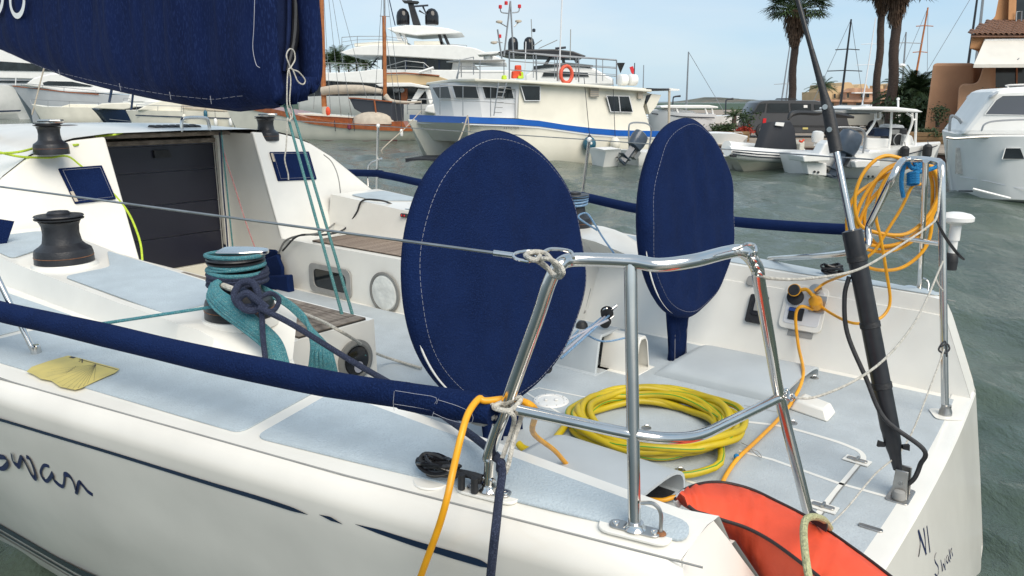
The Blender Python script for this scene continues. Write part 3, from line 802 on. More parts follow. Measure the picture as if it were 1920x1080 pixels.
hoop = [pb1, W(1.185, 1.40, -.90), on_line(918, 850, pb1, top1), on_line(960, 730, pb1, top1), on_line(1010, 590, pb1, top1), on_line(1030, 530, pb1, top1), Zp(1048, 498, -.368), Zp(1078, 487, -.36), top2, c1, c2, c3, c4, c5, lerp(c5, mid_leg, .12), lerp(c5, mid_leg, .5), mid_leg, lerp(mid_leg, leg_b, .5), leg_b]
sr = rail(hoop, rr_, 'stern_rail', sm=7, seg=18)
rail([pb2, lerp(pb2, top2, .5), top2], rr_ * .93, 'rail_post', sm=0, parent=sr, seg=16)
mjo = on_line(968, 768, pb1, top1); mp2 = lerp(pb2, top2, .37)
rail([mjo, lerp(mjo, mp2, .5), mp2, Zp(1260, 822, -.78), Zp(1315, 815, -.80), Zp(1370, 790, -.83), mid_leg], rr_ * .86, 'middle_rail', sm=7, parent=sr, seg=16)
def footplate(P, name='rail_foot', L_=.062, w_=.02):
    d = (W(1.2, 1.39, 0) - W(.8, 1.48, 0)).normalized(); e = Vector((-d.y, d.x, 0))
    b = MB(); b.prism(round_poly([P + d * a + e * c for a, c in ((-L_, -w_), (L_, -w_), (L_, w_), (-L_, w_))], w_ * .95, 6), (0, 0, .006)); o = b.build(name, 'steel_dull', yacht, bevel=.002)
    for k in (-1, 1):
        b = MB(); b.lathe([(0, .006), (.009, .006), (.008, .009), (.003, .009), (.003, .007), (0, .007)], P + d * k * (L_ - .015), seg=12); b.build('screw', 'steel', o)
    b = MB(); b.lathe([(.028, .005), (.022, .012), (.020, .02)], P, seg=18); b.build('weld_collar', 'steel', o)
    return o
for P in (pb1, pb2):
    b = MB(); d = (W(1.2, 1.39, 0) - W(.8, 1.48, 0)).normalized(); e = Vector((-d.y, d.x, 0))
    P_ = Vector(P); P_.z = H + side_z(*st(P)[:2]) - .001
    b.prism(round_poly([P_ + d * a + e * c for a, c in ((-.095, -.05), (.095, -.05), (.085, .035), (-.085, .035))], .03), (0, 0, .008)); b.build('foot_pad', 'gel', yacht, bevel=.002)
    footplate(P_ + Vector((0, 0, .008)))
b = MB(); q = pb2 + Vector((.012, 0, .02)); d = -(W(1.2, 1.39, 0) - W(.8, 1.48, 0)).normalized()
b.tube([q + Vector((0, 0, .06)), q + d * .03 + Vector((0, 0, .065)), q + d * .048 + Vector((0, 0, .045)), q + d * .05 + Vector((0, 0, -.005))], .005, 8, smooth=5); b.build('rail_eye', 'steel_dull', yacht)
b = MB(); b.lathe([(0, 0), (.014, 0), (.012, .004), (0, .006)], q + d * .05 + Vector((0, 0, -.008)), seg=10); b.build('rust_spot', 'rust', yacht)
# eye loops on the rail
def loop(pts, r, name='rail_loop', m='steel', parent=None):
    b = MB(); b.tube(pts, r, 8, smooth=6); return b.build(name, m, parent or sr)
pe = lambda u, v: on_line(u, v, top1, W(.5, 1.9, -.36))
loop([Zp(1076, 484, -.345), Zp(1068, 471, -.335), Zp(1035, 467, -.33), Zp(1018, 474, -.335), Zp(1012, 482, -.34)], .0042)
loop([c4 + Vector((0, 0, .012)), Zp(1390, 462, -.335), Zp(1403, 457, -.325), Zp(1415, 461, -.33), Zp(1417, 474, -.345), Zp(1412, 490, -.37)], .0042)
loop([mid_leg + Vector((.01, 0, .02)), Zp(1469, 732, -.845), Zp(1476, 730, -.845), Zp(1479, 738, -.85), Zp(1478, 750, -.86)], .004)
# starboard stern rail
fb = Zp(1772, 778, -1.43); tt_ = Zp(1765, 312, -.285)
sp1 = Zp(1724, 543, -.99); sp1t = Zp(1738, 350, -.42)
sr2 = rail([fb, lerp(fb, tt_, .35), lerp(fb, tt_, .7), lerp(fb, tt_, .97), Zp(1763, 306, -.275), Zp(1750, 302, -.27), Zp(1725, 299, -.27), Zp(1700, 300, -.275), Zp(1688, 306, -.28), Zp(1670, 340, -.36), Zp(1630, 420, -.58), Zp(1606, 470, -.72), W(1.75, 4.87, -.99)], .0165, 'stern_rail', sm=6)
rail([sp1, lerp(sp1, Zp(1736, 302, -.27), .5), Zp(1736, 302, -.27)], .014, 'rail_post', sm=0, parent=sr2)
rail([Zp(1606, 432, -.66), Zp(1690, 446, -.67), Zp(1768, 458, -.68)], .012, 'middle_rail', sm=0, parent=sr2)
rail([Zp(1725, 520, -.93), Zp(1736, 524, -.93), Zp(1741, 532, -.95), Zp(1740, 545, -.985)], .005, 'rail_eye', sm=4, parent=sr2)
b = MB(); P = sp1; d = (Zp(1750, 552, -1) - Zp(1700, 540, -1)).normalized(); e = Vector((-d.y, d.x, 0))
b.prism(round_poly([P + d * a + e * c for a, c in ((-.08, -.025), (.08, -.025), (.08, .025), (-.08, .025))], .02), (0, 0, .007)); b.build('rail_foot', 'steel', sr2)
b = MB(); b.lathe([(.030, -.004), (.028, .02), (.022, .035), (.022, .05)], fb, seg=20); b.build('leg_socket', 'steel_dull', sr2)
b = MB(); b.prism(round_poly([fb + Vector((x, y, 0)) for x, y in ((-.07, -.05), (.05, -.07), (.08, .05), (-.04, .08))], .03), (0, 0, .003)); b.build('socket_pad', 'gel', yacht)

# ---- backstay and its hydraulic ram
Bs0 = W(.50, 2.96, -1.40); Bs1 = W(.76, 3.0, -.53); Bs2 = W(.92, 3.04, -.02); Bs3 = W(1.9, 3.06, 2.6); 
bs = rail([Bs2, Bs3, W(3.5, 3.06, 7.0)], .009, 'backstay', m='carbon', sm=0)
def dirv(a, b_): return (b_ - a).normalized()
dB = dirv(Bs0, Bs1)
b = MB(); b.lathe([(.016, .0), (.022, .06), (.030, .10), (.031, .14), (.0335, .16), (.0335, .80), (.036, .82), (.036, .905), (.018, .91)], Bs0 + dB * .07, dB, 24); ram = b.build('backstay_ram', 'carbon', yacht)
for k in (.32, .55, .80):
    b = MB(); b.lathe([(.0335, -.012), (.0365, -.010), (.0365, .010), (.0335, .012)], Bs0 + dB * (.07 + k), dB, 24); b.build('ram_strap', 'black', ram)
b = MB(); b.tube([Bs0 + dB * .93, Bs2 - dirv(Bs1, Bs2) * .10], .0125, 14); b.build('ram_rod', 'steel', ram)
b = MB(); b.tube([Bs2 - dirv(Bs1, Bs2) * .17, Bs2 - dirv(Bs1, Bs2) * .02, Bs2 + dirv(Bs2, Bs3) * .06, Bs2 + dirv(Bs2, Bs3) * .22], [.024, .022, .014, .0095], 14); b.build('rod_boot', 'black', ram)
for k in (-.085, .0):
    b = MB(); q = Bs2 + dirv(Bs1, Bs2) * k; b.tube([q - BX * .03, q + BX * .03], .010, 10); b.build('clevis_pin', 'steel', ram)
for k in (-1, 1):
    b = MB(); q = Bs0 + BX * k * .022; b.prism([q - AX * .028 + Vector((0, 0, -.035)), q + AX * .028 + Vector((0, 0, -.035)), q + AX * .022 + Vector((0, 0, .08)), q - AX * .022 + Vector((0, 0, .08))], BX * (k * .008)); b.build('toggle_cheek', 'steel_dull', ram, bevel=.003)
b = MB(); b.prism(round_poly([Bs0 + Vector((0, 0, -.036)) + AX * a + BX * c for a, c in ((-.04, -.07), (.04, -.07), (.04, .07), (-.04, .07))], .015), (0, 0, .008)); b.build('chain_plate', 'steel_dull', ram, bevel=.002)
b = MB(); b.tube([Bs0 - BX * .03 + Vector((0, 0, .03)), Bs0 + BX * .05 + Vector((0, 0, .03))], .009, 10); b.build('clevis_pin', 'steel', ram)
rgt = Vector((.9, -.3, 0)).normalized()
b = MB(); b.tube([Bs0 - rgt * .01 + Vector((0, 0, -.01)), Bs0 + rgt * .02 + Vector((0, -.03, .05)), Bs0 + rgt * .042 + Vector((0, -.02, .11)), Bs0 + rgt * .035 + Vector((0, -.04, .18)), Bs0 + dB * .28 - rgt * .03 + Vector((0, -.05, 0)), Bs0 + dB * .42 - rgt * .06 + Vector((0, -.03, 0)), Bs0 + dB * .58 - rgt * .085, Bs0 + dB * .72 - rgt * .07, Bs0 + dB * .8 - rgt * .04], .0085, 10, smooth=7); b.build('hydraulic_hose', 'black', ram)
b = MB(); b.lathe([(.02, 0), (.024, .02), (.020, .04), (.012, .045)], Bs0 - rgt * .01 + Vector((-.01, -.03, -.04)), seg=16); b.build('hose_fitting', 'grey', ram)
for k in (-1, 1):
    b = MB(); q = Bs0 + dB * .17 + rgt * k * .04; b.prism([q - rgt * k * .01, q + rgt * k * .012 + Vector((0, 0, .006)), q + rgt * k * .014 + Vector((0, 0, -.018)), q - rgt * k * .01 + Vector((0, 0, -.015))], Vector((0, -.012, 0))); b.build('boot_tie', 'black', ram)

# ---- steering compass / engine panel on the starboard coaming
def wall_plate(uc, vc, s_w, h_, tt, name, m, rr=.3, th=.012):
    c = Tp(uc, vc, tt); ex = -AX; ez = (Vector((0, 0, 1)) + BX * .4).normalized(); n = (-BX + Vector((0, 0, .45))).normalized()
    P = round_poly([(-s_w, h_, 0), (s_w, h_, 0), (s_w, -h_, 0), (-s_w, -h_, 0)], rr * h_, 5)
    pts = [c + ex * p.x + ez * p.y for p in P]
    b = MB(); b.prism(pts, n * th); return b.build(name, m, yacht, bevel=.003), c, ex, ez, n
def wall_t(z): return T0 + float(np.interp(z, [-1.44, -1.06, -1.0], [1.20, 1.34, 1.39]))
def wall_hit(u, v):
    r = ray(u, v); k = 2
    while k < 8:
        P = r * k
        if P.dot(BX) >= wall_t(P.z): break
        k += .004
    return CAM + r * k
wn_ = (-BX + Vector((0, 0, .46))).normalized(); wz_ = (Vector((0, 0, 1)) + BX * .46).normalized()
def wall_rect(uc, vc, hw, hh, th, name, m, parent=None, rr=.25, lift=0.0):
    c = wall_hit(uc, vc) + wn_ * lift
    pts = [c - AX * p.x + wz_ * p.y for p in round_poly([(-hw, hh, 0), (hw, hh, 0), (hw, -hh, 0), (-hw, -hh, 0)], rr * min(hh, hw), 5)]
    b = MB(); b.prism(pts, wn_ * th); return b.build(name, m, parent or yacht, bevel=.002)
ep = wall_rect(1086, 566, .07, .125, .012, 'engine_panel', 'ringgrey', rr=.4)
for (u, v, r_, mm) in ((1096, 545, .030, 'steel_dull'), (1080, 548, .018, 'grey'), (1096, 585, .016, 'steel_dull')):
    c = wall_hit(u, v) + wn_ * .012; disc_on(c, wn_, [(0, .0), (r_, 0), (r_, .008), (r_ * .85, .010), (r_ * .8, .006), (0, .006)], 'gauge', mm, ep, 20)
for (a_, b2) in ((-1, 1), (1, 1), (-1, -1), (1, -1)):
    c = wall_hit(1086, 566) + wn_ * .012 - AX * (.058 * a_) + wz_ * (.112 * b2); disc_on(c, wn_, [(0, 0), (.005, 0), (.004, .002), (0, .003)], 'screw', 'steel', ep, 8)
sh = wall_rect(1420, 580, .055, .085, .015, 'socket_cover', 'black')
wall_rect(1421, 578, .030, .045, .008, 'socket_lid', 'anod', sh, .6, .015); wall_rect(1421, 575, .014, .03, .004, 'lid_mark', 'grey', sh, .2, .023)
wall_rect(1410, 527, .03, .03, .010, 'wall_bracket', 'grey', rr=.8)
spn = wall_rect(1507, 578, .120, .130, .008, 'shore_power_panel', 'gel', rr=.3)
wall_rect(1508, 577, .100, .105, .004, 'panel_recess', 'lwhite', spn, .25, .008)
sc = wall_hit(1494, 552) + wn_ * .014
sk = disc_on(sc - Vector((0, 0, .02)), wn_, [(0, 0), (.046, 0), (.046, .02), (.03, .026), (0, .026)], 'socket', 'black', spn, 24)
disc_on(sc + wn_ * .02 + Vector((0, 0, .012)), wn_, [(0, 0), (.034, 0), (.034, .025), (.028, .03), (0, .03)], 'socket_cap', 'black', spn, 24)
b = MB(); b.lathe([(.034, .018), (.037, .022), (.034, .026)], sc + wn_ * .02 + Vector((0, 0, .012)), wn_, 24); b.build('cap_ring', 'cable', spn)
wall_rect(1494, 590, .042, .036, .014, 'isolator_display', 'anod', spn, .15, .010); wall_rect(1490, 582, .026, .010, .003, 'display_screen', 'lcd', spn, .1, .024)
wall_rect(1535, 572, .044, .050, .006, 'socket_flange', 'steel_dull', spn, .2, .012)
disc_on(wall_hit(1532, 545) + wn_ * .03, (wn_ + Vector((0, -.3, 1))).normalized(), [(0, 0), (.034, 0), (.034, .006), (0, .010)], 'socket_flap', 'steel_dull', spn, 24)
stk = wall_rect(1500, 627, .070, .016, .0012, 'warning_sticker', 'grey', rr=.1)
for i, u in enumerate((1480, 1493, 1506, 1519)):
    c = wall_hit(u, 623 + i * 3) + wn_ * .003
    b = MB()
    if i % 2 == 0: b.ribbon([c - AX * x + wz_ * y for x, y in ((-.009, -.007), (0, .009), (.009, -.007), (-.009, -.007))], wn_, .0022)
    elif i == 1: b.ribbon([c - AX * x + wz_ * y for x, y in ((-.008, 0), (.008, 0))], wn_, .010)
    else: b.ribbon([c - AX * x + wz_ * y for x, y in ((-.01, -.006), (-.01, .006), (0, .004), (.01, .006), (.01, -.006), (0, -.008), (-.01, -.006))], wn_, .002)
    b.build('sticker_symbol', 'ink', stk, smooth=False)
c = wall_hit(1674, 571); disc_on(c, wn_, [(0, 0), (.014, 0), (.014, .004), (.008, .008), (0, .008)], 'vent_fitting', 'steel', seg=16)

# ---- satellite antenna on the starboard rail
P = Zp(1786, 440, -.60)
q = lerp(fb, tt_, .60)
am = MB(); am.lathe([(.0, -.02), (.018, -.02), (.018, .05), (.024, .05), (.024, .12), (.03, .125), (.058, .135), (.072, .143), (.073, .160), (.058, .173), (.03, .180), (0, .181)], Zp(1787, 462, -.66) - Vector((0, 0, .02)), seg=32); ant = am.build('satellite_antenna', 'white', sr2)
b = MB(); b.lathe([(.028, -.07), (.030, -.03), (.028, .0), (.02, .01)], Zp(1787, 462, -.66) - Vector((0, 0, .04)), seg=16); b.build('antenna_mount', 'black', ant)

# ---- stanchions, lifelines
def wire(pts, r=.0035, name='lifeline', m='steel_dull', sm=0, parent=yacht): return rail(pts, r, name, m, sm, parent, 8)
def stan(u0, v0, z0, u1, v1, z1, r=.011): return rail([Zp(u0, v0, z0), Zp(u1, v1, z1)], r, 'stanchion', sm=0)
sA = W(3.29, 1.11, -.99); sB = W(3.55, 1.0, -.33); stan_top = sB
rail([sA, lerp(sA, sB, .5), sB], .011, 'stanchion', sm=0)
sC = W(3.36, .93, -1.0); rail([sC, W(3.60, .96, -.30)], .012, 'stanchion', sm=0)
for P in (sA, sC):
    b = MB(); b.prism(round_poly([P + Vector((0, 0, .004)) + AX * a + BX * c for a, c in ((-.07, -.022), (.04, -.022), (.04, .022), (-.07, .022))], .015), (0, 0, .007)); b.build('stanchion_foot', 'steel_dull', yacht)
    b = MB(); b.lathe([(.02, .01), (.018, .05), (.014, .055)], P, seg=14); b.build('stanchion_socket', 'steel', yacht)
b = MB(); b.prism(round_poly([W(3.2, 1.17, -.992), W(3.45, 1.10, -.992), W(3.75, .80, -.992), W(3.35, .90, -.992)], .05), (0, 0, .008)); b.build('foot_pad', 'gel', yacht)
ul0 = Tp(-120, 334, .95)
wend = Zp(925, 474, -.33)
wire([Tp(0, 350, 1.0) + (Tp(0, 350, 1.0) - wend) * .6, Tp(0, 350, 1.0), wend])
b = MB(); b.tube([wend, Zp(962, 479, -.335)], .0065, 10); b.build('wire_terminal', 'steel', yacht)
b = MB(); z_ = -.335; b.tube([Zp(962, 479, z_), Zp(972, 473, z_), Zp(1000, 471, z_), Zp(1002, 484, z_), Zp(992, 490, z_), Zp(970, 486, z_)], .0038, 8, smooth=5, closed=True); b.build('wire_eye', 'steel', yacht)
# starboard stanchions and wires
s1a = Tp(706, 372, T0 + 1.95); s1b = Tp(709, 236, T0 + 1.95)
s2a = Tp(1085, 420, T0 + 1.93); s2b = Tp(1105, 262, T0 + 1.93)
for a_, b2 in ((s1a, s1b), (s2a, s2b)):
    rail([a_, b2], .0125, 'stanchion', sm=0)
    b = MB(); b.sphere(b2, .02, 10, 6); b.build('stanchion_cap', 'white', yacht)
rail([s1b - Vector((0, 0, .30)) - AX * .03, lerp(s1a, s1b, .45) - AX * -.12, Tp(690, 350, T0 + 1.9)], .009, 'stanchion_brace', sm=3)
wire([Tp(480, 222, T0 + 2.1), s1b, s2b, Zp(1690, 303, -.28)], .0038)
# steel grab hoops on the coach roof
for (c_, w_, h_) in ((Zp(368, 250, -.245), .12, .12), (Zp(128, 262, -.29), .11, .10)):
    b = MB(); b.tube([c_ - BX * w_ , c_ - BX * (w_ - .01) + Vector((0, 0, h_ * .8)), c_ - BX * (w_ * .6) + Vector((0, 0, h_)), c_ + BX * (w_ * .6) + Vector((0, 0, h_)), c_ + BX * (w_ - .01) + Vector((0, 0, h_ * .8)), c_ + BX * w_], .013, 12, smooth=5); b.build('grab_hoop', 'steel', yacht)
# rope clutches on the coach roof
def clutches(s, o, n, name='rope_clutch'):
    for i in range(n):
        c_ = W(s, T0 + o + i * .055, -.262 if o > -.6 else -.30)
        b = MB(); b.prism([c_ + AX * .11, c_ - AX * .10, c_ - AX * .10 + Vector((0, 0, .03)), c_ - AX * .05 + Vector((0, 0, .075)), c_ + AX * .05 + Vector((0, 0, .085)), c_ + AX * .11 + Vector((0, 0, .05))], BX * .045); b.build(name, 'black', yacht, bevel=.006)
clutches(5.95, -.02, 7); clutches(6.4, -1.28, 6)
b = MB()
# mast and boom
mast = MB(); mast.tube([W(10.6, T0, -.3), W(10.75, T0, 9)], [.12, .11], 20, flat=1.3); mast.build('mast', 'carbon', yacht)
# ------------------------------------------------------------------ covers, ropes and gear lying on the yacht
def single(b, name, m, label, cat, group=None, **k):
    o = b.build(name, m, None, **k); return tag(o, label, cat, group)
def rope(pts, r, m, label, name='rope', group=None, sm=7, seg=8, cat='rope'):
    b = MB(); b.tube(pts, r, seg, smooth=sm); return single(b, name, m, label, cat, group)

# ---- boom cover
keel_px = [(-160, 36), (-80, 66), (0, 95), (60, 122), (130, 150), (200, 168), (280, 186), (360, 200), (440, 209), (490, 203)]
kp = [st(Tp(u, v, 2.93)) for u, v in keel_px]
ks = [p[0] for p in kp][::-1]; kz = [p[2] for p in kp][::-1]
def kz_(s): return float(np.interp(s, ks, kz))
def wob(s, z):
    return (0.020 * math.sin(7.3 * s + 1.8 * z + 1) + 0.014 * math.sin(13.1 * s - 2.6 * z) + 0.009 * math.sin(23 * s + 3 * z + 2) + .006 * math.sin(41 * s - 5 * z))
cover = thing('sail_cover', W(5.5, 2.95, .1), 'large navy canvas cover with white number over the boom, top left', 'sail cover')
nz_ = 26
def column(s, t_face, t_keel, zb, side, wv=1.0):
    L = []
    for i in range(nz_ + 1):
        k = i / nz_; z = zb + 1.45 * k ** 1.25
        h = z - zb
        f = 1 - math.exp(-h / .07)
        lean = 0.05 * max(0, h - .3)
        t = t_keel + (t_face - t_keel) * f - side * lean
        t += side * wv * wob(s, z) * min(1, .15 + h * 1.6)
        L.append(W(s, t, z))
    return L
cols = []
for s in np.linspace(9.6, 4.32, 150): cols.append(column(s, 2.80, 2.97, kz_(s), -1))
zb0 = kz_(4.3)
for s, t, dzb, wv in ((4.22, 2.795, .0, 1), (4.15, 2.805, .01, .7), (4.10, 2.83, .03, .4), (4.07, 2.86, .06, .2), (4.07, 2.89, .10, .1), (4.10, 2.905, .13, 0), (4.15, 2.90, .15, 0)):
    cols.append(column(s, t, 2.93 if s > 4.12 else t + .03, zb0 + dzb, -1, wv))
b = MB(); b.loft(cols); b.build('side_panel', 'canvas_boom', cover, solid=.006, ang=80)
cols = []
for s in np.linspace(9.6, 4.40, 40): cols.append(column(s, 3.24, 2.97, kz_(s), 1))
for s, t, dzb, wv in ((4.28, 3.245, .02, 1), (4.19, 3.25, .10, .5), (4.12, 3.235, .17, .3), (4.07, 3.21, .15, .3), (4.05, 3.17, .11, .2), (4.06, 3.135, .09, .1), (4.10, 3.12, .08, 0), (4.16, 3.11, .08, 0)):
    cols.append(column(s, t, 3.04 if s > 4.16 else t - .03, zb0 + dzb, 1, wv))
b = MB(); b.loft(cols); b.build('side_panel', 'canvas_boom', cover, solid=.006, ang=80)
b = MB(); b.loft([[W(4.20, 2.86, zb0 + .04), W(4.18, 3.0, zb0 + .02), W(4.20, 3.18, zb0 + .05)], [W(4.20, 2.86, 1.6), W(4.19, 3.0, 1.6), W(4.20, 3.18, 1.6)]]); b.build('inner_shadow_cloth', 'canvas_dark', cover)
# gathered flap under the slit
cols = []
for i in range(9):
    k = i / 8; t = 2.93 + .21 * k
    cols.append([W(4.09 + .03 * math.sin(i * 2.4) - .03 * k, t, zb0 + .02 + .10 * k * k), W(4.05 + .015 * math.sin(i * 2.1), t + .01, zb0 + .10 + .06 * k), W(4.06 + .012 * math.sin(i * 3), t, zb0 + .19)])
b = MB(); b.loft(cols); b.build('tail_flap', 'canvas_boom', cover, solid=.008, ang=80)
# grey sail bundle seen through the slit
for (u0, u1, r_, dd, mm) in ((560, 543, .040, .02, 'carbon'), (543, 532, .022, .0, 'canvas_dark')):
    b = MB(); b.tube([W(4.16 + dd, st(Sp(u0, -60, 4.16))[1], .85), W(4.15 + dd, st(Sp(u0 - 3, 40, 4.15))[1], .42), W(4.14 + dd, st(Sp(u1, 130, 4.14))[1], zb0 + .22)], [r_, r_, r_ * .7], 10, smooth=4, flat=.6); b.build('folded_strap', mm, cover)
# stitching: hem along the keel, seam by the slit
hem = [W(s, 2.83 + .0, kz_(s) + .075) for s in np.linspace(9, 4.3, 60)]
b = MB(); 
for i in range(len(hem) - 1): b.tube([hem[i] - BX * .045, lerp(hem[i], hem[i + 1], .75) - BX * .045], .0007, 4)
b.build('hem_stitching', 'thread', cover)
b = MB(); sp_ = [Tp(u, v, 2.775) for u, v in ((478, -20), (476, 50), (474, 90), (480, 120), (487, 127))]
b.tube(sp_, .0018, 5, smooth=5); b.build('seam_stitching', 'thread', cover)
for s in (8.2, 6.9, 5.9, 5.2, 4.7):
    b = MB(); z = kz_(s) + .045; b.tube([W(s, 2.80, z), W(s - .02, 2.785, z + .05)], .002, 4); b.build('stitch_mark', 'thread', cover)
def digit(cx, cy, rx, ry, w):
    return [Tp(cx + rx * math.cos(a), cy + ry * math.sin(a), 2.77) for a in np.linspace(0, 2 * math.pi, 33)]
for (cx, cy) in ((32, 0), (-8, -6)):
    b = MB(); b.ribbon(digit(cx, cy, 13, 30, 0), -BX, .045); b.build('white_number', 'white', cover, smooth=False)
# cords that lace it
zc = lambda u, v: Sp(u, v, 4.02)
rope([zc(545, 128), zc(537, 105), zc(543, 92), zc(551, 96), zc(553, 112), zc(546, 128), zc(560, 135), zc(572, 150), zc(568, 158), zc(558, 152), zc(548, 130), zc(540, 134), zc(538, 180), zc(539, 200), zc(545, 218), zc(543, 228), zc(539, 222), zc(538, 250), zc(536, 280), zc(534, 300), zc(540, 325), zc(541, 337)],
     .0042, 'whiterope', 'thin white cord tied in a bow at the end of the boom cover', 'lacing_cord')
rope([zc(541, 128), zc(545, 150), zc(543, 190), zc(547, 205), zc(548, 220), zc(541, 226)], .004, 'whiterope', 'short second strand of white cord hanging below the bow on the boom cover', 'lacing_cord')
rope([W(4.16, 2.97, -.02), Sp(664, 672, 2.84)], .0085, 'teal2', 'left of the two teal mainsheet ropes running down from the boom', 'mainsheet_rope', 'mainsheet ropes', sm=0)
rope([W(4.16, 3.01, .0), Sp(684, 668, 2.84)], .0085, 'teal2', 'right of the two teal mainsheet ropes running down from the boom', 'mainsheet_rope', 'mainsheet ropes', sm=0)
rope([zc(30, 97) + AX * 3, zc(100, 185) + AX * 1.6, zc(150, 235) + AX * 1.2], .006, 'bluerope', 'thin blue line slanting from the boom cover to the roof at the far left', sm=0)

# ---- wheels under navy covers
def wheel_cover(P, r, label, skirt):
    root = thing('wheel_cover', P, label, 'wheel cover', 'canvas covers over the two steering wheels')
    n = (-AX + Vector((0, 0, .10))).normalized()
    b = MB(); seg = 120; prof = [(.0, .050), (.08, .050), (.16, .049), (.24, .047), (.32, .044), (.40, .041), (.45, .0405), (.49, .042), (.515, .042), (.535, .034), (.549, .021), (.556, .012), (.56, 0), (.556, -.02), (.53, -.045), (.48, -.06), (.3, -.07), (0, -.07)]
    ax_ = n; a = BX.copy(); up = a.cross(ax_) * -1
    if up.z < 0: up = -up
    rings = []
    rs = random.Random(int(P.x * 100))
    ph = [rs.random() * 6.28 for _ in range(6)]
    def surf(rr0, h, t, lift=0.0):
        q = rr0 / .56
        rad = rr0 * r / .56 * (1 + .008 * math.sin(3 * t + ph[0]) * q + .004 * math.sin(7 * t + ph[1]) * q)
        ky_ = math.sin(t) * rad; kx_ = math.cos(t) * rad; e_ = min(1, 3 * (1 - q))
        hh = h + (.007 * math.sin(kx_ * 26 + ky_ * 5 + ph[5]) * e_ + .003 * math.sin(kx_ * 47 - ky_ * 9 + ph[1]) * e_) * (1 if h > 0 else 0) + (.012 * math.sin(2 * t + ph[2]) + .006 * math.sin(5 * t + ph[3]) + .004 * math.sin(9 * t + ph[4])) * q * q * (1 if h > 0 else .3)
        return P + ax_ * (hh + lift) + (a * math.cos(t) + up * math.sin(t)) * rad
    for rr0, h in prof: rings.append([surf(rr0, h, 2 * math.pi * k / seg) for k in range(seg)])
    b.loft(rings, closed=True)
    b.build('cover_cloth', 'canvas', root, ang=80)
    h_at = lambda x: float(np.interp(x, [p[0] for p in prof[:13]], [p[1] for p in prof[:13]]))
    for x, w in ((.522, .0006),):
        b = MB(); n_s = 150
        for k in range(n_s):
            t0, t1 = 2 * math.pi * k / n_s, 2 * math.pi * (k + .72) / n_s
            b.tube([surf(x, h_at(x), t0, .0012), surf(x, h_at(x), t1, .0012)], w, 4)
        b.build('rim_stitching', 'thread', root)
    # the open lower hem: white edge of the lining
    b = MB(); arc_ = []
    for k in range(30):
        t = math.pi * (1.02 + .42 * k / 29)
        arc_.append(P + ax_ * (.014 + .008 * math.sin(2 * t + ph[2])) + (a * math.cos(t) + up * math.sin(t)) * r * .985 * (1 + .008 * math.sin(3 * t + ph[0])))
    b.tube(arc_, [.001, .0045, .0035, .0015, .001], 6); b.build('hem_edge', 'white', root)
    b = MB(); w0, w1, z0, z1, off_ = skirt
    rings = []
    for i in range(9):
        k = i / 8; w = w0 + (w1 - w0) * k; z = z0 + (z1 - z0) * k
        rings.append([P + AX * (off_ + .015 * math.sin(x * 9 + i)) + BX * (x * w + .02 * k) + Vector((0, 0, z)) for x in np.linspace(-1, 1, 9)])
    b.loft(rings); sk = b.build('pedestal_skirt', 'canvas', root, solid=.03, ang=80)
    for x in (-.75, .75):
        b = MB(); b.tube([P + AX * (off_ - .022) + BX * (x * (w0 + (w1 - w0) * k) + .02 * k) + Vector((0, 0, z0 + (z1 - z0) * k)) for k in (.1, .4, .7, .98)], .0014, 4); b.build('skirt_stitching', 'thread', root)
    return root
WC1 = W(1.975, 2.425, -.665); WC2 = W(1.86, 3.90, -.625)
wheel_cover(WC1 + Vector((0, 0, -.012)), .568, 'round navy canvas cover over the nearer steering wheel, overlapped by the rail', (.16, .12, -.2, -.80, .02))
wheel_cover(WC2, .545, 'round navy canvas cover over the farther steering wheel, against the water', (.15, .088, -.1, -.86, .04))

# ---- lifeline covers
Lp, Lq = W(1.1, 1.40, 0), W(3.6, 1.0, 0)
ll = lambda u, v: on_line(u, v, Lp, Lq)
lc = thing('lifeline_cover', ll(400, 670), 'long navy padded tube on the lower lifeline above the near side deck', 'lifeline cover', 'padded covers on the lifelines')
b = MB(); pts = [ll(u, v) for u, v in ((-150, 545), (0, 584), (100, 606), (200, 629), (300, 653), (400, 676), (500, 697), (600, 717), (680, 730), (765, 742))]
b.tube(pts, [.040, .041, .040, .042, .040, .041, .040, .039, .036, .036], 20, smooth=6); b.build('padded_tube', 'canvas', lc)
b = MB(); pts = [ll(u, v) for u, v in ((755, 742), (800, 750), (850, 758), (890, 764), (925, 775))]
b.tube(pts, [.039, .041, .042, .040, .032], 20, smooth=5, flat=.95); b.build('tube_end', 'canvas', lc)
b = MB(); pts = [ll(u, v) for u, v in ((830, 745), (870, 748), (905, 752), (925, 765))]
b.tube(pts, [.022, .030, .028, .012], 14, smooth=5, flat=.5); b.build('overlap_flap', 'canvas_dark', lc)
def onf(u, v): p = ll(u, v); return p - BX * .043 - Vector((0, 0, -.004))
for L in ([(760, 728), (758, 752), (760, 764)], [(762, 727), (800, 733), (838, 740), (832, 756)], [(760, 752), (800, 758), (832, 764)], [(842, 742), (834, 765), (828, 782)], [(842, 744), (880, 756), (905, 770), (900, 788), (860, 780), (832, 768)]):
    b = MB(); b.tube([onf(u, v) + BX * .003 for u, v in L], .0006, 4, smooth=3); b.build('stitching', 'thread', lc)
b = MB(); b.tube([ll(u, v) for u, v in ((880, 785), (905, 790), (925, 780))], [.01, .014, .008], 8, smooth=3); b.build('tie_end', 'grey', lc)
def fartube(px, label, r=.036, t=T0 + 1.92):
    b = MB(); b.tube([Tp(u, v, t) for u, v in px], r, 14, smooth=5); return single(b, 'lifeline_cover', 'canvas', label, 'lifeline cover', 'padded covers on the lifelines')
fartube([(560, 326), (640, 324), (700, 325), (716, 326)], 'short navy padded tube left of the far stanchion, above the cabin side', r=.034)
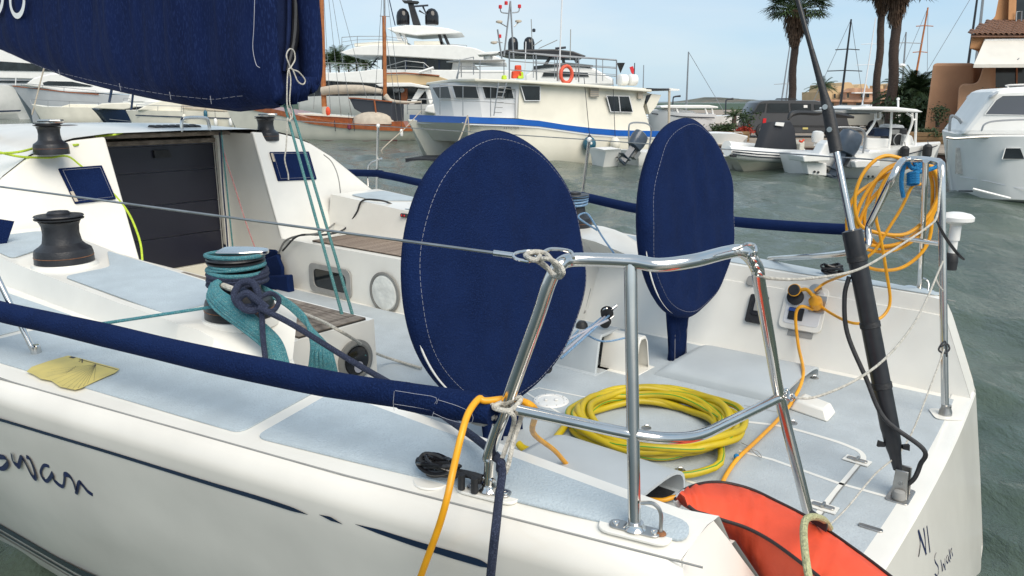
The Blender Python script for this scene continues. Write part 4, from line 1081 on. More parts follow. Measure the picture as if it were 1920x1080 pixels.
fartube([(712, 327), (740, 332), (790, 343), (830, 350)], 'short navy padded tube between the far stanchion and the far winch', r=.034)
fartube([(1090, 368), (1150, 382), (1200, 392), (1300, 405), (1380, 416), (1480, 424), (1560, 429), (1592, 430)], 'navy padded tube behind the farther wheel cover, over the water', t=T0 + 1.80, r=.034)

# ---- bungee, mooring rope, cable over the near rail
g = lambda u, v, t: Tp(u, v, t)
rope([on_line(930, 752, pb1, top1) - BX * .02, on_line(945, 760, pb1, top1) - BX * .025, on_line(968, 764, pb1, top1) - BX * .02, on_line(962, 752, pb1, top1) + BX * .03, on_line(940, 756, pb1, top1) - BX * .03, on_line(972, 770, pb1, top1) - BX * .025, g(962, 800, 1.42), g(945, 850, 1.38), g(935, 880, 1.36), g(941, 893, 1.355), g(952, 875, 1.36), g(962, 830, 1.39), g(975, 790, 1.43), g(982, 762, 1.46)],
     .0065, 'whiterope', 'grey white cord loop hanging from the middle of the near rail leg', 'cord_loop')
rope([g(936, 882, 1.352), g(938, 868, 1.35), g(942, 884, 1.345), g(936, 930, 1.30), g(930, 985, 1.20), g(925, 1030, 1.19), g(918, 1100, 1.20)], [.009, .010, .0105, .0105, .0105, .0105], 'navyrope', 'navy mooring rope hanging over the hull side below the cord loop', 'mooring_rope')
cab = [wall_hit(1530, 585) + wn_ * .06, wall_hit(1510, 582) + wn_ * .10, wall_hit(1500, 600) + wn_ * .09, wall_hit(1502, 650) + wn_ * .06, Zp(1506, 700, -1.36), Zp(1490, 745, -1.40), Zp(1460, 785, -1.415), Zp(1420, 825, -1.418), Zp(1385, 858, -1.418), Zp(1365, 885, -1.418), Zp(1348, 915, -1.418),
       Zp(1320, 945, -1.415), Zp(1270, 932, -1.41), Zp(1235, 938, -1.42), Zp(1160, 925, -1.42), Zp(1080, 885, -1.36), Zp(1040, 845, -1.22), Zp(1000, 812, -1.02), on_line(972, 785, pb1, top1) + BX * .07, on_line(950, 755, pb1, top1) + BX * .03, on_line(925, 745, pb1, top1) - BX * .03,
       g(898, 748, 1.36), g(878, 775, 1.31), g(864, 820, 1.26), g(850, 880, 1.225), g(838, 935, 1.19), g(822, 990, 1.18), g(800, 1050, 1.18), g(782, 1100, 1.19)]
rope(cab, .0088, 'cable', 'thick orange power cable from the wall socket to the near rail and down the hull', 'power_cable', cat='cable', seg=12)
# upper rail lashing
rope([Zp(992, 478, -.33), Zp(1003, 474, -.325), Zp(1012, 480, -.33), Zp(1003, 488, -.33), Zp(992, 484, -.325), Zp(985, 478, -.325), Zp(1000, 472, -.32), Zp(1020, 474, -.325), Zp(1030, 482, -.33), Zp(1042, 500, -.35), Zp(1048, 515, -.37), Zp(1038, 518, -.38), Zp(1025, 500, -.36), Zp(1012, 487, -.335), Zp(1030, 486, -.33), Zp(1050, 498, -.345), Zp(1056, 512, -.36), Zp(1046, 520, -.38), Zp(1028, 505, -.37), Zp(1005, 488, -.335), Zp(990, 484, -.335)],
     .0052, 'whiterope', 'white cord lashing between the wire end and the curved near rail', 'lashing')
# ---- ropes on the near primary winch
k_ = .90; zt = PW2.z
def ringpts(P, r, z, n=20, wob_=.004, ph=0):
    return [P + Vector((math.cos(a) * (r + wob_ * math.sin(3 * a + ph)), math.sin(a) * (r + wob_ * math.sin(2 * a + ph)), z + .006 * math.sin(a + ph))) for a in np.linspace(0, 2 * math.pi, n, endpoint=False)]
hk = .86 * k_
coil = thing('rope_coil', PW2 + Vector((0, 0, .1)), 'teal rope coiled round the winch nearest the middle, its bight spilling to the deck', 'rope')
for i, (r_, z) in enumerate(((.104, .262), (.108, .245), (.11, .30), (.112, .225))):
    b = MB(); b.tube(ringpts(PW2, r_ * k_ / .9, z * hk / .86 * .95, ph=i * 1.7), .0085, 8, closed=True, smooth=2); b.build('turn', 'teal', coil)
wp = lambda du, dv, dd=0: CAM + ray(451 + du, 592 + dv) * ((PW2 - CAM).dot(Vector((0, cP, -sP))) - dd)
rs = random.Random(5)
Lb = [(-50, -66, .10), (-58, -50, .14), (-60, -33, .16), (-46, -11, .19), (-12, 15, .21), (21, 41, .22), (45, 62, .22), (56, 91, .22), (60, 125, .20)]
Rb = [(-30, -68, .12), (-40, -58, .15), (-32, -45, .17), (-8, -32, .20), (24, -6, .21), (57, 21, .20), (80, 48, .19), (93, 91, .19), (99, 125, .18)]
for i in range(22):
    k = .06 + .82 * (i % 11) / 10 + rs.uniform(-.03, .03); lay = .012 * (i // 11) + .022 * math.sin(math.pi * min(1, max(0, k)))
    P_ = [wp(a[0] + (c[0] - a[0]) * k + rs.uniform(-2, 2), a[1] + (c[1] - a[1]) * k + rs.uniform(-2, 2), a[2] + (c[2] - a[2]) * k + lay) for a, c in zip(Lb, Rb)]
    b = MB(); b.tube(P_, .0082 + .0006 * rs.random(), 8, smooth=6); b.build('rope_strand', 'teal', coil)
for i in range(10):
    k = i / 9
    P_ = [wp(32, -59 + 8 * k, -.02), wp(85, -30 + 10 * k, -.02), wp(120, 2 + 10 * k, .0), wp(133 + 30 * k, 45 + 12 * k, .04), wp(131 + 44 * k + rs.uniform(-3, 3), 75 + 6 * k, .05 + .02 * math.sin(3.1 * k)), wp(128 + 52 * k, 112, .04)]
    b = MB(); b.tube(P_, .0085, 8, smooth=6); b.build('rope_strand', 'teal', coil)
rope([wp(-30, -20, .12), lerp(wp(-30, -20, .12), Zp(190, 607, -.825), .5), Zp(190, 607, -.825), Zp(120, 628, -.88)], .0065, 'teal', 'single teal line leading from the middle winch to the side deck', sm=0)
nv = thing('knotted_rope', PW2 + Vector((0, 0, .12)), 'navy rope knotted on the middle winch and led aft to the near rail', 'rope')
for i, z in enumerate((.215, .195, .17)):
    b = MB(); b.tube(ringpts(PW2, .112, z * .86, ph=i), .0115, 8, closed=True, smooth=2); b.build('turn', 'navyrope', nv)
b = MB(); b.tube([wp(-30, -52, .10), wp(10, -45, .2), wp(28, -20, .25), wp(0, -18, .27), wp(-12, -38, .26), wp(0, -60, .24), wp(22, -62, .25), wp(34, -38, .26), wp(30, -12, .27), wp(8, -12, .29), wp(-4, -30, .29), wp(12, -42, .30), wp(30, -30, .29), wp(50, -14, .28)], .0135, 10, smooth=7); b.build('knot', 'navyrope', nv)
b = MB(); b.tube([wp(30, -32, .24), wp(56, -42, .18), wp(72, -30, .16), wp(62, -10, .18), wp(40, -10, .24)], .010, 10, smooth=7); b.build('knot_loop', 'navyrope', nv)
b = MB(); b.tube([wp(34, -16, .29), wp(50, -8, .29), wp(100, 18, .26), wp(200, 80, .2), Tp(720, 712, 1.80), Tp(790, 752, 1.66), Tp(870, 806, 1.55), Tp(920, 845, 1.47), Tp(940, 868, 1.36)], .0115, 10, smooth=6); b.build('standing_part', 'navyrope', nv)
b = MB(); b.tube([wp(34, -20, .27), wp(40, 0, .27), wp(42, 40, .27), wp(47, 85, .26)], .0105, 10, smooth=6); b.build('rope_tail', 'navyrope', nv)
b = MB(); b.tube([wp(-44, -62, .12), wp(-20, -52, .17), wp(6, -44, .17)], .012, 8, smooth=4); b.build('pale_turn', 'whiterope', nv)
rope([W(4.2, 2.35, -1.04), Zp(560, 585, -1.03), Zp(640, 622, -1.02), Zp(700, 660, -1.3), Zp(740, 675, -1.41), Zp(790, 690, -1.42)], .008, 'whiterope', 'grey white rope crossing the near teak bench to the cockpit floor')

# ---- yellow hose
hc = Zp(1222, 806, -1.43)
hose = thing('hose_coil', hc, 'thick yellow hose with green stripe coiled on the cockpit floor', 'hose')
rs = random.Random(3)
pts = []; NL = 15; npp = 20
prm = []
for L in range(NL):
    prm.append((.235 + .130 * abs(math.sin(L * 2.1 + .6)) + rs.uniform(-.012, .012), rs.uniform(-.035, .035), rs.uniform(-.04, .04), .018 + .0050 * L + rs.uniform(0, .012)))
for L in range(NL):
    A_ = prm[L]; B_ = prm[(L + 1) % NL]
    for k in range(npp):
        q = k / npp; a = 2 * math.pi * q - 0.55
        r_ = A_[0] * (1 - q) + B_[0] * q; cx = A_[1] * (1 - q) + B_[1] * q; cy = A_[2] * (1 - q) + B_[2] * q; z = A_[3] * (1 - q) + B_[3] * q
        z += .010 * math.sin(5 * a + L) 
        pts.append(hc + Vector((cx + r_ * 1.02 * math.cos(a), cy + r_ * .95 * math.sin(a), max(.017, z * .85))))
tail0 = [Zp(972, 832, -1.40), Zp(985, 842, -1.41), Zp(1020, 848, -1.41), Zp(1047, 815, -1.40)]
pts = [Zp(1272, 892, -1.41), Zp(1310, 886, -1.40), Zp(1350, 868, -1.39)] + pts
b = MB(); b.tube(pts, .0150, 12, smooth=3); b.build('hose_tube', 'hose', hose)
P3 = catmull(pts, 3)
b = MB(); sg = []
for i, p in enumerate(P3):
    d = (P3[min(i + 1, len(P3) - 1)] - P3[max(i - 1, 0)]).normalized(); u_ = Vector((0, 0, 1)) - d * d.z; u_.normalize(); w_ = d.cross(u_)
    a = .5 + i * .02
    sg.append(p + (u_ * math.cos(a) + w_ * math.sin(a)) * .0140)
b.tube(sg, .0026, 6); b.build('green_stripe', 'green', hose)
b = MB(); b.tube(tail0 + [min(pts[3:60], key=lambda p: p.x - p.y * .3)], .0155, 12, smooth=6); b.build('hose_tail', 'hose', hose)
b = MB(); q = Zp(1322, 829, -1.36); b.tube([q, q + Vector((.035, .01, .0))], .017, 12); b.build('red_collar', 'red', hose)
b = MB(); q = Zp(1381, 856, -1.415); b.sphere(q, .012, 12, 8); single(b, 'plastic_ball', 'bluerope', 'small blue plastic ball on the cockpit floor beside the yellow hose', 'ball')
rope([Zp(1390, 830, -1.42), Zp(1405, 838, -1.42), Zp(1415, 850, -1.42), Zp(1428, 858, -1.42), Zp(1420, 846, -1.42), Zp(1400, 842, -1.42), Zp(1385, 852, -1.42)], .0016, 'grey', 'thin grey wire lying beside the blue ball on the cockpit floor', 'wire', cat='wire')

# ---- orange cable hung on the far rail
cc = thing('cable_coil', Yp(1690, 400, 3.75), 'orange cable hung in big loops on the far stern rail', 'cable')
yy = 3.86
c_ = lambda u, v, d=0: Yp(u, v, yy + d)
loops = [
 [(1712, 305), (1660, 292), (1622, 320), (1603, 370), (1612, 420), (1650, 437), (1700, 438), (1740, 405), (1760, 360), (1752, 320), (1720, 304)],
 [(1720, 306), (1680, 310), (1640, 340), (1612, 385), (1606, 420), (1625, 455), (1665, 461), (1710, 445), (1745, 405), (1762, 350), (1748, 315), (1722, 303)],
 [(1716, 308), (1690, 318), (1655, 350), (1620, 395), (1606, 450), (1635, 470), (1680, 468), (1725, 440), (1752, 395), (1757, 345), (1745, 318), (1722, 306)],
 [(1722, 304), (1690, 305), (1655, 322), (1628, 372), (1622, 425), (1650, 462), (1690, 455), (1735, 420), (1763, 370), (1757, 325), (1735, 303)],
 [(1714, 310), (1670, 325), (1625, 350), (1598, 375), (1588, 420), (1600, 480), (1640, 505), (1695, 500), (1740, 455), (1748, 380), (1745, 330), (1724, 308)],
]
for i, L in enumerate(loops):
    b = MB(); b.tube([c_(u, v, .012 * (i - 1.5) + .01 * math.sin(j)) for j, (u, v) in enumerate(L)], .0090, 10, closed=True, smooth=7); b.build('cable_loop', 'cable', cc)
b = MB(); b.tube([c_(1722, 306, -.02), c_(1690, 310, -.02), c_(1655, 345, -.02), c_(1642, 400, -.03), c_(1652, 450, -.03), c_(1662, 510, -.02), Tp(1669, 560, 4.22), Tp(1662, 585, 4.2), Tp(1642, 600, 4.15), Tp(1600, 606, 4.1), wall_hit(1560, 590) + wn_ * .06, wall_hit(1530, 566) + wn_ * .05], .0078, 10, smooth=8); b.build('cable_tail', 'cable', cc)
b = MB(); b.tube([c_(1728, 345, -.03), c_(1710, 350, -.03), c_(1690, 390, -.03), c_(1662, 435, -.03), c_(1640, 470, -.02), c_(1612, 492, .0), c_(1590, 512, .0), wall_hit(1555, 535) + wn_ * .07, wall_hit(1532, 550) + wn_ * .06], .0078, 10, smooth=8); b.build('cable_tail', 'cable', cc)
b = MB(); b.lathe([(.014, .0), (.030, .025), (.036, .055), (.036, .085), (.028, .095), (.014, .115), (.010, .14)], wall_hit(1534, 580) + wn_ * .012, (wn_ + Vector((0, 0, .5))).normalized(), 20); single(b, 'power_plug', 'cable', 'yellow orange power plug pushed into the wall socket panel', 'plug')
b = MB(); b.tube([wall_hit(1505, 548) + wn_ * .055, wall_hit(1518, 548) + wn_ * .06, wall_hit(1530, 560) + wn_ * .07, wall_hit(1536, 568) + wn_ * .06], .011, 8, smooth=5); single(b, 'plug_strap', 'cable', 'short orange strap joining the black socket cap and the plug', 'strap')
q = lambda u, v: Yp(u, v, yy - .06)
br = thing('tie_rope', q(1715, 320), 'bright blue rope knotted round the orange cable on the far rail', 'rope')
b = MB(); b.tube([q(1694, 370), q(1690, 345), q(1693, 318), q(1702, 302), q(1712, 300), q(1718, 312), q(1722, 322), q(1742, 318), q(1756, 312), q(1756, 304), q(1740, 303), q(1722, 310), q(1712, 316), q(1704, 306), q(1716, 297), q(1728, 302), q(1722, 318), q(1712, 325)], .0105, 8, smooth=6); b.build('bow', 'bluerope', br)
for i in range(5):
    b = MB(); P_ = [q(1712 + 9 * math.cos(a), 326 + i * 4.5 + 3 * math.sin(a)) + Vector((0, .02 * math.sin(a), 0)) for a in np.linspace(0, 6.28, 12, endpoint=False)]; b.tube(P_, .0075, 8, closed=True, smooth=2); b.build('knot_turn', 'bluerope', br)

# ---- white lines and chain at the stern gates
def chain(P, Q, n, label):
    root = thing('shackle_chain', P, label, 'chain')
    for i in range(n):
        c0 = lerp(P, Q, (i + .5) / n); d = (Q - P).normalized(); s_ = Vector((0, 0, 1)).cross(d).normalized() if i % 2 else Vector((.3, 0, 1)).normalized()
        b = MB(); L_ = (Q - P).length / n * .75; b.tube([c0 + d * L_ * math.cos(a) + s_ * .010 * math.sin(a) for a in np.linspace(0, 6.28, 12, endpoint=False)], .0036, 6, closed=True); b.build('link', 'steel', root)
chain(Zp(1406, 478, -.34), Zp(1422, 516, -.40), 6, 'small steel chain hanging from the loop at the bend of the near rail')
chain(Zp(1468, 742, -.86), Zp(1487, 746, -.86), 3, 'small steel shackle at the end of the near middle rail')
rope([Zp(1420, 512, -.40), Zp(1445, 522, -.42), Zp(1520, 522, -.46), Zp(1610, 505, -.52), Zp(1680, 465, -.52), Zp(1740, 425, -.47), Zp(1757, 405, -.44), Zp(1762, 360, -.36), Zp(1766, 320, -.29)], .0042, 'whiterope', 'upper white line sagging between the near rail and the far stern rail')
rope([Zp(1486, 746, -.86), Zp(1530, 744, -.87), Zp(1600, 715, -.86), Zp(1660, 672, -.83), Zp(1710, 612, -.80), Zp(1738, 560, -.80), Zp(1755, 520, -.74), Zp(1768, 490, -.70)], .0042, 'whiterope', 'lower white line sagging between the near middle rail and the far stern post')
rope([Zp(1755, 522, -.76), Zp(1760, 535, -.78), Zp(1768, 545, -.79)], .004, 'whiterope', 'short white rope end knotted on the far stern post')
rope([Zp(1770, 655, -1.06), Zp(1752, 705, -1.12), Zp(1700, 830, -1.26), Zp(1640, 890, -1.33), Zp(1590, 950, -1.38), Zp(1555, 985, -1.40)], .0032, 'whiterope', 'thin pale line from the far stern post down to the orange buoy')
rope([Zp(1764, 650, -1.05), Zp(1776, 645, -1.04), Zp(1780, 655, -1.06), Zp(1770, 662, -1.07), Zp(1760, 655, -1.06), Zp(1772, 640, -1.04), Zp(1775, 668, -1.08)], .004, 'black', 'black cord tied round the middle of the far stern post', 'cord')
rope([Zp(1756, 414, -.5), Zp(1768, 440, -.56), Zp(1785, 465, -.62), Zp(1800, 482, -.66), Zp(1808, 486, -.67), Zp(1796, 474, -.64), Zp(1775, 446, -.57), Zp(1758, 416, -.5)], .0035, 'black', 'black cable tail dangling beside the white satellite antenna', 'cord')
# ---- lines on the coach roof
bp = lambda u, v, ds=-.02: (lambda P: P)(Sp(u, v, 5.42 + ds))
def bulk_hit(u, v, lift=.008):
    r = ray(u, v); n = (AX - Vector((0, 0, .36))).normalized(); P0 = W(5.4, T0, -.55)
    return CAM + r * ((P0 - CAM).dot(n) / r.dot(n) - lift)
rope([bulk_hit(-20, 283), bulk_hit(0, 286), bulk_hit(40, 294), bulk_hit(90, 296), bulk_hit(125, 293), bulk_hit(150, 310), bulk_hit(185, 340), bulk_hit(215, 366), bulk_hit(240, 398), bulk_hit(255, 430), bulk_hit(264, 460), bulk_hit(267, 488)], .0075, 'lime', 'lime yellow rope curving down past the left instrument cover to the companionway')
rope([Zp(300, 243, -.22), Zp(250, 240, -.22), Zp(225, 250, -.22), Zp(200, 254, -.23), Zp(150, 256, -.25)], .0075, 'lime', 'lime yellow rope lying across the sliding hatch')
rope([Zp(168, 264, -.27), Zp(140, 272, -.28), Zp(100, 268, -.28), Zp(40, 284, -.30), Zp(-10, 288, -.32)], .0075, 'lime', 'lime yellow rope behind the winch at the far left')
rope([W(5.93, 3.58, -.22), Sp(414, 275, 5.36), Sp(418, 350, 5.34), Sp(424, 420, 5.32), Sp(428, 478, 5.3)], .006, 'navyrope', 'dark rope tail hanging beside the companionway', group='rope tails by the companionway')
rope([W(5.93, 3.6, -.22), Sp(417, 270, 5.36), Sp(425, 350, 5.34), Sp(432, 420, 5.32), Sp(437, 470, 5.3)], .006, 'teal2', 'green rope tail hanging beside the companionway', group='rope tails by the companionway')
rope([W(5.93, 3.6, -.22), Sp(420, 285, 5.36), Sp(440, 350, 5.34), Sp(462, 420, 5.25), Sp(482, 475, 5.2)], .0045, 'redrope', 'thin red line slanting down beside the companionway', group='rope tails by the companionway')
rope([bulk_hit(606, 290), bulk_hit(622, 305), bulk_hit(634, 335), bulk_hit(638, 380), bulk_hit(630, 415), Tp(600, 436, 3.62), Tp(560, 442, 3.60), Tp(535, 452, 3.58), Tp(522, 475, 3.58)], .008, 'ringgrey', 'grey cable looping over the far cabin corner to the bench')
rope([Tp(740, 385, 4.3), Tp(715, 376, 4.2), Tp(680, 376, 4.14), Tp(668, 400, 4.12), Tp(645, 430, 4.08), Tp(610, 440, 3.7), Tp(560, 442, 3.56), Tp(530, 470, 3.56)], .0075, 'black', 'black cable from the far coaming down onto the bench')
for px, lb in (([(108, 317), (189, 311), (216, 374), (140, 383)], 'navy rectangular instrument cover on the bulkhead left of the companionway'), ([(504, 286), (577, 285), (592, 337), (520, 340)], 'navy rectangular instrument cover on the bulkhead right of the companionway')):
    P = [bulk_hit(u, v) for u, v in px]; n_ = (-AX + Vector((0, 0, .36))).normalized()
    ic = thing('instrument_cover', P[3], lb, 'instrument cover', 'instrument covers on the bulkhead')
    b = MB(); b.prism(P, n_ * .02); b.build('cover_cloth', 'canvas', ic, bevel=.005)
    c0 = sum(P, Vector()) / 4
    b = MB(); b.tube([lerp(p, c0, .13) + n_ * .022 for p in P] + [lerp(P[0], c0, .13) + n_ * .022], .0012, 4); b.build('stitching', 'thread', ic)
    b = MB(); a_ = lerp(P[3], P[0], .05) if px[0][0] < 200 else lerp(P[0], P[3], .05); e_ = (P[1] - P[0]).normalized(); f_ = (P[3] - P[0]).normalized() * (-1 if px[0][0] < 200 else 1)
    b.prism([a_ + n_ * .02, a_ + e_ * .02 + n_ * .02, a_ + e_ * .02 + f_ * .07 + n_ * .02, a_ + f_ * .07 + n_ * .02], n_ * .003); b.build('maker_tab', 'tan', ic)
# second window cover at the far left
b = MB(); b.prism([Sp(u, v, 4.9) for u, v in ((-40, 405), (27, 415), (10, 465), (-40, 470))], AX * .02)
single(b, 'window_cover', 'canvas', 'navy cloth at the left edge of the picture beside the near coaming', 'window cover')
# navy bag by the bench
bag = thing('rope_bag', Tp(510, 560, 3.52), 'navy cloth rope bag hanging at the end of the far bench', 'bag')
def cloth(px, tt, d, name, par):
    b = MB(); b.prism([Tp(u, v, tt) for u, v in px], -BX * d); return b.build(name, 'canvas', par, bevel=.012)
cloth([(440, 462), (520, 468), (530, 478), (526, 540), (450, 520)], 3.62, .02, 'back_cloth', bag)
cloth([(488, 490), (524, 476), (534, 500), (537, 555), (500, 545)], 3.56, .03, 'side_cloth', bag)
cloth([(497, 516), (550, 514), (555, 560), (505, 555)], 3.52, .06, 'pocket', bag)
disc_on(Tp(492, 522, 3.46), -BX, [(0, 0), (.014, 0), (.014, .004), (0, .006)], 'button', 'thread', bag, 10)

# ---- black line bundles
def bundle(c0, ex, ey, rx, ry, n, r, label, seed=1):
    root = thing('line_bundle', c0, label, 'cord'); rs = random.Random(seed)
    for i in range(n):
        sx = rx * rs.uniform(.7, 1.05); sy = ry * rs.uniform(.5, 1.05); z = rs.uniform(.008, .055)
        dx = rs.uniform(-.01, .01)
        b = MB(); b.tube([c0 + ex * (sx * math.cos(a) + dx) + ey * sy * math.sin(a) + Vector((0, 0, z + .008 * math.sin(2 * a + i))) for a in np.linspace(0, 6.28, 14, endpoint=False)], r, 7, closed=True, smooth=2); b.build('loop', 'blackgloss' if i % 3 else 'black', root)
    return root
c0 = Zp(822, 897, -.985); ex = (Zp(900, 918, -.985) - c0).normalized(); ey = Vector((-ex.y, ex.x, 0))
lb = bundle(c0, ex, ey, .060, .030, 11, .0052, 'black control line coiled in a small bundle on the near side deck', 4)
b = MB(); b.tube([c0 + ex * .05 + Vector((0, 0, .03)), c0 + ex * .10 + Vector((0, 0, .035)), c0 + ex * .135 + Vector((0, 0, .03))], [.012, .010, .014], 8, smooth=4); b.build('bundle_neck', 'black', lb)
for k in (.085, .125):
    b = MB(); b.tube([c0 + ex * k - ey * .02 + Vector((0, 0, .0)), c0 + ex * k - ey * .018 + Vector((0, 0, .04))], .010, 10); b.build('clip', 'black', lb)
b = MB(); b.tube([c0 + ex * .13 + Vector((0, 0, .03)), c0 + ex * .155 + Vector((0, 0, .04)), c0 + ex * .175 + Vector((0, 0, .03)), c0 + ex * .17 + Vector((0, 0, .0))], .006, 8, smooth=4); b.build('shackle', 'steel', lb)
b = MB(); b.lathe([(0, 0), (.052, 0), (.05, .005), (0, .006)], c0 - ex * .02 + Vector((0, 0, -.012)), seg=32); b.build('round_pad', 'gel', yacht)
c0 = Zp(1560, 513, -.97)
bundle(c0, Vector((1, 0, 0)), Vector((0, 1, 0)), .065, .03, 8, .006, 'black cord bundle lying on the far side deck by the backstay', 9)
# ---- sticker with wind chart
sk_pts = [(50, 697), (60, 688), (92, 677), (128, 667), (150, 672), (224, 692), (216, 699), (186, 712), (152, 728), (140, 731), (112, 725), (96, 714), (76, 710), (62, 702)]
b = MB(); zs_ = lambda u, v, l=0: Zp(u, v, -.982 + l)
def sdz(u, v, l=0.0):
    P = Zp(u, v, -.985); s_, t_, _ = st(P); z = side_z(s_, t_) + .0065 + l; return Zp(u, v, z)
b.prism([sdz(u, v) for u, v in sk_pts], (0, 0, .0012)); stck = b.build('chart_sticker', 'yellowsticker', yacht, smooth=False)
b = MB(); o0 = (180, 683)
for e_ in ((96, 693), (88, 699), (88, 706), (98, 712), (108, 718), (116, 724), (126, 727), (136, 729), (146, 728), (156, 724), (164, 719), (176, 714)): b.ribbon([sdz(*o0, .0018), sdz(*e_, .0018)], (0, 0, 1), .0009)
b.build('printed_line', 'ink', stck, smooth=False)
b = MB(); b.ribbon([sdz(148, 673, .0018), sdz(180, 682, .0018), sdz(220, 693, .0018)], (0, 0, 1), .003); b.ribbon([sdz(132, 669, .0018), sdz(140, 671, .0018)], (0, 0, 1), .012); b.ribbon([sdz(148, 678, .0018), sdz(154, 673, .0018), sdz(154, 680, .0018)], (0, 0, 1), .004)
for x in range(4): b.ribbon([sdz(112 + x * 5, 702 - x * 3, .0018), sdz(124 + x * 5, 700 - x * 3, .0018), sdz(130 + x * 4, 695 - x * 3, .0018)], (0, 0, 1), .001)
b.build('printed_mark', 'ink', stck, smooth=False)

# ---- steering lines and blocks beside the grey box
for i, (a_, c0) in enumerate((((1155, 575), (1058, 650)), ((1150, 580), (1055, 662)), ((1148, 586), (1052, 672)), ((1140, 600), (1058, 640)))):
    rope([Zp(*a_, -1.14), Zp(*c0, -1.20)], .006, 'lightblue' if i % 2 == 0 else 'thread', ['light blue control line from the larger block, topmost of the bunch by the steering box', 'pale control line just under the topmost one by the steering box', 'light blue control line in the middle of the bunch by the steering box', 'pale control line lowest in the bunch by the steering box'][i], 'control_line', 'control lines by the steering box', sm=0)
rope([Zp(1085, 618, -1.22), Zp(1040, 670, -1.35), Zp(1025, 690, -1.40)], .005, 'lightblue', 'light blue line from the box top down to the small floor block', 'control_line')
rope([Zp(1090, 622, -1.22), Zp(1130, 640, -1.2), Zp(1180, 632, -1.2)], .005, 'lightblue', 'light blue line lying along the top of the grey steering box', 'control_line')
def block(P, ax, r, label):
    root = thing('rope_block', P, label, 'block')
    ax = Vector(ax).normalized()
    for k in (-1, 1):
        b = MB(); b.lathe([(0, 0), (r, 0), (r, .006), (r * .7, .009), (0, .009)], P + ax * k * .012 - ax * .0045, ax, 20); b.build('cheek', 'black', root)
    b = MB(); b.lathe([(r * .8, -.008), (r * .65, 0), (r * .8, .008)], P, ax, 20); b.build('sheave', 'steel', root)
    b = MB(); b.tube([P, P + Vector((.3, .1, .2)).normalized() * r * 2.0], .007, 8); b.build('shackle', 'steel', root)
block(Zp(1138, 586, -1.13), (0, 1, .4), .035, 'larger black rope block above the grey steering box')
block(Zp(1135, 604, -1.18), (.4, 1, .2), .03, 'black rope block under the larger block beside the grey box')
block(Zp(1025, 690, -1.38), (.6, -1, .1), .028, 'small black rope block on the cockpit floor below the near wheel cover')
b = MB(); q = Zp(1091, 612, -1.22); b.lathe([(.035, -.01), (.032, .015), (.02, .03), (0, .03)], q, seg=14); b.build('box_fairlead', 'black', yacht)
rope([Zp(1120, 432, -.80), Zp(1085, 408, -.72), Zp(1100, 400, -.70), Zp(1115, 420, -.76), Zp(1130, 445, -.84), Zp(1152, 476, -.90)], .006, 'lightblue', 'light blue line leading off the farther winch on the far coaming')
ft = thing('rope_turns', PW6 + Vector((0, 0, .16)), 'light blue rope wound round the winch behind the nearer wheel cover', 'rope')
for i in range(4):
    b = MB(); b.tube(ringpts(PW6, .092, .165 + i * .016, ph=i), .008, 8, closed=True, smooth=2); b.build('turn', 'lightblue', ft)
# ---- orange buoy with piping
Az, Bz = -1.0, -.985
Au = [(1266, 938), (1282, 921), (1312, 909), (1352, 906), (1405, 918), (1455, 941), (1520, 975), (1600, 1030), (1660, 1075), (1740, 1140)]
Bu = [(1290, 950), (1305, 961), (1325, 967), (1358, 978), (1400, 992), (1445, 1016), (1500, 1056), (1540, 1088), (1580, 1130), (1640, 1180)]
Cu = [(1330, 975), (1350, 985), (1365, 1000), (1380, 1030), (1400, 1065), (1425, 1095), (1460, 1130), (1500, 1160), (1540, 1200), (1600, 1240)]
ca = catmull([Zp(u, v, Az - .10 * i / 9) for i, (u, v) in enumerate(Au)], 5); cb = catmull([Zp(u, v, Bz - .10 * i / 9) for i, (u, v) in enumerate(Bu)], 5); ccv = catmull([Zp(u, v, Az - .16 - .1 * i / 9) for i, (u, v) in enumerate(Cu)], 5)
buoy = thing('rescue_buoy', Zp(1400, 1000, -1.15), 'orange fabric horseshoe buoy with black piping at the stern corner', 'life buoy')
rings = []
rs = random.Random(8)
for i in range(len(ca)):
    a_, c0, d_ = ca[i], cb[i], ccv[i]
    e_ = a_ + (d_ - c0) * .9
    wv = .004 * math.sin(i * 1.7) + .003 * math.sin(i * 4.1)
    m1 = lerp(a_, c0, .3) + Vector((0, 0, .026 + wv)); m2 = lerp(a_, c0, .7) + Vector((0, 0, .022 - wv))
    n_ = (c0 - a_).normalized()
    m3 = lerp(c0, d_, .35) + n_ * (.020 + wv); m4 = lerp(c0, d_, .7) + n_ * (.016 - wv); m5 = lerp(a_, e_, .5) - n_ * .02
    rings.append([a_, m1, m2, c0, m3, m4, d_, e_, m5])
c_s = sum(rings[0], Vector()) / 9
rings = [[lerp(p, c_s, .35) - (rings[1][0] - rings[0][0]) * .6 for p in rings[0]]] + rings
b = MB(); b.loft(rings, closed=True, caps=True); b.build('buoy_body', 'orange', buoy, ang=75)
b = MB(); b.tube([p + Vector((0, 0, .003)) for p in ca], .0045, 8); b.build('piping', 'blackpipe', buoy)
b = MB(); b.tube([p + Vector((0, 0, .003)) for p in cb], .0045, 8); b.build('piping', 'blackpipe', buoy)
b = MB(); b.tube([Zp(1283, 922, -1.0), Zp(1268, 936, -1.0), Zp(1272, 948, -1.02)], .007, 8, smooth=4); b.build('white_tape', 'white', buoy)
b = MB(); q = Zp(1535, 985, -1.01); b.prism([Zp(1520, 968, -1.03), Zp(1552, 990, -1.03), Zp(1549, 998, -1.03), Zp(1516, 976, -1.03)], (0, 0, .02)); b.build('dark_strap', 'black', buoy)
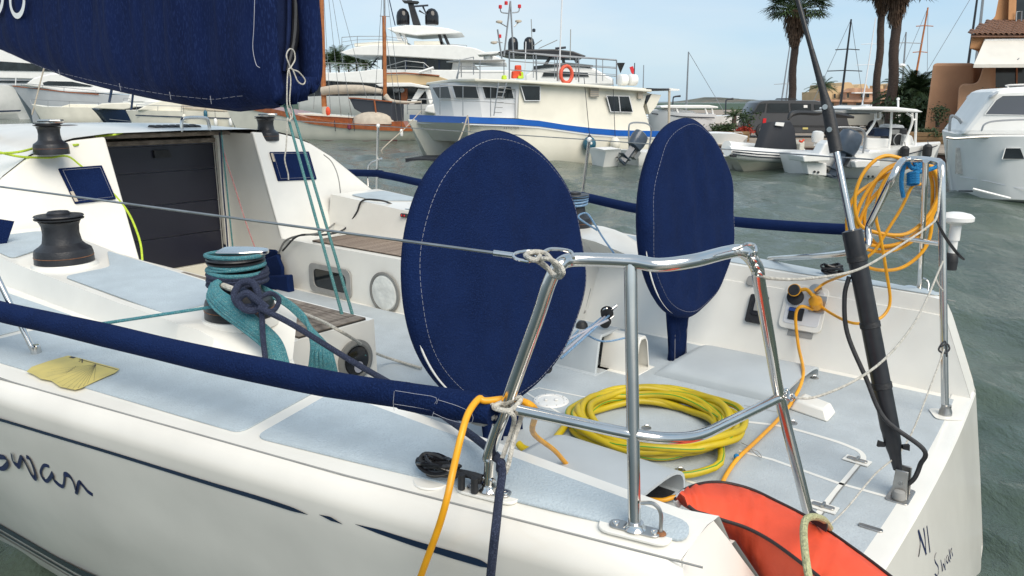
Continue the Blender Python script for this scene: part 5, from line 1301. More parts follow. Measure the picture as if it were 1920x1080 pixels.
rope([Zp(1556, 990, -1.06), Zp(1545, 975, -1.0), Zp(1527, 969, -.955), Zp(1512, 973, -.935), Zp(1507, 990, -.93), Zp(1508, 1020, -.935), Zp(1512, 1055, -.95), Zp(1520, 1100, -.99), Zp(1530, 1140, -1.1)], .0085, 'creamrope', 'pale yellow braided rope tied over the orange buoy', seg=10)
# ------------------------------------------------------------------ the harbour beyond
class Fr:
    """vertical plane through two ground points; u, v are read off the photo on that plane, depth goes away from the camera"""
    def __init__(s, A_, B_):
        s.A = Vector((A_.x, A_.y, 0)); s.ex = Vector((B_.x - A_.x, B_.y - A_.y, 0)).normalized()
        s.ey = Vector((-s.ex.y, s.ex.x, 0))
        if s.ey.dot(s.A) < 0: s.ey = -s.ey
    def P(s, u, v, off=0.0):
        r = ray(u, v); A_ = s.A + s.ey * off; n = s.ey
        return CAM + r * ((A_ - CAM).dot(n) / r.dot(n))
    def base(s, u, off=0.0):
        p = s.P(u, 300, off); return Vector((p.x, p.y, 0))
def flatfr(Y): return Fr(Vector((-10, Y, 0)), Vector((10, Y, 0)))
def watfr(u0, v0, u1, v1): return Fr(Wat(u0, v0), Wat(u1, v1))
def slab(fr, px, off, depth, name, m, par, bevel=0.0, smooth=False):
    b = MB(); b.prism([fr.P(u, v, off) for u, v in px], fr.ey * depth); return b.build(name, m, par, smooth=smooth, bevel=bevel, ang=30)
def ftube(fr, px, r, name, m, par, off=0.0, sm=0, seg=6, closed=False):
    b = MB(); b.tube([fr.P(p[0], p[1], off + (p[2] if len(p) > 2 else 0)) for p in px], r, seg, smooth=sm, closed=closed); return b.build(name, m, par)
def hull_px(fr, sheer, wl, Bm, ws, name, m, par, flare=.86, camber=.04):
    b = MB(); rings = []
    for (us, vs_), (uw, vw), w in zip(sheer, wl, ws):
        o0 = Bm / 2 * (1 - w); o1 = Bm / 2 * (1 - w * flare)
        S_ = fr.P(us, vs_, o0); Wt = fr.P(uw, vw, o1)
        Md = lerp(S_, Wt, .5) - fr.ey * (.06 * w * (Wt.z - S_.z) * -.3)
        bot = Wt + fr.ey * (Bm / 2 * w * flare * .5); bot.z = min(Wt.z, 0) - .35
        w2 = Bm * w
        S2 = S_ + fr.ey * w2; M2 = Md + fr.ey * (w2 * (1 + flare) / 2); W2_ = Wt + fr.ey * (w2 * flare)
        C_ = (S_ + S2) / 2 + Vector((0, 0, camber)); bot2 = bot + fr.ey * (w2 * flare * .5)
        rings.append([bot, Wt, Md, S_, C_, S2, M2, W2_, bot2])
    b.loft(rings, closed=True, caps=True); return b.build(name, m, par, ang=40)
def stripe_px(fr, top, bot, Bm, ws, name, m, par, flare=.86, sheer=None, wl=None, out=.012):
    b = MB(); r1 = []; r2 = []
    for (u, v), (u2, v2), w in zip(top, bot, ws):
        o = Bm / 2 * (1 - w) - out
        r1.append(fr.P(u, v, o)); r2.append(fr.P(u2, v2, o))
    b.loft([r1, [lerp(p, q_, .5) for p, q_ in zip(r1, r2)], r2]); return b.build(name, m, par)
def window(fr, px, off, name, par, m='glass', frame='alu', fw=.03):
    """a pane set in a raised frame"""
    P = [fr.P(u, v, off - .012) for u, v in px]; c = sum(P, Vector()) / len(P)
    Q = [p + (p - c).normalized() * fw for p in P]
    b = MB(); b.loft([[q + fr.ey * .012 for q in Q], [q - fr.ey * .008 for q in Q], [p - fr.ey * .008 for p in P], P], closed=True); f = b.build(name, frame, par, smooth=False)
    b = MB(); b.ngon(P); b.build('pane', m, f, smooth=False)
    return f
def railing(fr, tops, bots, r, par, off=0.0, mids=1, name='railing', m='alu'):
    b = MB(); b.tube([fr.P(u, v, off) for u, v in tops], r, 5)
    for k in range(mids): 
        q_ = (k + 1) / (mids + 1); b.tube([lerp(fr.P(*t, off), fr.P(*b_, off), q_) for t, b_ in zip(tops, bots)], r * .6, 4)
    for t, b_ in zip(tops, bots): b.tube([fr.P(*t, off), fr.P(*b_, off)], r * .9, 5)
    return b.build(name, m, par)
def interp_px(pts, n):
    k = np.linspace(0, 1, n); t = np.linspace(0, 1, len(pts))
    return [(float(np.interp(q_, t, [p[0] for p in pts])), float(np.interp(q_, t, [p[1] for p in pts]))) for q_ in k]
def fender(P, r, L_, m, label, mtop='navypaint', group='fenders hanging on boats', ropeup=.6):
    root = thing('fender', P, label, 'fender', group)
    b = MB(); b.lathe([(0, 0), (r * .6, .02 * L_), (r, .18 * L_), (r, .8 * L_), (r * .6, .95 * L_), (0, L_)], P, seg=14); b.build('fender_body', m, root)
    b = MB(); b.lathe([(0, -.02 * L_), (r * .5, -.01 * L_), (r * .62, .04 * L_), (0, .06 * L_)], P, seg=10); b.build('fender_tip', mtop, root)
    b = MB(); b.tube([P + Vector((0, 0, L_)), P + Vector((0, 0.05, L_ + ropeup))], .012, 5); b.build('fender_line', 'ink', root)
    return root

# ---- land: quay on the right, far shore, hill
M['quaywall'] = mat('quay_brown_face', (0.085, 0.045, 0.035), 0.8, var=0.3, vscale=2)
M['quaytop'] = mat('quay_paving', (0.30, 0.25, 0.20), 0.9, var=0.25, vscale=1.5, bump=.4, bscale=8)
M['hill'] = mat('hill_scrub', (0.09, 0.12, 0.10), 0.95, color2=(0.19, 0.16, 0.13), vscale=.02)
M['earth'] = mat('planter_boards', (0.20, 0.125, 0.06), 0.85, var=0.3, vscale=3)
M['leaf'] = mat('leaf_green', (0.035, 0.070, 0.018), 0.7, color2=(0.015, 0.035, 0.010), vscale=1.5)
M['leaf2'] = mat('palm_leaf', (0.055, 0.095, 0.026), 0.6, color2=(0.022, 0.048, 0.014), vscale=2.0)
M['skirt'] = mat('dry_palm_skirt', (0.15, 0.095, 0.06), 0.9, color2=(0.075, 0.045, 0.03), vscale=5)
M['trunk'] = mat('palm_trunk', (0.085, 0.06, 0.05), 0.9, color2=(0.04, 0.028, 0.022), vscale=9, bump=.8, bscale=12, stretch=(1, 1, 3))
M['stucco'] = mat('ochre_stucco', (0.52, 0.27, 0.125), 0.9, var=0.18, vscale=.8, bump=.5, bscale=14)
M['stucco2'] = mat('pink_stucco', (0.50, 0.285, 0.17), 0.9, var=0.15, vscale=.8, bump=.5, bscale=14)
M['tile'] = mat('clay_tile', (0.25, 0.13, 0.08), 0.85, color2=(0.13, 0.075, 0.055), vscale=1.6)
M['tile2'] = mat('pale_clay_tile', (0.42, 0.24, 0.15), 0.85, var=.3, vscale=2)
M['farcream'] = mat('cream_render', (0.58, 0.42, 0.24), 0.9, var=0.12, vscale=.5)
M['farpink'] = mat('pink_render', (0.55, 0.36, 0.26), 0.9, var=0.1, vscale=.5)
M['awning'] = mat('awning_cloth', (0.62, 0.60, 0.55), 0.8, var=.06, vscale=2)
M['van'] = mat('dark_grey_car_paint', (0.055, 0.056, 0.060), 0.35, coat=.3, var=.1, vscale=1)
M['carwhite'] = mat('white_car_paint', (0.62, 0.60, 0.52), 0.3, coat=.3)
M['tail'] = mat('red_lamp', (0.55, 0.01, 0.015), 0.25)
M['vest'] = mat('hi_vis_yellow', (0.55, 0.75, 0.05), 0.6)
M['redflower'] = mat('red_flowers', (0.40, 0.05, 0.03), 0.8)
QZ = .50
def gz(u, v, z): return Wat(u, v, z)
b = MB(); qa = [gz(1290, 272, QZ), gz(1420, 274, QZ), gz(1560, 278, QZ), gz(1800, 292, QZ), gz(2300, 300, QZ), Vector((170, 160, QZ)), Vector((20, 160, QZ)), gz(1290, 206, QZ)]
qa = [Vector((p.x, p.y, QZ)) for p in qa]
b.prism(qa, (0, 0, -1.6)); structure(b.build('quay', 'quaytop', None, smooth=False))
b = MB()
for p, q_ in zip(qa[:4], qa[1:5]):
    n = Vector((q_.y - p.y, -(q_.x - p.x), 0)).normalized() * .03; b.prism([p + n + Vector((0, 0, -.02)), q_ + n + Vector((0, 0, -.02)), q_ + n + Vector((0, 0, -1.2)), p + n + Vector((0, 0, -1.2))], -n * .9)
structure(b.build('quay_wall', 'quaywall', None, smooth=False))
b = MB()
for p, q_ in zip(qa[:4], qa[1:5]):
    n = Vector((q_.y - p.y, -(q_.x - p.x), 0)).normalized(); b.prism([p + n * .06 + Vector((0, 0, -.0)), q_ + n * .06 + Vector((0, 0, -.0)), q_ - n * .3, p - n * .3], (0, 0, .05))
structure(b.build('quay_coping', 'quaytop', None, smooth=False))
b = MB(); b.prism([Vector((-170, 165, .6)), Vector((400, 165, .6)), Vector((700, 700, .6)), Vector((-400, 700, .6))], (0, 0, -1.5)); structure(b.build('far_shore', 'leaf', None, smooth=False))
hp = [(1150, 193), (1200, 192), (1270, 192), (1290, 194), (1300, 192), (1312, 190), (1322, 188.5), (1335, 191), (1345, 190.5), (1355, 193), (1362, 196), (1400, 196), (1450, 193), (1520, 190), (1600, 192), (1700, 194)]
hp = [(1180, 197), (1262, 197), (1288, 195), (1300, 193), (1310, 190), (1318, 188.5), (1323, 187.5), (1330, 191), (1345, 189.5), (1355, 191), (1362, 196), (1374, 198), (1500, 198), (1600, 198), (1750, 198)]
hp = [(u, 186 + (v - 187) * 1.1) for u, v in hp]
hp = [(u, v - 3.5 * math.exp(-((u - 1328) / 40) ** 2)) for u, v in hp]
b = MB(); rings = []
for i, (u, v) in enumerate(interp_px(hp, 80)):
    pk = Yp(u, v - 1 + .5 * math.sin(i * 1.9), 1500); z = pk.z
    rings.append([Vector((pk.x, 1150, 0)), Vector((pk.x, 1280, z * .45 + 2 * math.sin(i))), Vector((pk.x, 1400, z * .85 + 1.5 * math.sin(i * 2.3))), pk, Vector((pk.x, 1800, 0))])
b.loft(rings); structure(b.build('hill', 'hill', None))

# ---- foliage helpers
def leafy(b, c, rx, ry, rz, n, size, rs, clumps=9):
    cl = []
    for _ in range(clumps):
        a = rs.uniform(0, 6.28); q_ = rs.random() ** .5; z = rs.uniform(-.6, .9)
        cl.append(Vector((math.cos(a) * q_ * rx * .75, math.sin(a) * q_ * ry * .75, z * rz * .7)))
    for _ in range(n):
        k = rs.choice(cl); g_ = Vector((rs.gauss(0, rx * .26), rs.gauss(0, ry * .26), rs.gauss(0, rz * .24)))
        p = Vector(c) + k + g_
        d = Vector((rs.gauss(0, 1), rs.gauss(0, 1), rs.gauss(0, .7))).normalized(); e = d.cross(Vector((rs.gauss(0, 1), rs.gauss(0, 1), rs.gauss(0, 1)))).normalized()
        s_ = size * rs.uniform(.6, 1.3)
        b._add([p - d * s_, p + e * s_ * .4, p + d * s_, p - e * s_ * .4], [(0, 1, 2, 3)])
def shrub(P, rx, rz, label, cat='shrub', m='leaf', n=500, size=.12, seed=0, group=None, stem=True, name='shrub'):
    root = thing(name, P, label, cat, group); rs = random.Random(seed)
    b = MB(); leafy(b, P + Vector((0, 0, rz)), rx, rx, rz, n, size, rs, 12); b.build('foliage', m, root, smooth=False)
    if stem:
        b = MB()
        for k in range(4): b.tube([P + Vector((rs.uniform(-.1, .1) * rx, rs.uniform(-.1, .1), 0)), P + Vector((rs.uniform(-.5, .5) * rx, rs.uniform(-.4, .4) * rx, rz * 1.2))], [.04, .015], 5)
        b.build('stem', 'trunk', root)
    return root
def palm(u, v_base, u_top, v_top, Y, r0, r1, crown, skirt, label, seed):
    rs = random.Random(seed); A_ = Yp(u, v_base, Y); B_ = Yp(u_top, v_top, Y)
    root = thing('palm_tree', Vector((A_.x, A_.y, QZ)), label, 'palm tree', 'tall fan palms on the quay')
    A_.z = QZ - .1
    b = MB(); n = 26; b.tube([lerp(A_, B_, i / n) + Vector((.04 * math.sin(i * .6 + seed), 0, 0)) for i in range(n + 1)], [r0 * (1.5 if i == 0 else 1) * (1 + .05 * (i % 2)) + (r1 - r0) * i / n for i in range(n + 1)], 12); b.build('trunk', 'trunk', root)
    b = MB()
    for i in range(150):                                          # fan fronds
        az = rs.uniform(0, 6.28); el = math.asin(rs.uniform(-.25, 1)); L_ = crown * rs.uniform(.5, .78)
        d = Vector((math.cos(az) * math.cos(el), math.sin(az) * math.cos(el), math.sin(el)))
        tip = B_ + Vector((0, 0, .25)) + d * L_ - Vector((0, 0, .12 * L_))
        b.tube([B_, lerp(B_, tip, .5) + Vector((0, 0, .06 * L_)), tip], .018, 3, cap=False)
        side = d.cross(Vector((0, 0, 1))); side = side.normalized() if side.length > .1 else Vector((1, 0, 0)); upv = side.cross(d).normalized()
        for j in range(13):
            a = R(-95 + 190 * j / 12); l2 = crown * .42 * rs.uniform(.75, 1.05)
            dd = (d * math.cos(a) + side * math.sin(a) + upv * rs.uniform(-.15, .2)).normalized()
            w = (dd.cross(upv)).normalized() * crown * .022; e = tip + dd * l2 - Vector((0, 0, .20 * l2)); m_ = tip + dd * l2 * .55
            b._add([tip, m_ + w, e, m_ - w], [(0, 1, 2, 3)])
    b.build('fronds', 'leaf2', root, smooth=False)
    b = MB()
    for i in range(900):
        az = rs.uniform(0, 6.28); h = rs.random() ** .8; rr0 = skirt[0] * (1 - .72 * h ** 1.7) * rs.uniform(.6, 1)
        p = B_ + Vector((math.cos(az) * rr0 * .75, math.sin(az) * rr0 * .75, .25 - h * skirt[1])); e = p + Vector((math.cos(az) * .12 * skirt[0] * (1 - h), math.sin(az) * .12 * skirt[0], -skirt[1] * rs.uniform(.15, .34)))
        w = Vector((-math.sin(az), math.cos(az), 0)) * .05 * skirt[0] * rs.uniform(.5, 1.2)
        b._add([p - w * .5, p + w * .5, e + w, e - w * .3], [(0, 1, 2, 3)])
    b.build('dry_skirt', 'skirt', root, smooth=False)
    return root
palm(1481, 240, 1494, 22, 52, .25, .21, 2.1, (1.15, 1.9), 'tall fan palm with a round green crown behind the dark van', 3)
palm(1638, 248, 1657, -14, 47, .22, .18, 1.9, (.85, 1.2), 'slimmer fan palm, left one of the pair near the orange wall', 5)
palm(1668, 250, 1684, -18, 42, .26, .22, 2.0, (.95, 1.6), 'thicker fan palm with a long dry skirt, right one of the pair', 8)
def smallpalm(P, h, L_, n, label, seed, par_m='leaf', group=None, trunk=True):
    rs = random.Random(seed); root = thing('small_palm', P, label, 'palm tree', group)
    T_ = P + Vector((0, 0, h))
    if trunk:
        b = MB(); b.tube([P - Vector((0, 0, .1)), T_], [.16, .12], 8); b.build('trunk', 'trunk', root)
    b = MB()
    for i in range(n):
        az = rs.uniform(0, 6.28); el = rs.uniform(-.15, 1.35); d = Vector((math.cos(az) * math.cos(el), math.sin(az) * math.cos(el), math.sin(el))); l = L_ * rs.uniform(.75, 1.1)
        pts_ = [T_ + d * l * k - Vector((0, 0, .38 * l * k * k)) for k in np.linspace(0, 1, 9)]
        sd_ = d.cross(Vector((0, 0, 1))); sd_ = sd_.normalized() if sd_.length > .05 else Vector((1, 0, 0))
        for j in range(1, 9):
            wv = L_ * .22 * (1 - abs(j / 8 - .45)); dr = (pts_[j] - pts_[j - 1])
            for sgn in (-1, 1):
                for q_ in (0, .5):
                    p0 = lerp(pts_[j - 1], pts_[j], q_); e = p0 + sd_ * sgn * wv + dr * 1.1 - Vector((0, 0, wv * .35)); b._add([p0, p0 + dr * .35, e], [(0, 1, 2)])
        b.tube(pts_, .02, 3, cap=False)
    b.build('fronds', par_m, root, smooth=False); return root
smallpalm(gz(1376, 236, QZ + .3) , .55, .75, 26, 'small palm growing in the planter left of the van', 2)
smallpalm(Vector((Yp(1540, 190, 90).x, 90, QZ)), 3.3, 1.9, 40, 'small palm beside the pale terrace houses', 4, 'leaf2')
for i, (u, v, Y, L_, h) in enumerate(((1716, 170, 43, 2.2, 2.2), (1700, 185, 45, 2.0, 1.6), (1738, 190, 44, 1.7, 1.4))):
    smallpalm(Vector((Yp(u, v, Y).x, Y, QZ)), h, L_, 70, ['tallest bushy green palm left of the orange wall', 'bushy green palm behind the boat roof, left of the tallest one', 'bushy green palm touching the orange wall'][i], 20 + i, 'leaf')
for i, (u, Y, rx, rz, lb) in enumerate(((1702, 40, 1.2, .9, 'dark green bush under the palms left of the orange wall'), (1727, 39, .9, .8, 'dark green bush at the foot of the orange wall'), (1640, 46, .9, .5, 'low bush between the palm trunks behind the boat roof'))):
    shrub(Vector((Yp(u, 240, Y).x, Y, QZ)), rx, rz, lb, n=1400, size=.12, seed=30 + i)
shrub(Vector((Yp(1757, 240, 33).x, 33, QZ + .6)), .42, .5, 'small round olive tree with thin stem before the orange wall', 'tree', n=420, size=.06, seed=41, name='olive_tree')
for i, (u, Y, rx, rz) in enumerate(((1850, 30, .7, .9), (1880, 30, .8, 1.0), (1915, 30, .8, 1.0), (1945, 30, .8, 1.0))):
    shrub(Vector((Yp(u, 240, Y).x, Y, QZ)), rx, rz, ['dark climbing hedge at the corner of the orange house', 'dark hedge right of the house corner, above the white cruiser', 'dark hedge below the awning at the right edge', 'dark hedge just past the right edge below the awning'][i], 'hedge', n=1500, size=.09, seed=50 + i, name='hedge')
for i, (u, v, rx, rz, mm, lb) in enumerate(((1352, 232, .55, .30, 'leaf', 'low green plants in the planter behind the far wheel cover'), (1364, 234, .35, .25, 'leaf', 'green plant left of the small palm in the planter'), (1396, 236, .38, .20, 'redflower', 'red flowering plant in the planter beside the van'), (1402, 205, .5, .55, 'leaf', 'loose grey green bush just left of the van'),
        (1776, 236, .22, .14, 'redflower', 'red flowers at the foot of the orange wall'), (1745, 240, .45, .18, 'leaf', 'low grey green plants along the foot of the orange wall'), (1790, 236, .35, .25, 'leaf', 'green plants behind the bow rail of the white cruiser'))):
    Y = 33.5 if u < 1500 else 31.5
    P = Yp(u, v, Y); shrub(Vector((P.x, Y, QZ + .25)), rx, rz, lb, 'plant', mm, 420, .07, 60 + i, name='planter_plant')
# planters
def planter(u0, u1, v1, Y, h, label):
    A_, B_ = Yp(u0, v1, Y), Yp(u1, v1, Y); root = thing('planter', Vector(((A_.x + B_.x) / 2, Y, QZ)), label, 'planter')
    b = MB(); b.box((A_.x, Y, QZ), (B_.x, Y + .9, QZ + h)); b.build('soil_box', 'earth', root, smooth=False)
    n = 3
    for i in range(n):
        b = MB(); b.box((A_.x - .03, Y - .04, QZ + h * i / n + .01), (B_.x + .03, Y - .002, QZ + h * (i + 1) / n - .01)); b.build('board', 'earth', root, smooth=False)
planter(1338, 1404, 250, 33.2, .42, 'brown wooden planter on the quay left of the van')
planter(1690, 1790, 248, 31.2, .45, 'brown planter box at the foot of the orange wall')

# ---- orange house on the right
hs = thing('orange_house', Vector((Yp(1860, 200, 34).x, 36, QZ)), 'orange stucco house with clay tile roof and white awning at the right edge', 'house')
f1 = flatfr(34.0)
def hpx(px, Y, depth, name, m, bevel=0):
    b = MB(); b.prism([flatfr(Y).P(u, v) for u, v in px], Vector((.78, 1, 0)) * depth); return b.build(name, m, hs, smooth=False, bevel=bevel)
hpx([(1749, 118), (1826, 118), (1826, 262), (1730, 262)], 35, 5.0, 'battered_wall', 'stucco2', .12)
hpx([(1797, 163), (1804, 157), (1826, 157), (1834, 152), (1842, 128), (1850, 90), (1858, 124), (1858, 262), (1790, 262)], 33.6, 1.2, 'garden_buttress', 'stucco2', .10)
hpx([(1855, 120), (2100, 112), (2100, 262), (1855, 262)], 35, 6, 'ground_floor_wall', 'stucco')
hpx([(1870, 0), (1876, -40), (1920, -60), (2100, -60), (2100, 60), (1856, 60)][0:0] or [(1857, 42), (1866, 30), (1872, 0), (1876, -50), (2100, -50), (2100, 60), (1850, 60)], 35.0, 6, 'upper_wall', 'stucco')
hpx([(1908, -60), (2000, -60), (2000, 37), (1904, 37)], 34.96, .10, 'upper_window', 'glass')
hpx([(1893, -60), (1906, -60), (1903, 38), (1890, 38)], 34.7, .4, 'window_pier', 'stucco', .04)
b = MB(); fw = flatfr(34.6)
b.tube([fw.P(1905, 40), fw.P(1906, 22), fw.P(1916, 21), fw.P(1915, 40)], .03, 5); b.build('balcony_rail', 'alu', hs)
hpx([(1822, 68), (2100, 66), (2100, 88), (1818, 92)], 33.2, 2.2, 'eaves_beam', 'stucco', .05)
hpx([(1832, 92), (1850, 92), (1846, 120), (1836, 106)], 33.5, .8, 'eaves_corbel', 'stucco', .05)
# roof tiles, one by one: courses of half-round clay tiles
ru = [(1820, 64), (1857, 40)]; 
yE, yT = 32.9, 35.0
ex0, ez0 = Yp(1822, 66, yE).x, Yp(1822, 66, yE).z; et = Yp(1860, 40, yT)
tw_ = .215; nt = 26; nc = 7
tile_me = None
for i in range(nt):
    for j in range(nc):
        k = j / nc; y0 = yE + (yT - yE) * k; z0 = ez0 + (et.z - ez0) * k; x0 = ex0 + (et.x - ex0) * k
        x = ex0 + .1 + i * tw_
        if x < x0: continue
        if tile_me is None:
            b = MB(); dy = (yT - yE) / nc * 1.18; dz_ = (et.z - ez0) / nc * 1.1
            rg_ = [[Vector((math.cos(a) * r_, yy_, math.sin(a) * r_ * .9 + zz)) for a in np.linspace(math.pi, 0, 7)] for r_, yy_, zz in ((.105, 0, .03), (.085, dy, dz_ + .01))]
            b.loft([[p + Vector((0, 0, -.03)) for p in rg_[0]], rg_[0], rg_[1]]); o = b.build('roof_tile', 'tile', hs); tile_me = o.data; base_off = Vector(o.location) + worg(hs)
            o.location = base_off + Vector((x, y0, z0)) - worg(hs)
        else:
            o = bpy.data.objects.new('roof_tile', tile_me); col.objects.link(o); o.parent = hs
            o.location = base_off + Vector((x + rnd.uniform(-.012, .012), y0, z0 + rnd.uniform(-.008, .008))) - worg(hs)
b = MB(); b.prism([Vector((ex0, yE + .05, ez0 - .02)), Vector((ex0 + 7, yE + .05, ez0 - .02)), Vector((ex0 + 7, yT, et.z - .02)), Vector((et.x, yT, et.z - .02))], (0, 0, -.05)); b.build('roof_deck', 'tile', hs, smooth=False)
aw = thing('awning', Yp(1880, 110, 32.5), 'white sloping awning on the front of the orange house', 'awning')
A_ = [Yp(1846, 76, 33.1), Yp(2100, 72, 33.1), Yp(2100, 121, 31.9), Yp(1826, 122, 31.9)]
b = MB(); b.prism(A_, (0, 0, .03)); b.build('awning_cloth', 'awning', aw, smooth=False)
b = MB(); b.tube([A_[0], A_[1]], .07, 8); b.build('roller', 'white', aw)
b = MB(); b.prism([A_[3], A_[2], A_[2] - Vector((0, 0, .10)), A_[3] - Vector((0, 0, .10))], (0, .03, 0)); b.build('valance', 'awning', aw, smooth=False)
b = MB(); b.tube([Yp(1920, 100, 32.6), Yp(1908, 112, 32.1)], .025, 5); b.build('awning_arm', 'alu', aw)
hpx([(1856, 122), (2100, 122), (2100, 164), (1856, 164)], 34.93, .12, 'terrace_window', 'glass')
for u in (1856, 1905): hpx([(u, 122), (u + 3, 122), (u + 3, 164), (u, 164)], 34.9, .05, 'window_frame', 'mastwood')

# ---- pale terrace houses far off
th = thing('terrace_houses', Vector((Yp(1630, 190, 115).x, 115, .6)), 'row of pale pink and cream terrace houses with stepped gables beyond the palms', 'houses')
def tpx(px, Y, depth, name, m): return slab(flatfr(Y), px, 0, depth, name, m, th)
tpx([(1541, 196), (1541, 172), (1555, 171), (1558, 158), (1562, 159), (1565, 170), (1567, 168), (1572, 162), (1580, 161), (1584, 155), (1590, 154), (1596, 155), (1602, 164), (1606, 164), (1612, 159), (1624, 157), (1628, 163), (1628, 210), (1541, 210)], 116, 8, 'left_wall', 'farcream')
tpx([(1586, 172), (1686, 174), (1686, 210), (1586, 210)], 114, 9, 'middle_wall', 'farpink')
tpx([(1540, 186), (1700, 189), (1700, 215), (1540, 215)], 113, 2, 'ground_floor', 'farpink')
for (px, Y) in (([(1584, 173), (1600, 165), (1640, 166), (1645, 174)], 113.6), ([(1645, 175), (1650, 166), (1690, 168), (1700, 177)], 113.6), ([(1538, 190), (1541, 186), (1705, 189), (1708, 193)], 112)):
    tpx(px, Y, 1.8, 'tiled_roof', 'tile2')
for (u, v, w, h, Y) in ((1551, 180, 5, 8, 115.9), (1565, 180, 4, 8, 115.9), (1577, 180, 5, 9, 115.9), (1590, 179, 4, 9, 113.9), (1618, 179, 9, 8, 113.9), (1627, 179, 6, 8, 113.9), (1650, 180, 6, 9, 113.9), (1560, 197, 7, 9, 112.9), (1584, 198, 10, 10, 112.9), (1612, 198, 14, 10, 112.9)):
    window(flatfr(Y), [(u - w / 2, v - h / 2), (u + w / 2, v - h / 2), (u + w / 2, v + h / 2), (u - w / 2, v + h / 2)], 0, 'window', th, fw=.10, frame='farcream')
tpx([(1603, 173), (1640, 173), (1640, 175), (1602, 175)], 112.5, 1.2, 'white_awning', 'white')
for px in ([(1648, 160), (1656, 160), (1656, 174), (1648, 174)], [(1664, 158), (1672, 156), (1678, 164), (1678, 176), (1664, 176)]): tpx(px, 117, 3, 'stepped_gable', 'farcream')

# ---- vehicles on the quay
van = thing('van', Vector((Yp(1480, 240, 36).x, 37, QZ)), 'dark grey van parked on the quay behind the black covered boat', 'van')
fv = flatfr(36.5)
b = MB(); outl = [(1403, 250), (1404, 236), (1407, 222), (1413, 205), (1420, 193), (1428, 189), (1450, 187.5), (1530, 188.5), (1548, 192), (1562, 204), (1572, 212), (1590, 220), (1594, 236), (1594, 250)]
P = [fv.P(u, v) for u, v in outl]; c = sum(P, Vector()) / len(P)
b.loft([[lerp(p, c, .03) for p in P], [p + Vector((0, .12, 0)) for p in P], [p + Vector((0, 1.75, 0)) for p in P], [lerp(p, c, .03) + Vector((0, 1.9, 0)) for p in P]], closed=True, caps=True)
b.build('body', 'van', van, ang=30)
for px in ([(1424, 195), (1436, 194), (1433, 210), (1414, 211)], [(1440, 194), (1478, 194), (1479, 211), (1438, 211)], [(1483, 194), (1520, 195), (1521, 211), (1484, 211)], [(1527, 196), (1545, 197), (1556, 211), (1528, 211)]):
    window(fv, px, -.004, 'side_window', van, fw=.015, frame='black')
slab(fv, [(1431, 222), (1437, 222), (1436, 232), (1430, 232)], -.03, .05, 'tail_lamp', 'tail', van)
slab(fv, [(1428, 234), (1594, 236), (1594, 239), (1428, 237)], -.02, .03, 'side_trim', 'black', van)
slab(fv, [(1507, 197), (1514, 197), (1514, 202), (1507, 202)], -.026, .01, 'window_sticker', 'white', van)
slab(fv, [(1505, 239), (1515, 239), (1515, 242.5), (1505, 242.5)], -.03, .02, 'number_plate', 'yellowsticker', van)
for u in (1430, 1560):
    p = fv.P(u, 250); b = MB(); b.lathe([(.20, 0), (.32, .02), (.34, .06), (.34, .22), (.2, .22)], Vector((p.x, 36.42, QZ + .34)), (0, 1, 0), 24); w_ = b.build('wheel', 'black', van)
    b = MB(); b.lathe([(0, 0), (.06, -.01), (.19, .0), (.20, .03), (0, .03)], Vector((p.x, 36.41, QZ + .34)), (0, 1, 0), 20); b.build('rim', 'alu', w_)
b = MB(); b.prism([fv.P(1470, 187) + Vector((0, .3, 0)), fv.P(1500, 187) + Vector((0, .3, 0)), fv.P(1496, 184) + Vector((0, .3, 0)), fv.P(1474, 184) + Vector((0, .3, 0))], (0, 1, 0)); b.build('roof_box', 'black', van)
def car(uc, Y, wpx, label, m, seed):
    fc = flatfr(Y); p = fc.P(uc, 240); s_ = wpx / 1450 * Y; x = p.x; root = thing('parked_car', Vector((x, Y, QZ)), label, 'car', 'pale cars parked beyond the boats')
    pr = [(-.5, .32), (-.49, .62), (-.45, .82), (-.30, .90), (-.20, 1.32), (-.05, 1.45), (.18, 1.42), (.34, 1.05), (.48, .92), (.5, .6), (.5, .32)]
    P = [Vector((x + a * s_, Y, QZ + h)) for a, h in pr]; c = sum(P, Vector()) / len(P)
    b = MB(); b.loft([[lerp(q_, c, .06) for q_ in P], [q_ + Vector((0, .15, 0)) for q_ in P], [q_ + Vector((0, 1.6, 0)) for q_ in P]], closed=True, caps=True); b.build('body', m, root)
    for (a0, a1) in ((-.19, -.02), (.0, .22)):
        Q = [Vector((x + a0 * s_, Y - .01, QZ + .95)), Vector((x + a1 * s_ + .10, Y - .01, QZ + .95)), Vector((x + a1 * s_, Y + .03, QZ + 1.32)), Vector((x + (a0 + .05) * s_, Y + .03, QZ + 1.32))]
        b = MB(); b.prism(Q, (0, .05, 0)); b.build('side_window', 'glass', root)
    for a in (-.31, .31):
        b = MB(); b.lathe([(.18, 0), (.31, .02), (.32, .08), (.32, .2), (.2, .2)], Vector((x + a * s_, Y - .03, QZ + .32)), (0, 1, 0), 20); w_ = b.build('wheel', 'black', root)
        b = MB(); b.lathe([(0, -.01), (.18, 0), (.18, .03), (0, .03)], Vector((x + a * s_, Y - .035, QZ + .32)), (0, 1, 0), 16); b.build('rim', 'alu', w_)
car(1598, 44, 120, 'cream car parked behind the roofed boat, nearest of the pale cars', 'carwhite', 1)
car(1640, 50, 110, 'white car half hidden by the palm trunks behind the roofed boat', 'white', 2)
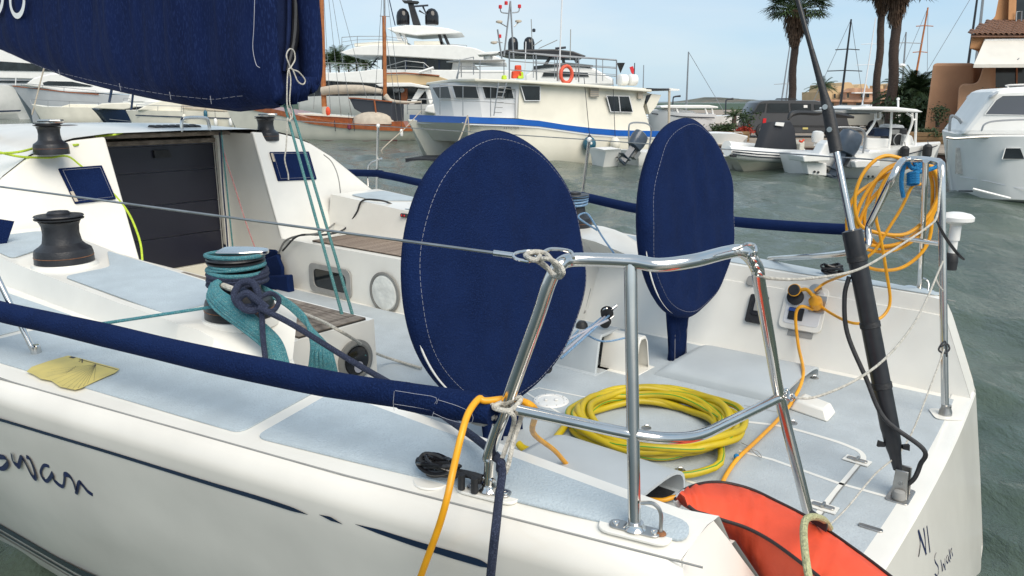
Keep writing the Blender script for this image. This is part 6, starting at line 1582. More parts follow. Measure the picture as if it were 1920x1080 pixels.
# lamp posts
for (u, v0, v1, Y, du, lb) in ((1262, 196, 180, 60, 9, 'black curved street lamp beyond the stern of the blue striped catamaran'), (1361, 225, 185, 62, 9, 'black curved street lamp left of the van')):
    fl = flatfr(Y); root = thing('street_lamp', Vector((fl.P(u, 200).x, Y, QZ)), lb, 'street lamp', 'curved street lamps')
    B0 = fl.P(u, v0); B0.z = QZ; b = MB(); b.tube([B0, fl.P(u, v1 + 6), fl.P(u + du * .35, v1 + 2), fl.P(u + du, v1)], .05, 6, smooth=4); b.build('pole', 'ink', root)
    b = MB(); p = fl.P(u + du, v1); b.tube([p - Vector((.25, 0, .04)), p + Vector((.2, 0, .0))], [.06, .09], 6); b.build('lamp_head', 'ink', root)

# ---- distant sailing boats: hull, mast, spreaders, rigging
def farsail(pts, Y, r, label, m='alu', spread=(), stays=(), hullw=7.0, zb=None):
    f_ = flatfr(Y); top, bot = f_.P(*pts[0]), f_.P(*pts[1]); b0 = bot.copy(); b0.z = 1.0
    root = thing('moored_sailing_boat', Vector((b0.x, Y, 0)), label, 'sailing boat', 'sailing boats moored in the distance')
    b = MB(); d = (top - bot); k = (1.0 - bot.z) / d.z if abs(d.z) > .01 else 0; b0 = bot + d * k
    b.tube([b0, top], [r, r * .6], 6); b.build('mast', m, root)
    for (v, hw) in spread:
        k = (f_.P(pts[0][0], v).z - bot.z) / d.z; c = bot + d * k; b = MB(); b.tube([c - Vector((hw, 0, .05)), c, c + Vector((hw, 0, -.05))], r * .35, 4); b.build('spreader', m, root)
    for (du, ) in stays:
        b = MB(); b.tube([top, b0 + Vector((du, 0, 0))], .02, 4); b.build('stay', 'alu', root)
    b = MB(); rings = []
    for q_ in np.linspace(0, 1, 9):
        w = math.sin(math.pi * min(1, .25 + .75 * (1 - q_))) if q_ > 0 else .7
        w = [.7, .9, 1, 1, .95, .8, .6, .35, .03][int(q_ * 8 + .01)] * 1.3; x = b0.x - hullw / 2 + hullw * q_; z = .85 + .25 * q_
        rings.append([Vector((x - .3, Y - w * .7, -.2)), Vector((x, Y - w, z)), Vector((x, Y, z + .06)), Vector((x, Y + w, z)), Vector((x - .3, Y + w * .7, -.2))])
    b.loft(rings, closed=True, caps=True); b.build('hull', 'white', root)
    return root
farsail([(1291, 97), (1287, 196)], 62, .085, 'grey mast with a single backstay, left of the hill behind the far wheel cover', stays=((3.2,),), hullw=9)
farsail([(1596, 36), (1575, 205)], 60, .10, 'dark mast with two pairs of spreaders leaning beside the first palm', 'carbon', ((92, .9), (132, 1.3)), ((-2.5,), (2.0,)))
farsail([(1642, 33), (1616, 200)], 70, .07, 'pale thin mast between the leaning dark mast and the palm pair', 'lwhite', ((82, .9), (121, 1.1)))
farsail([(1699, 60), (1688, 210)], 64, .09, 'grey mast with a round radar dome right of the palm pair', 'alu', ((80, 1.3),), ((-2.0,),))
b = MB(); b.sphere(flatfr(63.5).P(1691, 123), .28, 12, 8, (1, 1, .6)); rd = b.build('radar_dome', 'white', bpy.data.objects['moored_sailing_boat.003'])
farsail([(1740, 14), (1714, 160)], 66, .10, 'varnished orange mast leaning above the bushy palms', 'mastwood', ((48, .7), (97, .6)), ((-2.2,), (1.5,)))
farsail([(1482, 78), (1463, 205)], 64, .07, 'thin mast left of the first palm, the more slanted of two', 'alu', ((157, .8),))
farsail([(1484, 90), (1472, 205)], 66, .07, 'thin mast left of the first palm, close beside its trunk', 'alu')
farsail([(1836, -30), (1810, 160)], 58, .11, 'dark mast rising behind the orange wall, left of two', 'carbon', (), ((-4.5,),))
farsail([(1846, -30), (1826, 160)], 60, .14, 'light grey mast rising behind the orange wall, right of two', 'alu')
farsail([(1207, 122), (1205, 200)], 66, .06, 'short grey mast beyond the white life raft canisters', 'alu')

# ---- blue and white catamaran
fc = watfr(905, 309, 1245, 295)
cat = thing('catamaran', fc.base(1050, 2.5), 'cream catamaran motor boat with a bright blue stripe and rails on its roof', 'catamaran')
BW = 5.2
# hulls: near and far, with raked stems
def cathull(off, u0, wbow):
    sh = interp_px([(u0, 216), (u0 + 20, 218), (u0 + 90, 220), (970, 222), (1040, 230), (1100, 243), (1160, 252), (1250, 256)], 14) if off < 1 else None
hs_ = [(868, 232), (900, 226), (960, 224), (1010, 228), (1060, 238), (1110, 247), (1180, 253), (1258, 256)]
hw_ = [(905, 300), (925, 306), (965, 308), (1010, 305.5), (1060, 303.5), (1110, 301), (1180, 298), (1236, 296)]
hull_px(fc, hs_, hw_, 1.5, [.10, .5, .85, 1, 1, 1, 1, .95], 'near_hull', 'cream', cat, flare=.9)
fo = 3.9
hull_px(Fr(fc.A + fc.ey * fo, fc.A + fc.ey * fo + fc.ex), [(766, 226), (790, 226), (830, 226), (880, 228), (940, 232), (1010, 236), (1080, 240)], [(800, 290), (822, 291), (850, 291), (900, 290), (960, 289), (1020, 288), (1090, 286)], 1.5, [.08, .45, .8, 1, 1, 1, 1], 'far_hull', 'cream', cat, flare=.9)
# bridge deck with the blue band
def cq(u, v, off): return fc.P(u, v, off)
front = [cq(771, 215, fo + .6), cq(870, 219, .5)]
b = MB(); top_ = [cq(768, 215, fo + 1.2), cq(880, 219, .3), cq(970, 223, -.02), cq(1010, 226, -.02), cq(1060, 234, -.02), cq(1110, 240, -.02), cq(1160, 244, -.02), cq(1258, 246, -.02)]
bot_ = [cq(768, 228, fo + 1.2), cq(880, 231, .3), cq(970, 234, -.02), cq(1010, 237, -.02), cq(1060, 244, -.02), cq(1110, 251, -.02), cq(1160, 255, -.02), cq(1258, 257, -.02)]
b.loft([top_, bot_]); b.build('blue_band', 'bluestripe', cat, smooth=False)
b = MB(); far_ = [p + fc.ey * (BW if i > 0 else .4) for i, p in enumerate(top_)]; far_[0] = top_[0] + fc.ey * .3
b.loft([[p + fc.ey * .05 for p in bot_], [p + fc.ey * .05 - Vector((0, 0, .02)) for p in top_], [p - Vector((0, 0, .02)) for p in far_]]); b.build('bridge_deck', 'cream', cat)
b = MB(); b.loft([[cq(768, 228, fo + 1.2), cq(870, 231, .4)], [cq(800, 262, fo + .9), cq(900, 268, .9)], [cq(900, 262, fo + .9), cq(960, 268, .9)]]); b.build('tunnel_ceiling', 'cream', cat)
b = MB(); b.loft([[p - Vector((0, 0, .02)) + fc.ey * -.02 for p in bot_], [p - Vector((0, 0, .06)) + fc.ey * -.02 for p in bot_]]); b.build('rubbing_strake', 'lwhite', cat)
# wheelhouse
wfo = 3.9
roofv = [(974, 150), (1215, 166)]
b = MB()
pl_n = [(974, 150, 0.25), (972, 222, .12), (1100, 242, .12), (1222, 248, .12), (1206, 200, .2), (1215, 166, .25)]
n_ = [cq(u, v, o) for u, v, o in pl_n]
b.prism(n_, fc.ey * (BW - .5)); b.build('deckhouse', 'cream', cat, smooth=False)
fl_ = [cq(974, 154, .25), cq(978, 222, .14), cq(880, 219, 1.4), cq(838, 216, 3.6), cq(812, 158, 3.6), cq(868, 153, 1.5)]
b = MB(); fpl = [[cq(974, 152, .25), cq(980, 222, .14)], [cq(896, 152, 1.1), cq(904, 220, 1.0)], [cq(840, 156, 2.3), cq(852, 218, 2.2)], [cq(805, 158, 3.7), cq(818, 216, 3.6)], [cq(815, 158, 4.6), cq(820, 215, 4.6)], [cq(930, 160, 4.8), cq(930, 215, 4.8)]]
b.loft(fpl); b.ngon([q_[0] for q_ in fpl]); b.build('wheelhouse_front', 'lwhite', cat, solid=.02, smooth=False)
def fplane(u, v, seg_):
    A2, B2 = fpl[seg_][0], fpl[seg_ + 1][0]; return on_line(u, v, A2, B2)
for px, sg_ in (([(905, 163), (958, 163), (963, 184), (911, 184)], 0), ([(849, 161), (892, 162), (898, 184), (855, 183)], 1), ([(811, 164), (840, 162), (846, 184), (822, 184)], 2)):
    P = [fplane(u, v, sg_) - Vector((0, .06, 0)) for u, v in px]; c = sum(P, Vector()) / 4
    b = MB(); b.prism([p + (p - c).normalized() * .04 for p in P], (0, .03, 0)); f = b.build('front_window', 'lwhite', cat, smooth=False, bevel=.02)
    b = MB(); b.ngon([p - Vector((0, .006, 0)) for p in P]); b.build('pane', 'glass', f, smooth=False)
def cwin(px, off, name='side_window'): return window(fc, px, off, name, cat, frame='lwhite', fw=.04)
cwin([(977, 161), (1012, 162), (1012, 188), (985, 188)], .12)
cwin([(1138, 180), (1179, 181), (1186, 210), (1146, 209)], .10)
b = MB(); b.tube([cq(1160, 181, .07), cq(1163, 209, .06)], .02, 4); b.build('window_bar', 'lwhite', cat)
slab(fc, [(1107, 164), (1123, 164), (1123, 182), (1107, 182)], .09, .04, 'vent_grille', 'tan', cat); slab(fc, [(1197, 168), (1206, 168), (1206, 185), (1197, 185)], .09, .04, 'vent_grille', 'tan', cat)
for i in range(5): slab(fc, [(1107, 166 + i * 3.4), (1123, 166.2 + i * 3.4), (1123, 167.2 + i * 3.4), (1107, 167 + i * 3.4)], .07, .03, 'grille_slat', 'grey', cat)
slab(fc, [(1206, 172), (1222, 176), (1240, 178), (1230, 200), (1218, 214)], .3, 3.8, 'aft_house', 'cream', cat)
slab(fc, [(1209, 180), (1222, 176), (1212, 196)], .26, .06, 'aft_window', 'glass', cat)
# roof slab with overhang
rf = [(799, 155, 3.9), (840, 149, 2.4), (890, 147, .8), (974, 150, -.12), (1100, 158, -.12), (1222, 168, -.12), (1222, 166, 4.9), (830, 150, 5.2)]
b = MB(); b.prism([cq(*q_) for q_ in rf], (0, 0, -.10)); b.build('roof', 'cream', cat, bevel=.03)
slab(fc, [(1216, 165), (1257, 167), (1258, 169), (1216, 169)], .1, 4.2, 'aft_canopy', 'black', cat); slab(fc, [(1255, 165), (1274, 167), (1274, 170), (1255, 170)], .1, 4.2, 'canopy_extension', 'white', cat)
ftube(fc, [(1255, 169), (1254, 250)], .05, 'canopy_post', 'tan', cat, off=.15)
# roof rails
railing(fc, [(905, 130), (955, 97), (1005, 102), (1045, 106), (1085, 108), (1118, 110), (1156, 113)][1:], [(955, 148), (1006, 150), (1045, 152), (1085, 154), (1118, 156), (1156, 158)], .028, cat, off=.1, mids=2, name='roof_rail')
railing(fc, [(1000, 100), (1040, 103), (1080, 106), (1130, 110), (1156, 112)], [(1000, 146), (1040, 148), (1080, 150), (1130, 152), (1156, 154)], .02, cat, off=4.4, mids=2, name='roof_rail')
railing(fc, [(862, 112), (900, 113), (945, 112)], [(858, 148), (900, 148), (945, 148)], .02, cat, off=.7, mids=2, name='roof_rail')
railing(fc, [(888, 107), (865, 112), (856, 146)], [(888, 140), (865, 145), (856, 148)], .02, cat, off=2.5, mids=1, name='roof_rail')
slab(fc, [(862, 112), (948, 112), (948, 115), (862, 115)], .9, 1.2, 'flybridge_table', 'grey', cat, .02)
# ladder in front of the wheelhouse, foredeck rail
for px in ([(950, 110), (958, 97), (953, 120), (930, 217)], [(957, 98), (945, 160), (938, 190), (945, 160)]): pass
for (a_, c0) in (((935, 155), (926, 217)), ((950, 155), (941, 186))): ftube(fc, [a_, c0], .022, 'ladder_rail', 'alu', cat, off=.0)
for i in range(6): ftube(fc, [(934 - i * 1.5, 163 + i * 9.5), (949 - i * 1.7, 163.5 + i * 9.5)], .016, 'ladder_rung', 'alu', cat, off=.0)
railing(fc, [(825, 160), (868, 161), (920, 163), (966, 168)], [(825, 215), (868, 217), (920, 219), (966, 222)], .016, cat, off=.25, mids=1, name='foredeck_rail')
# A-frame antenna mast
for px in ([(957, 2), (945, 105)], [(957, 2), (963, 110)], [(933, 55), (941, 110)]): ftube(fc, px, .035, 'antenna_mast', 'alu', cat, off=1.5)
for px in ([(938, 14), (940, 23), (952, 25)], [(974, 14), (972, 22), (961, 24)], [(936, 42), (950, 50)], [(972, 42), (964, 50)], [(930, 78), (942, 80)]): ftube(fc, px, .022, 'antenna_arm', 'alu', cat, off=1.5, sm=3)
for (u, v, mm) in ((938, 13, 'red'), (949, 6, 'red'), (974, 12, 'red'), (937, 68, 'red')): b = MB(); b.lathe([(.06, 0), (.06, .10), (.045, .12)], fc.P(u, v + 3, 1.5), seg=10); b.build('mast_light', mm, cat)
for (u, v) in ((936, 41), (972, 40), (926, 80)): b = MB(); b.lathe([(.02, 0), (.12, .03), (.12, .08), (.08, .1)], fc.P(u, v + 3, 1.5), seg=12); b.build('gps_dome', 'tan', cat)
ftube(fc, [(1054, -10), (1048, 152)], .03, 'whip_antenna', 'lwhite', cat, off=.1); ftube(fc, [(986, 78), (984, 150)], .02, 'whip_antenna', 'lwhite', cat, off=.4)
ftube(fc, [(1070, 55), (1069, 112)], .02, 'whip_antenna', 'grey', cat, off=2.5)
# things hung and stood on the catamaran
lbr = MB(); c0 = fc.P(1062, 139.5, -.03); lbr.tube([c0 + fc.ex * math.cos(a) * .235 + Vector((0, 0, math.sin(a) * .285)) for a in np.linspace(0, 6.28, 24, endpoint=False)], .065, 10, closed=True)
single(lbr, 'lifebuoy', mat('lifebuoy_red', (.70, .10, .05), .5), 'round orange lifebuoy hanging on the roof rail of the catamaran', 'lifebuoy')
for (u, v, w, h, mm, lb) in ((973, 133, 10, 22, 'orange', 'orange life jacket hung behind the catamaran roof ladder'), (966, 140, 7, 14, 'orange', 'smaller orange bag beside the hanging life jacket'), (977, 141, 9, 13, 'vest', 'yellow safety vest below the orange life jacket'), (947, 145, 6, 8, 'vest', 'small yellow bundle on the catamaran roof left of the ladder')):
    b = MB(); b.prism(round_poly([fc.P(u - w / 2, v - h / 2, .6), fc.P(u + w / 2, v - h / 2, .6), fc.P(u + w / 2 + 1, v + h / 2, .6), fc.P(u - w / 2 - 1, v + h / 2, .6)], .05), fc.ey * .15); single(b, 'life_jacket', mm, lb, 'life jacket', bevel=.03)
for (u, lb) in ((1167, 'left white life raft canister on the aft roof of the catamaran'), (1185, 'right white life raft canister on the aft roof of the catamaran')):
    b = MB(); c0 = fc.P(u, 150, 1.0); b.tube([c0 - fc.ex * .19, c0 - fc.ex * .15, c0 + fc.ex * .15, c0 + fc.ex * .19], [.16, .22, .22, .16], 14); single(b, 'life_raft', 'white', lb, 'life raft', 'life raft canisters')
b = MB(); c0 = fc.P(1164, 118, .5); b.lathe([(.0, -.38), (.16, .0), (0, .0)], c0, seg=14); single(b, 'signal_cone', 'black', 'black signal cone hung point down above the catamaran roof', 'signal cone')
fg = thing('flag', fc.P(1189, 140, 2), 'small red flag on a short staff at the stern of the catamaran', 'flag')
ftube(fc, [(1190, 118), (1189, 150)], .02, 'flag_staff', 'ink', fg, off=2.0); slab(fc, [(1181, 126), (1187, 124), (1189, 130), (1188, 140), (1184, 136)], 2.0, .03, 'flag_cloth', 'red', fg)
q_ = fc.P(1105, 270, -.22); b = MB(); b.sphere(q_, .25, 20, 14, (1, 1, 1.08)); fb_ = thing('fender', q_, 'round blue ball fender on the side of the catamaran', 'fender'); b.build('fender_body', 'fender_blue', fb_)
b = MB(); b.lathe([(.10, .22), (.05, .32), (.0, .36)], q_, seg=10); b.build('fender_neck', 'ink', fb_); b = MB(); b.tube([q_ + Vector((0, 0, .3)), fc.P(1095, 145, .05)], .012, 4); b.build('fender_line', 'ink', fb_)
b = MB(); b.lathe([(0, -.006), (.05, 0), (0, .006)], q_ + Vector((.04, -.245, .04)), (0, 1, 0), 12); b.build('white_eye', 'white', fb_)
q_ = fc.P(1153, 270, -.2); fb_ = thing('fender', q_, 'cream pear fender beside the blue ball fender on the catamaran', 'fender'); b = MB(); b.sphere(q_, .20, 18, 12, (1, 1, 1.3)); b.build('fender_body', 'cream', fb_)
b = MB(); b.tube([q_ + Vector((0, 0, .25)), fc.P(1149, 148, .05)], .012, 4); b.build('fender_line', 'ink', fb_)
def crope(px, r, m, label, off=-.3): 
    b = MB(); b.tube([fc.P(u, v, off) for u, v in px], r, 5, smooth=3); single(b, 'mooring_rope', m, label, 'rope', 'mooring ropes of the catamaran')
crope([(877, 216), (868, 245), (855, 275)], .025, 'tan', 'tan rope from the catamaran bow slanting left to the water', .2)
crope([(877, 216), (879, 240), (878, 262)], .02, 'tan', 'tan rope hanging straight from the catamaran bow', .2)
crope([(789, 208), (760, 240), (718, 278), (717, 288)], .02, 'tan', 'long tan rope from the far bow down to the water by the stanchion', fo)
b = MB(); b.prism([fc.P(u, 216, 1.6) for u in (878, 902)] + [fc.P(900, 212, 2.0), fc.P(880, 212, 2.0)], (0, 0, .08)); b.build('anchor_roller', 'tan', cat)
b = MB(); b.prism([Wat(760, 297, .10), Wat(800, 291, .10), Wat(860, 291, .10), Wat(850, 299, .10)], (0, 0, -.14)); single(b, 'floating_pontoon', 'antifoul', 'flat dark raft floating under the bow of the catamaran', 'raft')
b = MB()
for i, (u, w, h) in enumerate(((945, 2, 3), (949, 2, 3), (953, 3, 3), (957.5, 3, 3), (962, 3, 3), (966, 3, 3), (970, 3, 3))):
    x = fc.P(u, 239, -.03); x2 = fc.P(u + w * .8, 242, -.03)
    b.ribbon([Vector((x.x, x.y, x.z)), Vector((x.x, x.y, x2.z))], fc.ey * -1, .012); b.ribbon([Vector((x.x, x.y, x.z)), Vector((x2.x, x2.y, x.z)), Vector((x2.x, x2.y, x2.z)), Vector((x.x, x.y, x2.z))][:3 + i % 2], fc.ey * -1, .012)
b.build('registration_number', 'ink', cat, smooth=False)

# ---- outboard engine
def outboard(fr, u, v, off, s_, m, par, tilt=35, dirx=-1, name='outboard_engine'):
    """cowl, leg and propeller; tilted up by tilt degrees"""
    P0 = fr.P(u, v, off); e1 = fr.ex * dirx; up = Vector((0, 0, 1)); a = R(tilt)
    ax = (up * math.cos(a) + e1 * -math.sin(a)); fw_ = (e1 * math.cos(a) + up * math.sin(a)); sd_ = fr.ey
    X = lambda x, y, z: P0 + fw_ * x * s_ + sd_ * y * s_ + ax * z * s_
    b = MB(); rings = []
    for z, l, w, o in ((0, .20, .14, 0), (.03, .26, .19, .01), (.22, .30, .21, .02), (.42, .30, .21, .03), (.56, .26, .18, .04), (.62, .14, .10, .03)):
        rings.append([X(o + math.copysign(abs(math.cos(t)) ** .7, math.cos(t)) * l, math.copysign(abs(math.sin(t)) ** .7, math.sin(t)) * w, z) for t in np.linspace(0, 6.283, 20, endpoint=False)])
    b.loft(rings, closed=True, caps=True); e = b.build(name, m, par)
    b = MB(); b.loft([[X(x, y, z) for x, y in ((-.12, 0), (0, .09), (.16, 0), (0, -.09))] for z in (0, -.35, -.62)], closed=True, caps=True); b.build('engine_leg', m, e)
    b = MB(); b.prism([X(-.12, -.13, -.45), X(.30, -.13, -.45), X(.30, .13, -.45), X(-.12, .13, -.45)], ax * -.02 * s_); b.build('cavitation_plate', m, e)
    b = MB(); b.lathe([(0, -.2 * s_), (.05 * s_, -.12 * s_), (.055 * s_, .1 * s_), (.03 * s_, .2 * s_)], X(.05, 0, -.66), fw_, 12); b.build('gearcase', m, e)
    for k in range(3):
        t = k * 2.094; d = sd_ * math.cos(t) + ax * math.sin(t); c = X(.26, 0, -.66); b = MB(); b.prism([c, c + d * .16 * s_ + fw_ * .02, c + d * .13 * s_ + d.cross(fw_) * .07 * s_], fw_ * .008); b.build('propeller_blade', 'black', e)
    b = MB(); b.prism([X(-.18, -.12, .05), X(-.30, -.12, .0), X(-.30, -.12, -.28), X(-.15, -.12, -.28)], sd_ * .24 * s_); b.build('bracket', 'alu', e)
    return e
ft = Fr(Wat(1135, 312), Wat(1260, 306))
tn_ = thing('tender', ft.base(1200, .7), 'small white tender with a grey outboard tilted up beside the catamaran', 'dinghy')
hull_px(ft, [(1192, 285), (1196, 284), (1210, 286), (1240, 284), (1275, 284)], [(1196, 308), (1198, 309), (1210, 309), (1240, 307), (1270, 306)], 1.5, [.9, 1, 1, 1, .8], 'hull', 'white', tn_)
hull_px(ft, [(1133, 281), (1150, 280), (1164, 279)], [(1136, 286), (1150, 286), (1164, 286)], 1.2, [.9, 1, 1], 'swim_platform', 'white', tn_)
outboard(ft, 1188, 277, -.05, 1.0, 'engine', tn_, tilt=40, dirx=-1)
ftube(ft, [(1180, 285), (1179, 240), (1184, 231), (1200, 230), (1215, 233), (1221, 245), (1216, 285)], .03, 'roll_bar', 'alu', tn_, off=.5, sm=4)
# ---- small T-top cruiser beyond
fs = flatfr(46)
ct = thing('cruiser', fs.base(1290, 1), 'white open cruiser with a flat hard top behind the far wheel cover', 'motor boat')
hull_px(fs, [(1215, 208), (1235, 206), (1280, 212), (1320, 214), (1342, 214)], [(1222, 240), (1240, 242), (1280, 243), (1320, 243), (1340, 242)], 2.6, [.1, .6, 1, 1, .9], 'hull', 'lwhite', ct)
slab(fs, [(1237, 199), (1260, 197), (1330, 197), (1347, 200), (1347, 203), (1240, 203)], .2, 2.2, 'hard_top', 'white', ct, .04)
for px in ([(1268, 203), (1272, 212)], [(1322, 203), (1326, 214)], [(1335, 203), (1341, 240)], [(1326, 214), (1320, 226), (1335, 224)]): ftube(fs, px, .05, 'roof_post', 'white', ct, off=.3)
stripe_px(fs, [(1222, 212), (1280, 218), (1340, 220)], [(1222, 214), (1280, 220), (1340, 222)], 2.6, [.4, 1, 1], 'hull_stripe', 'ink', ct)
slab(fs, [(1236, 206), (1262, 202), (1300, 208), (1310, 213), (1240, 212)], .6, 1.2, 'cabin', 'white', ct, .05)
fs2 = flatfr(30)
ct2 = thing('dinghy', fs2.base(1375, 1), 'low white dinghy bow between the far wheel cover and the van', 'dinghy')
hull_px(fs2, [(1330, 250), (1352, 250), (1380, 251), (1402, 257)], [(1330, 262), (1352, 265), (1376, 266), (1394, 264)], 1.5, [.9, 1, .7, .05], 'hull', 'white', ct2)
ftube(fs2, [(1375, 252), (1376, 248), (1390, 248), (1393, 251)], .012, 'bow_rail', 'alu', ct2, off=.6)

# ---- RIB with black cover
fr_ = Fr(Wat(1370, 324), Wat(1530, 312))
rib = thing('inflatable_boat', fr_.base(1450, 1), 'cream inflatable boat with a tall black covered console', 'inflatable boat')
hull_px(fr_, [(1366, 292), (1380, 296), (1420, 299), (1470, 300), (1560, 300)], [(1378, 320), (1395, 322), (1430, 321), (1480, 319), (1560, 314)], 2.0, [.3, .8, 1, 1, .95], 'hull', 'cream', rib, flare=.6)
b = MB(); tp = [fr_.P(u, v, .15) for u, v in ((1364, 283), (1380, 286), (1420, 290), (1470, 293), (1530, 294), (1570, 294))]; b.tube(tp, [.16, .22, .23, .23, .23, .22], 14, smooth=4); b.build('near_tube', 'white', rib)
b = MB(); tp = [fr_.P(u, v, 1.85) for u, v in ((1362, 276), (1380, 278), (1420, 281), (1470, 284), (1530, 285), (1570, 285))]; b.tube(tp, .22, 14, smooth=4); b.build('far_tube', 'white', rib)
for dv in (0, 5): ftube(fr_, [(1374, 284 + dv), (1420, 289 + dv), (1470, 292 + dv), (1540, 294 + dv)], .02, 'tube_band', 'ink', rib, off=-.075)
slab(fr_, [(1370, 290), (1381, 291), (1381, 295), (1371, 294)], -.10, .05, 'rubber_patch', 'black', rib)
b = MB(); pr0 = [(1429, 283), (1447, 229), (1484, 226), (1492, 240), (1497, 284)]
P = [fr_.P(u, v, .6) for u, v in pr0]; c = sum(P, Vector()) / 5
b.loft([[lerp(p, c, .10) for p in P], [p + fr_.ey * .10 for p in P], [lerp(p, c, .12) + fr_.ey * .45 for p in P], [lerp(p, c, .35) + fr_.ey * .6 for p in P]], closed=True, caps=True)
cvr = b.build('console_cover', mat('black_cover_cloth', (.018, .021, .028), .8, bump=1.0, bscale=4), rib, ang=60)
slab(fr_, [(1456, 229), (1471, 230), (1469, 237), (1454, 235)], .53, .03, 'cover_label', 'white', cvr)
ftube(fr_, [(1478, 224), (1484, 214), (1500, 211), (1530, 212), (1545, 208), (1560, 213), (1600, 220)], [.05, .10, .09, .10, .10, .16, .05], 'folded_bimini', 'black', rib, off=1.0, sm=4)
ftube(fr_, [(1480, 222), (1484, 212)], .02, 'bimini_leg', 'white', rib, off=1.0)
slab(fr_, [(1500, 270), (1504, 262), (1509, 266), (1508, 284), (1499, 284)], .5, .4, 'seat', 'cream', rib, .02)
stk2 = thing('life_ring', fr_.P(1502, 264, .4), 'small orange rag on the seat of the inflatable boat', 'rag'); ftube(fr_, [(1499, 264), (1503, 266), (1507, 262)], .035, 'cloth', 'orange', stk2, off=.35, sm=3)

# ---- centre console boat with T-top
fb2 = Fr(Wat(1520, 331), Wat(1700, 329))
tb = thing('console_boat', fb2.base(1640, 1.1), 'white open boat with T-top roof and a large dark outboard engine', 'motor boat')
hull_px(fb2, [(1519, 293), (1560, 291), (1610, 290), (1650, 286), (1700, 278), (1735, 272), (1764, 268)], [(1520, 328), (1560, 331), (1610, 333), (1650, 332), (1690, 328), (1720, 312), (1752, 292)], 2.3, [.9, 1, 1, 1, .85, .5, .05], 'hull', 'white', tb, flare=.85)
stripe_px(fb2, [(1640, 297), (1690, 291), (1730, 281), (1758, 272)], [(1640, 299), (1690, 293), (1730, 283), (1758, 274)], 2.3, [1, .9, .6, .2], 'hull_line', 'ink', tb)
for (a_, c0, d0, e0) in ((1505, 1556, 293, 302), (1602, 1650, 303, 313)):
    slab(fb2, [(a_, d0), (a_ + 8, d0 - 3), (c0, d0 - 2), (c0, e0), (a_ + 3, e0 + 2)], -.45, 1.0, 'swim_platform', 'white', tb, .03)
slab(fb2, [(1511, 303), (1550, 306), (1550, 330), (1516, 327)], -.20, .35, 'transom_box', 'white', tb, .02)
for (u, v) in ((1527, 322), (1534, 323), (1628, 331), (1636, 331)): b = MB(); b.lathe([(0, 0), (.035, 0), (.035, .02), (0, .02)], fb2.P(u, v, -.22), -fb2.ey, 12); b.build('drain_outlet', 'black', tb)
slab(fb2, [(1546, 270), (1556, 262), (1560, 300), (1530, 300)], .2, .5, 'port_quarter', 'white', tb, .05)
outboard(fb2, 1583, 288, -.10, 1.12, 'engine', tb, tilt=22, dirx=-1)
slab(fb2, [(1626, 258), (1670, 260), (1672, 282), (1624, 280)], .9, .25, 'aft_seat', 'white', tb, .05)
slab(fb2, [(1632, 281), (1668, 283), (1690, 290), (1680, 296), (1622, 292)], .3, 1.2, 'deck_well', 'lwhite', tb, .03)
slab(fb2, [(1641, 240), (1668, 240), (1672, 256), (1640, 256)], 1.0, .4, 'dash', 'navypaint', tb, .03)
slab(fb2, [(1668, 240), (1702, 241), (1700, 262), (1694, 280), (1674, 278)], 1.0, .6, 'console', 'black', tb, .03)
slab(fb2, [(1672, 243), (1687, 243), (1686, 252), (1671, 252)], .96, .03, 'chart_screen', 'grey', tb)
slab(fb2, [(1698, 252), (1712, 254), (1716, 270), (1694, 278)], .8, .8, 'bow_seat', 'white', tb, .06)
slab(fb2, [(1670, 235), (1680, 233), (1694, 235), (1697, 240), (1668, 240)], .9, .6, 'seat_cushion', 'lwhite', tb, .02)
b = MB(); c0 = fb2.P(1685, 262, .9); b.tube([c0 + fb2.ex * .16 * math.cos(a) + Vector((0, 0, .18 * math.sin(a))) for a in np.linspace(0, 6.28, 16, endpoint=False)], .015, 6, closed=True); b.build('steering_wheel', 'alu', tb)
top_px = [(1596, 202), (1620, 199.5), (1680, 200.5), (1720, 205), (1732, 210), (1720, 211), (1660, 207), (1596, 206)]
slab(fb2, top_px, .15, 1.9, 't_top_roof', 'white', tb, .03); slab(fb2, [(1570, 209), (1600, 205), (1660, 207), (1640, 213), (1580, 212)], .4, 1.5, 'roof_underside', 'grey', tb, .01)
for px in ([(1642, 210), (1640, 228), (1630, 244), (1622, 254)], [(1650, 210), (1650, 222), (1640, 224)], [(1672, 210), (1669, 260), (1665, 281)], [(1710, 212), (1710, 232), (1698, 262), (1692, 278)], [(1718, 212), (1717, 240), (1716, 272)], [(1710, 224), (1718, 225)], [(1700, 212), (1709, 218)]):
    ftube(fb2, px, .035, 't_top_frame', 'white', tb, off=.7, sm=3)
ftube(fb2, [(1562, 272), (1563, 248), (1568, 240), (1590, 239), (1612, 241), (1622, 252), (1620, 276), (1615, 300)], .03, 'stern_rail', 'alu', tb, off=.2, sm=4)
ftube(fb2, [(1570, 262), (1573, 253), (1585, 251), (1597, 254), (1598, 260)], .025, 'ski_pole', 'alu', tb, off=.4, sm=4)
ftube(fb2, [(1684, 203), (1684, 188)], .03, 'antenna', 'white', tb, off=.9); b = MB(); b.sphere(fb2.P(1684, 186, .9), .05, 8, 6); b.build('antenna_tip', 'white', tb)
for u, lb in ((1694, 'black round fender on the side of the T-top boat, left of two'), (1737, 'black round fender on the side of the T-top boat, right of two')):
    fender(fb2.P(u, 300 if u < 1700 else 296, .0 if u < 1700 else .35), .13, .42, 'black', lb, 'black', 'black fenders on the T-top boat', .1)
wb = thing('white_outboard', fr_.base(1530, 1), 'white outboard cowl standing between the inflatable boat and the T-top boat', 'outboard engine')
outboard(Fr(Wat(1500, 300), Wat(1560, 300)), 1532, 268, 0, .72, 'white', wb, tilt=5, dirx=-1)

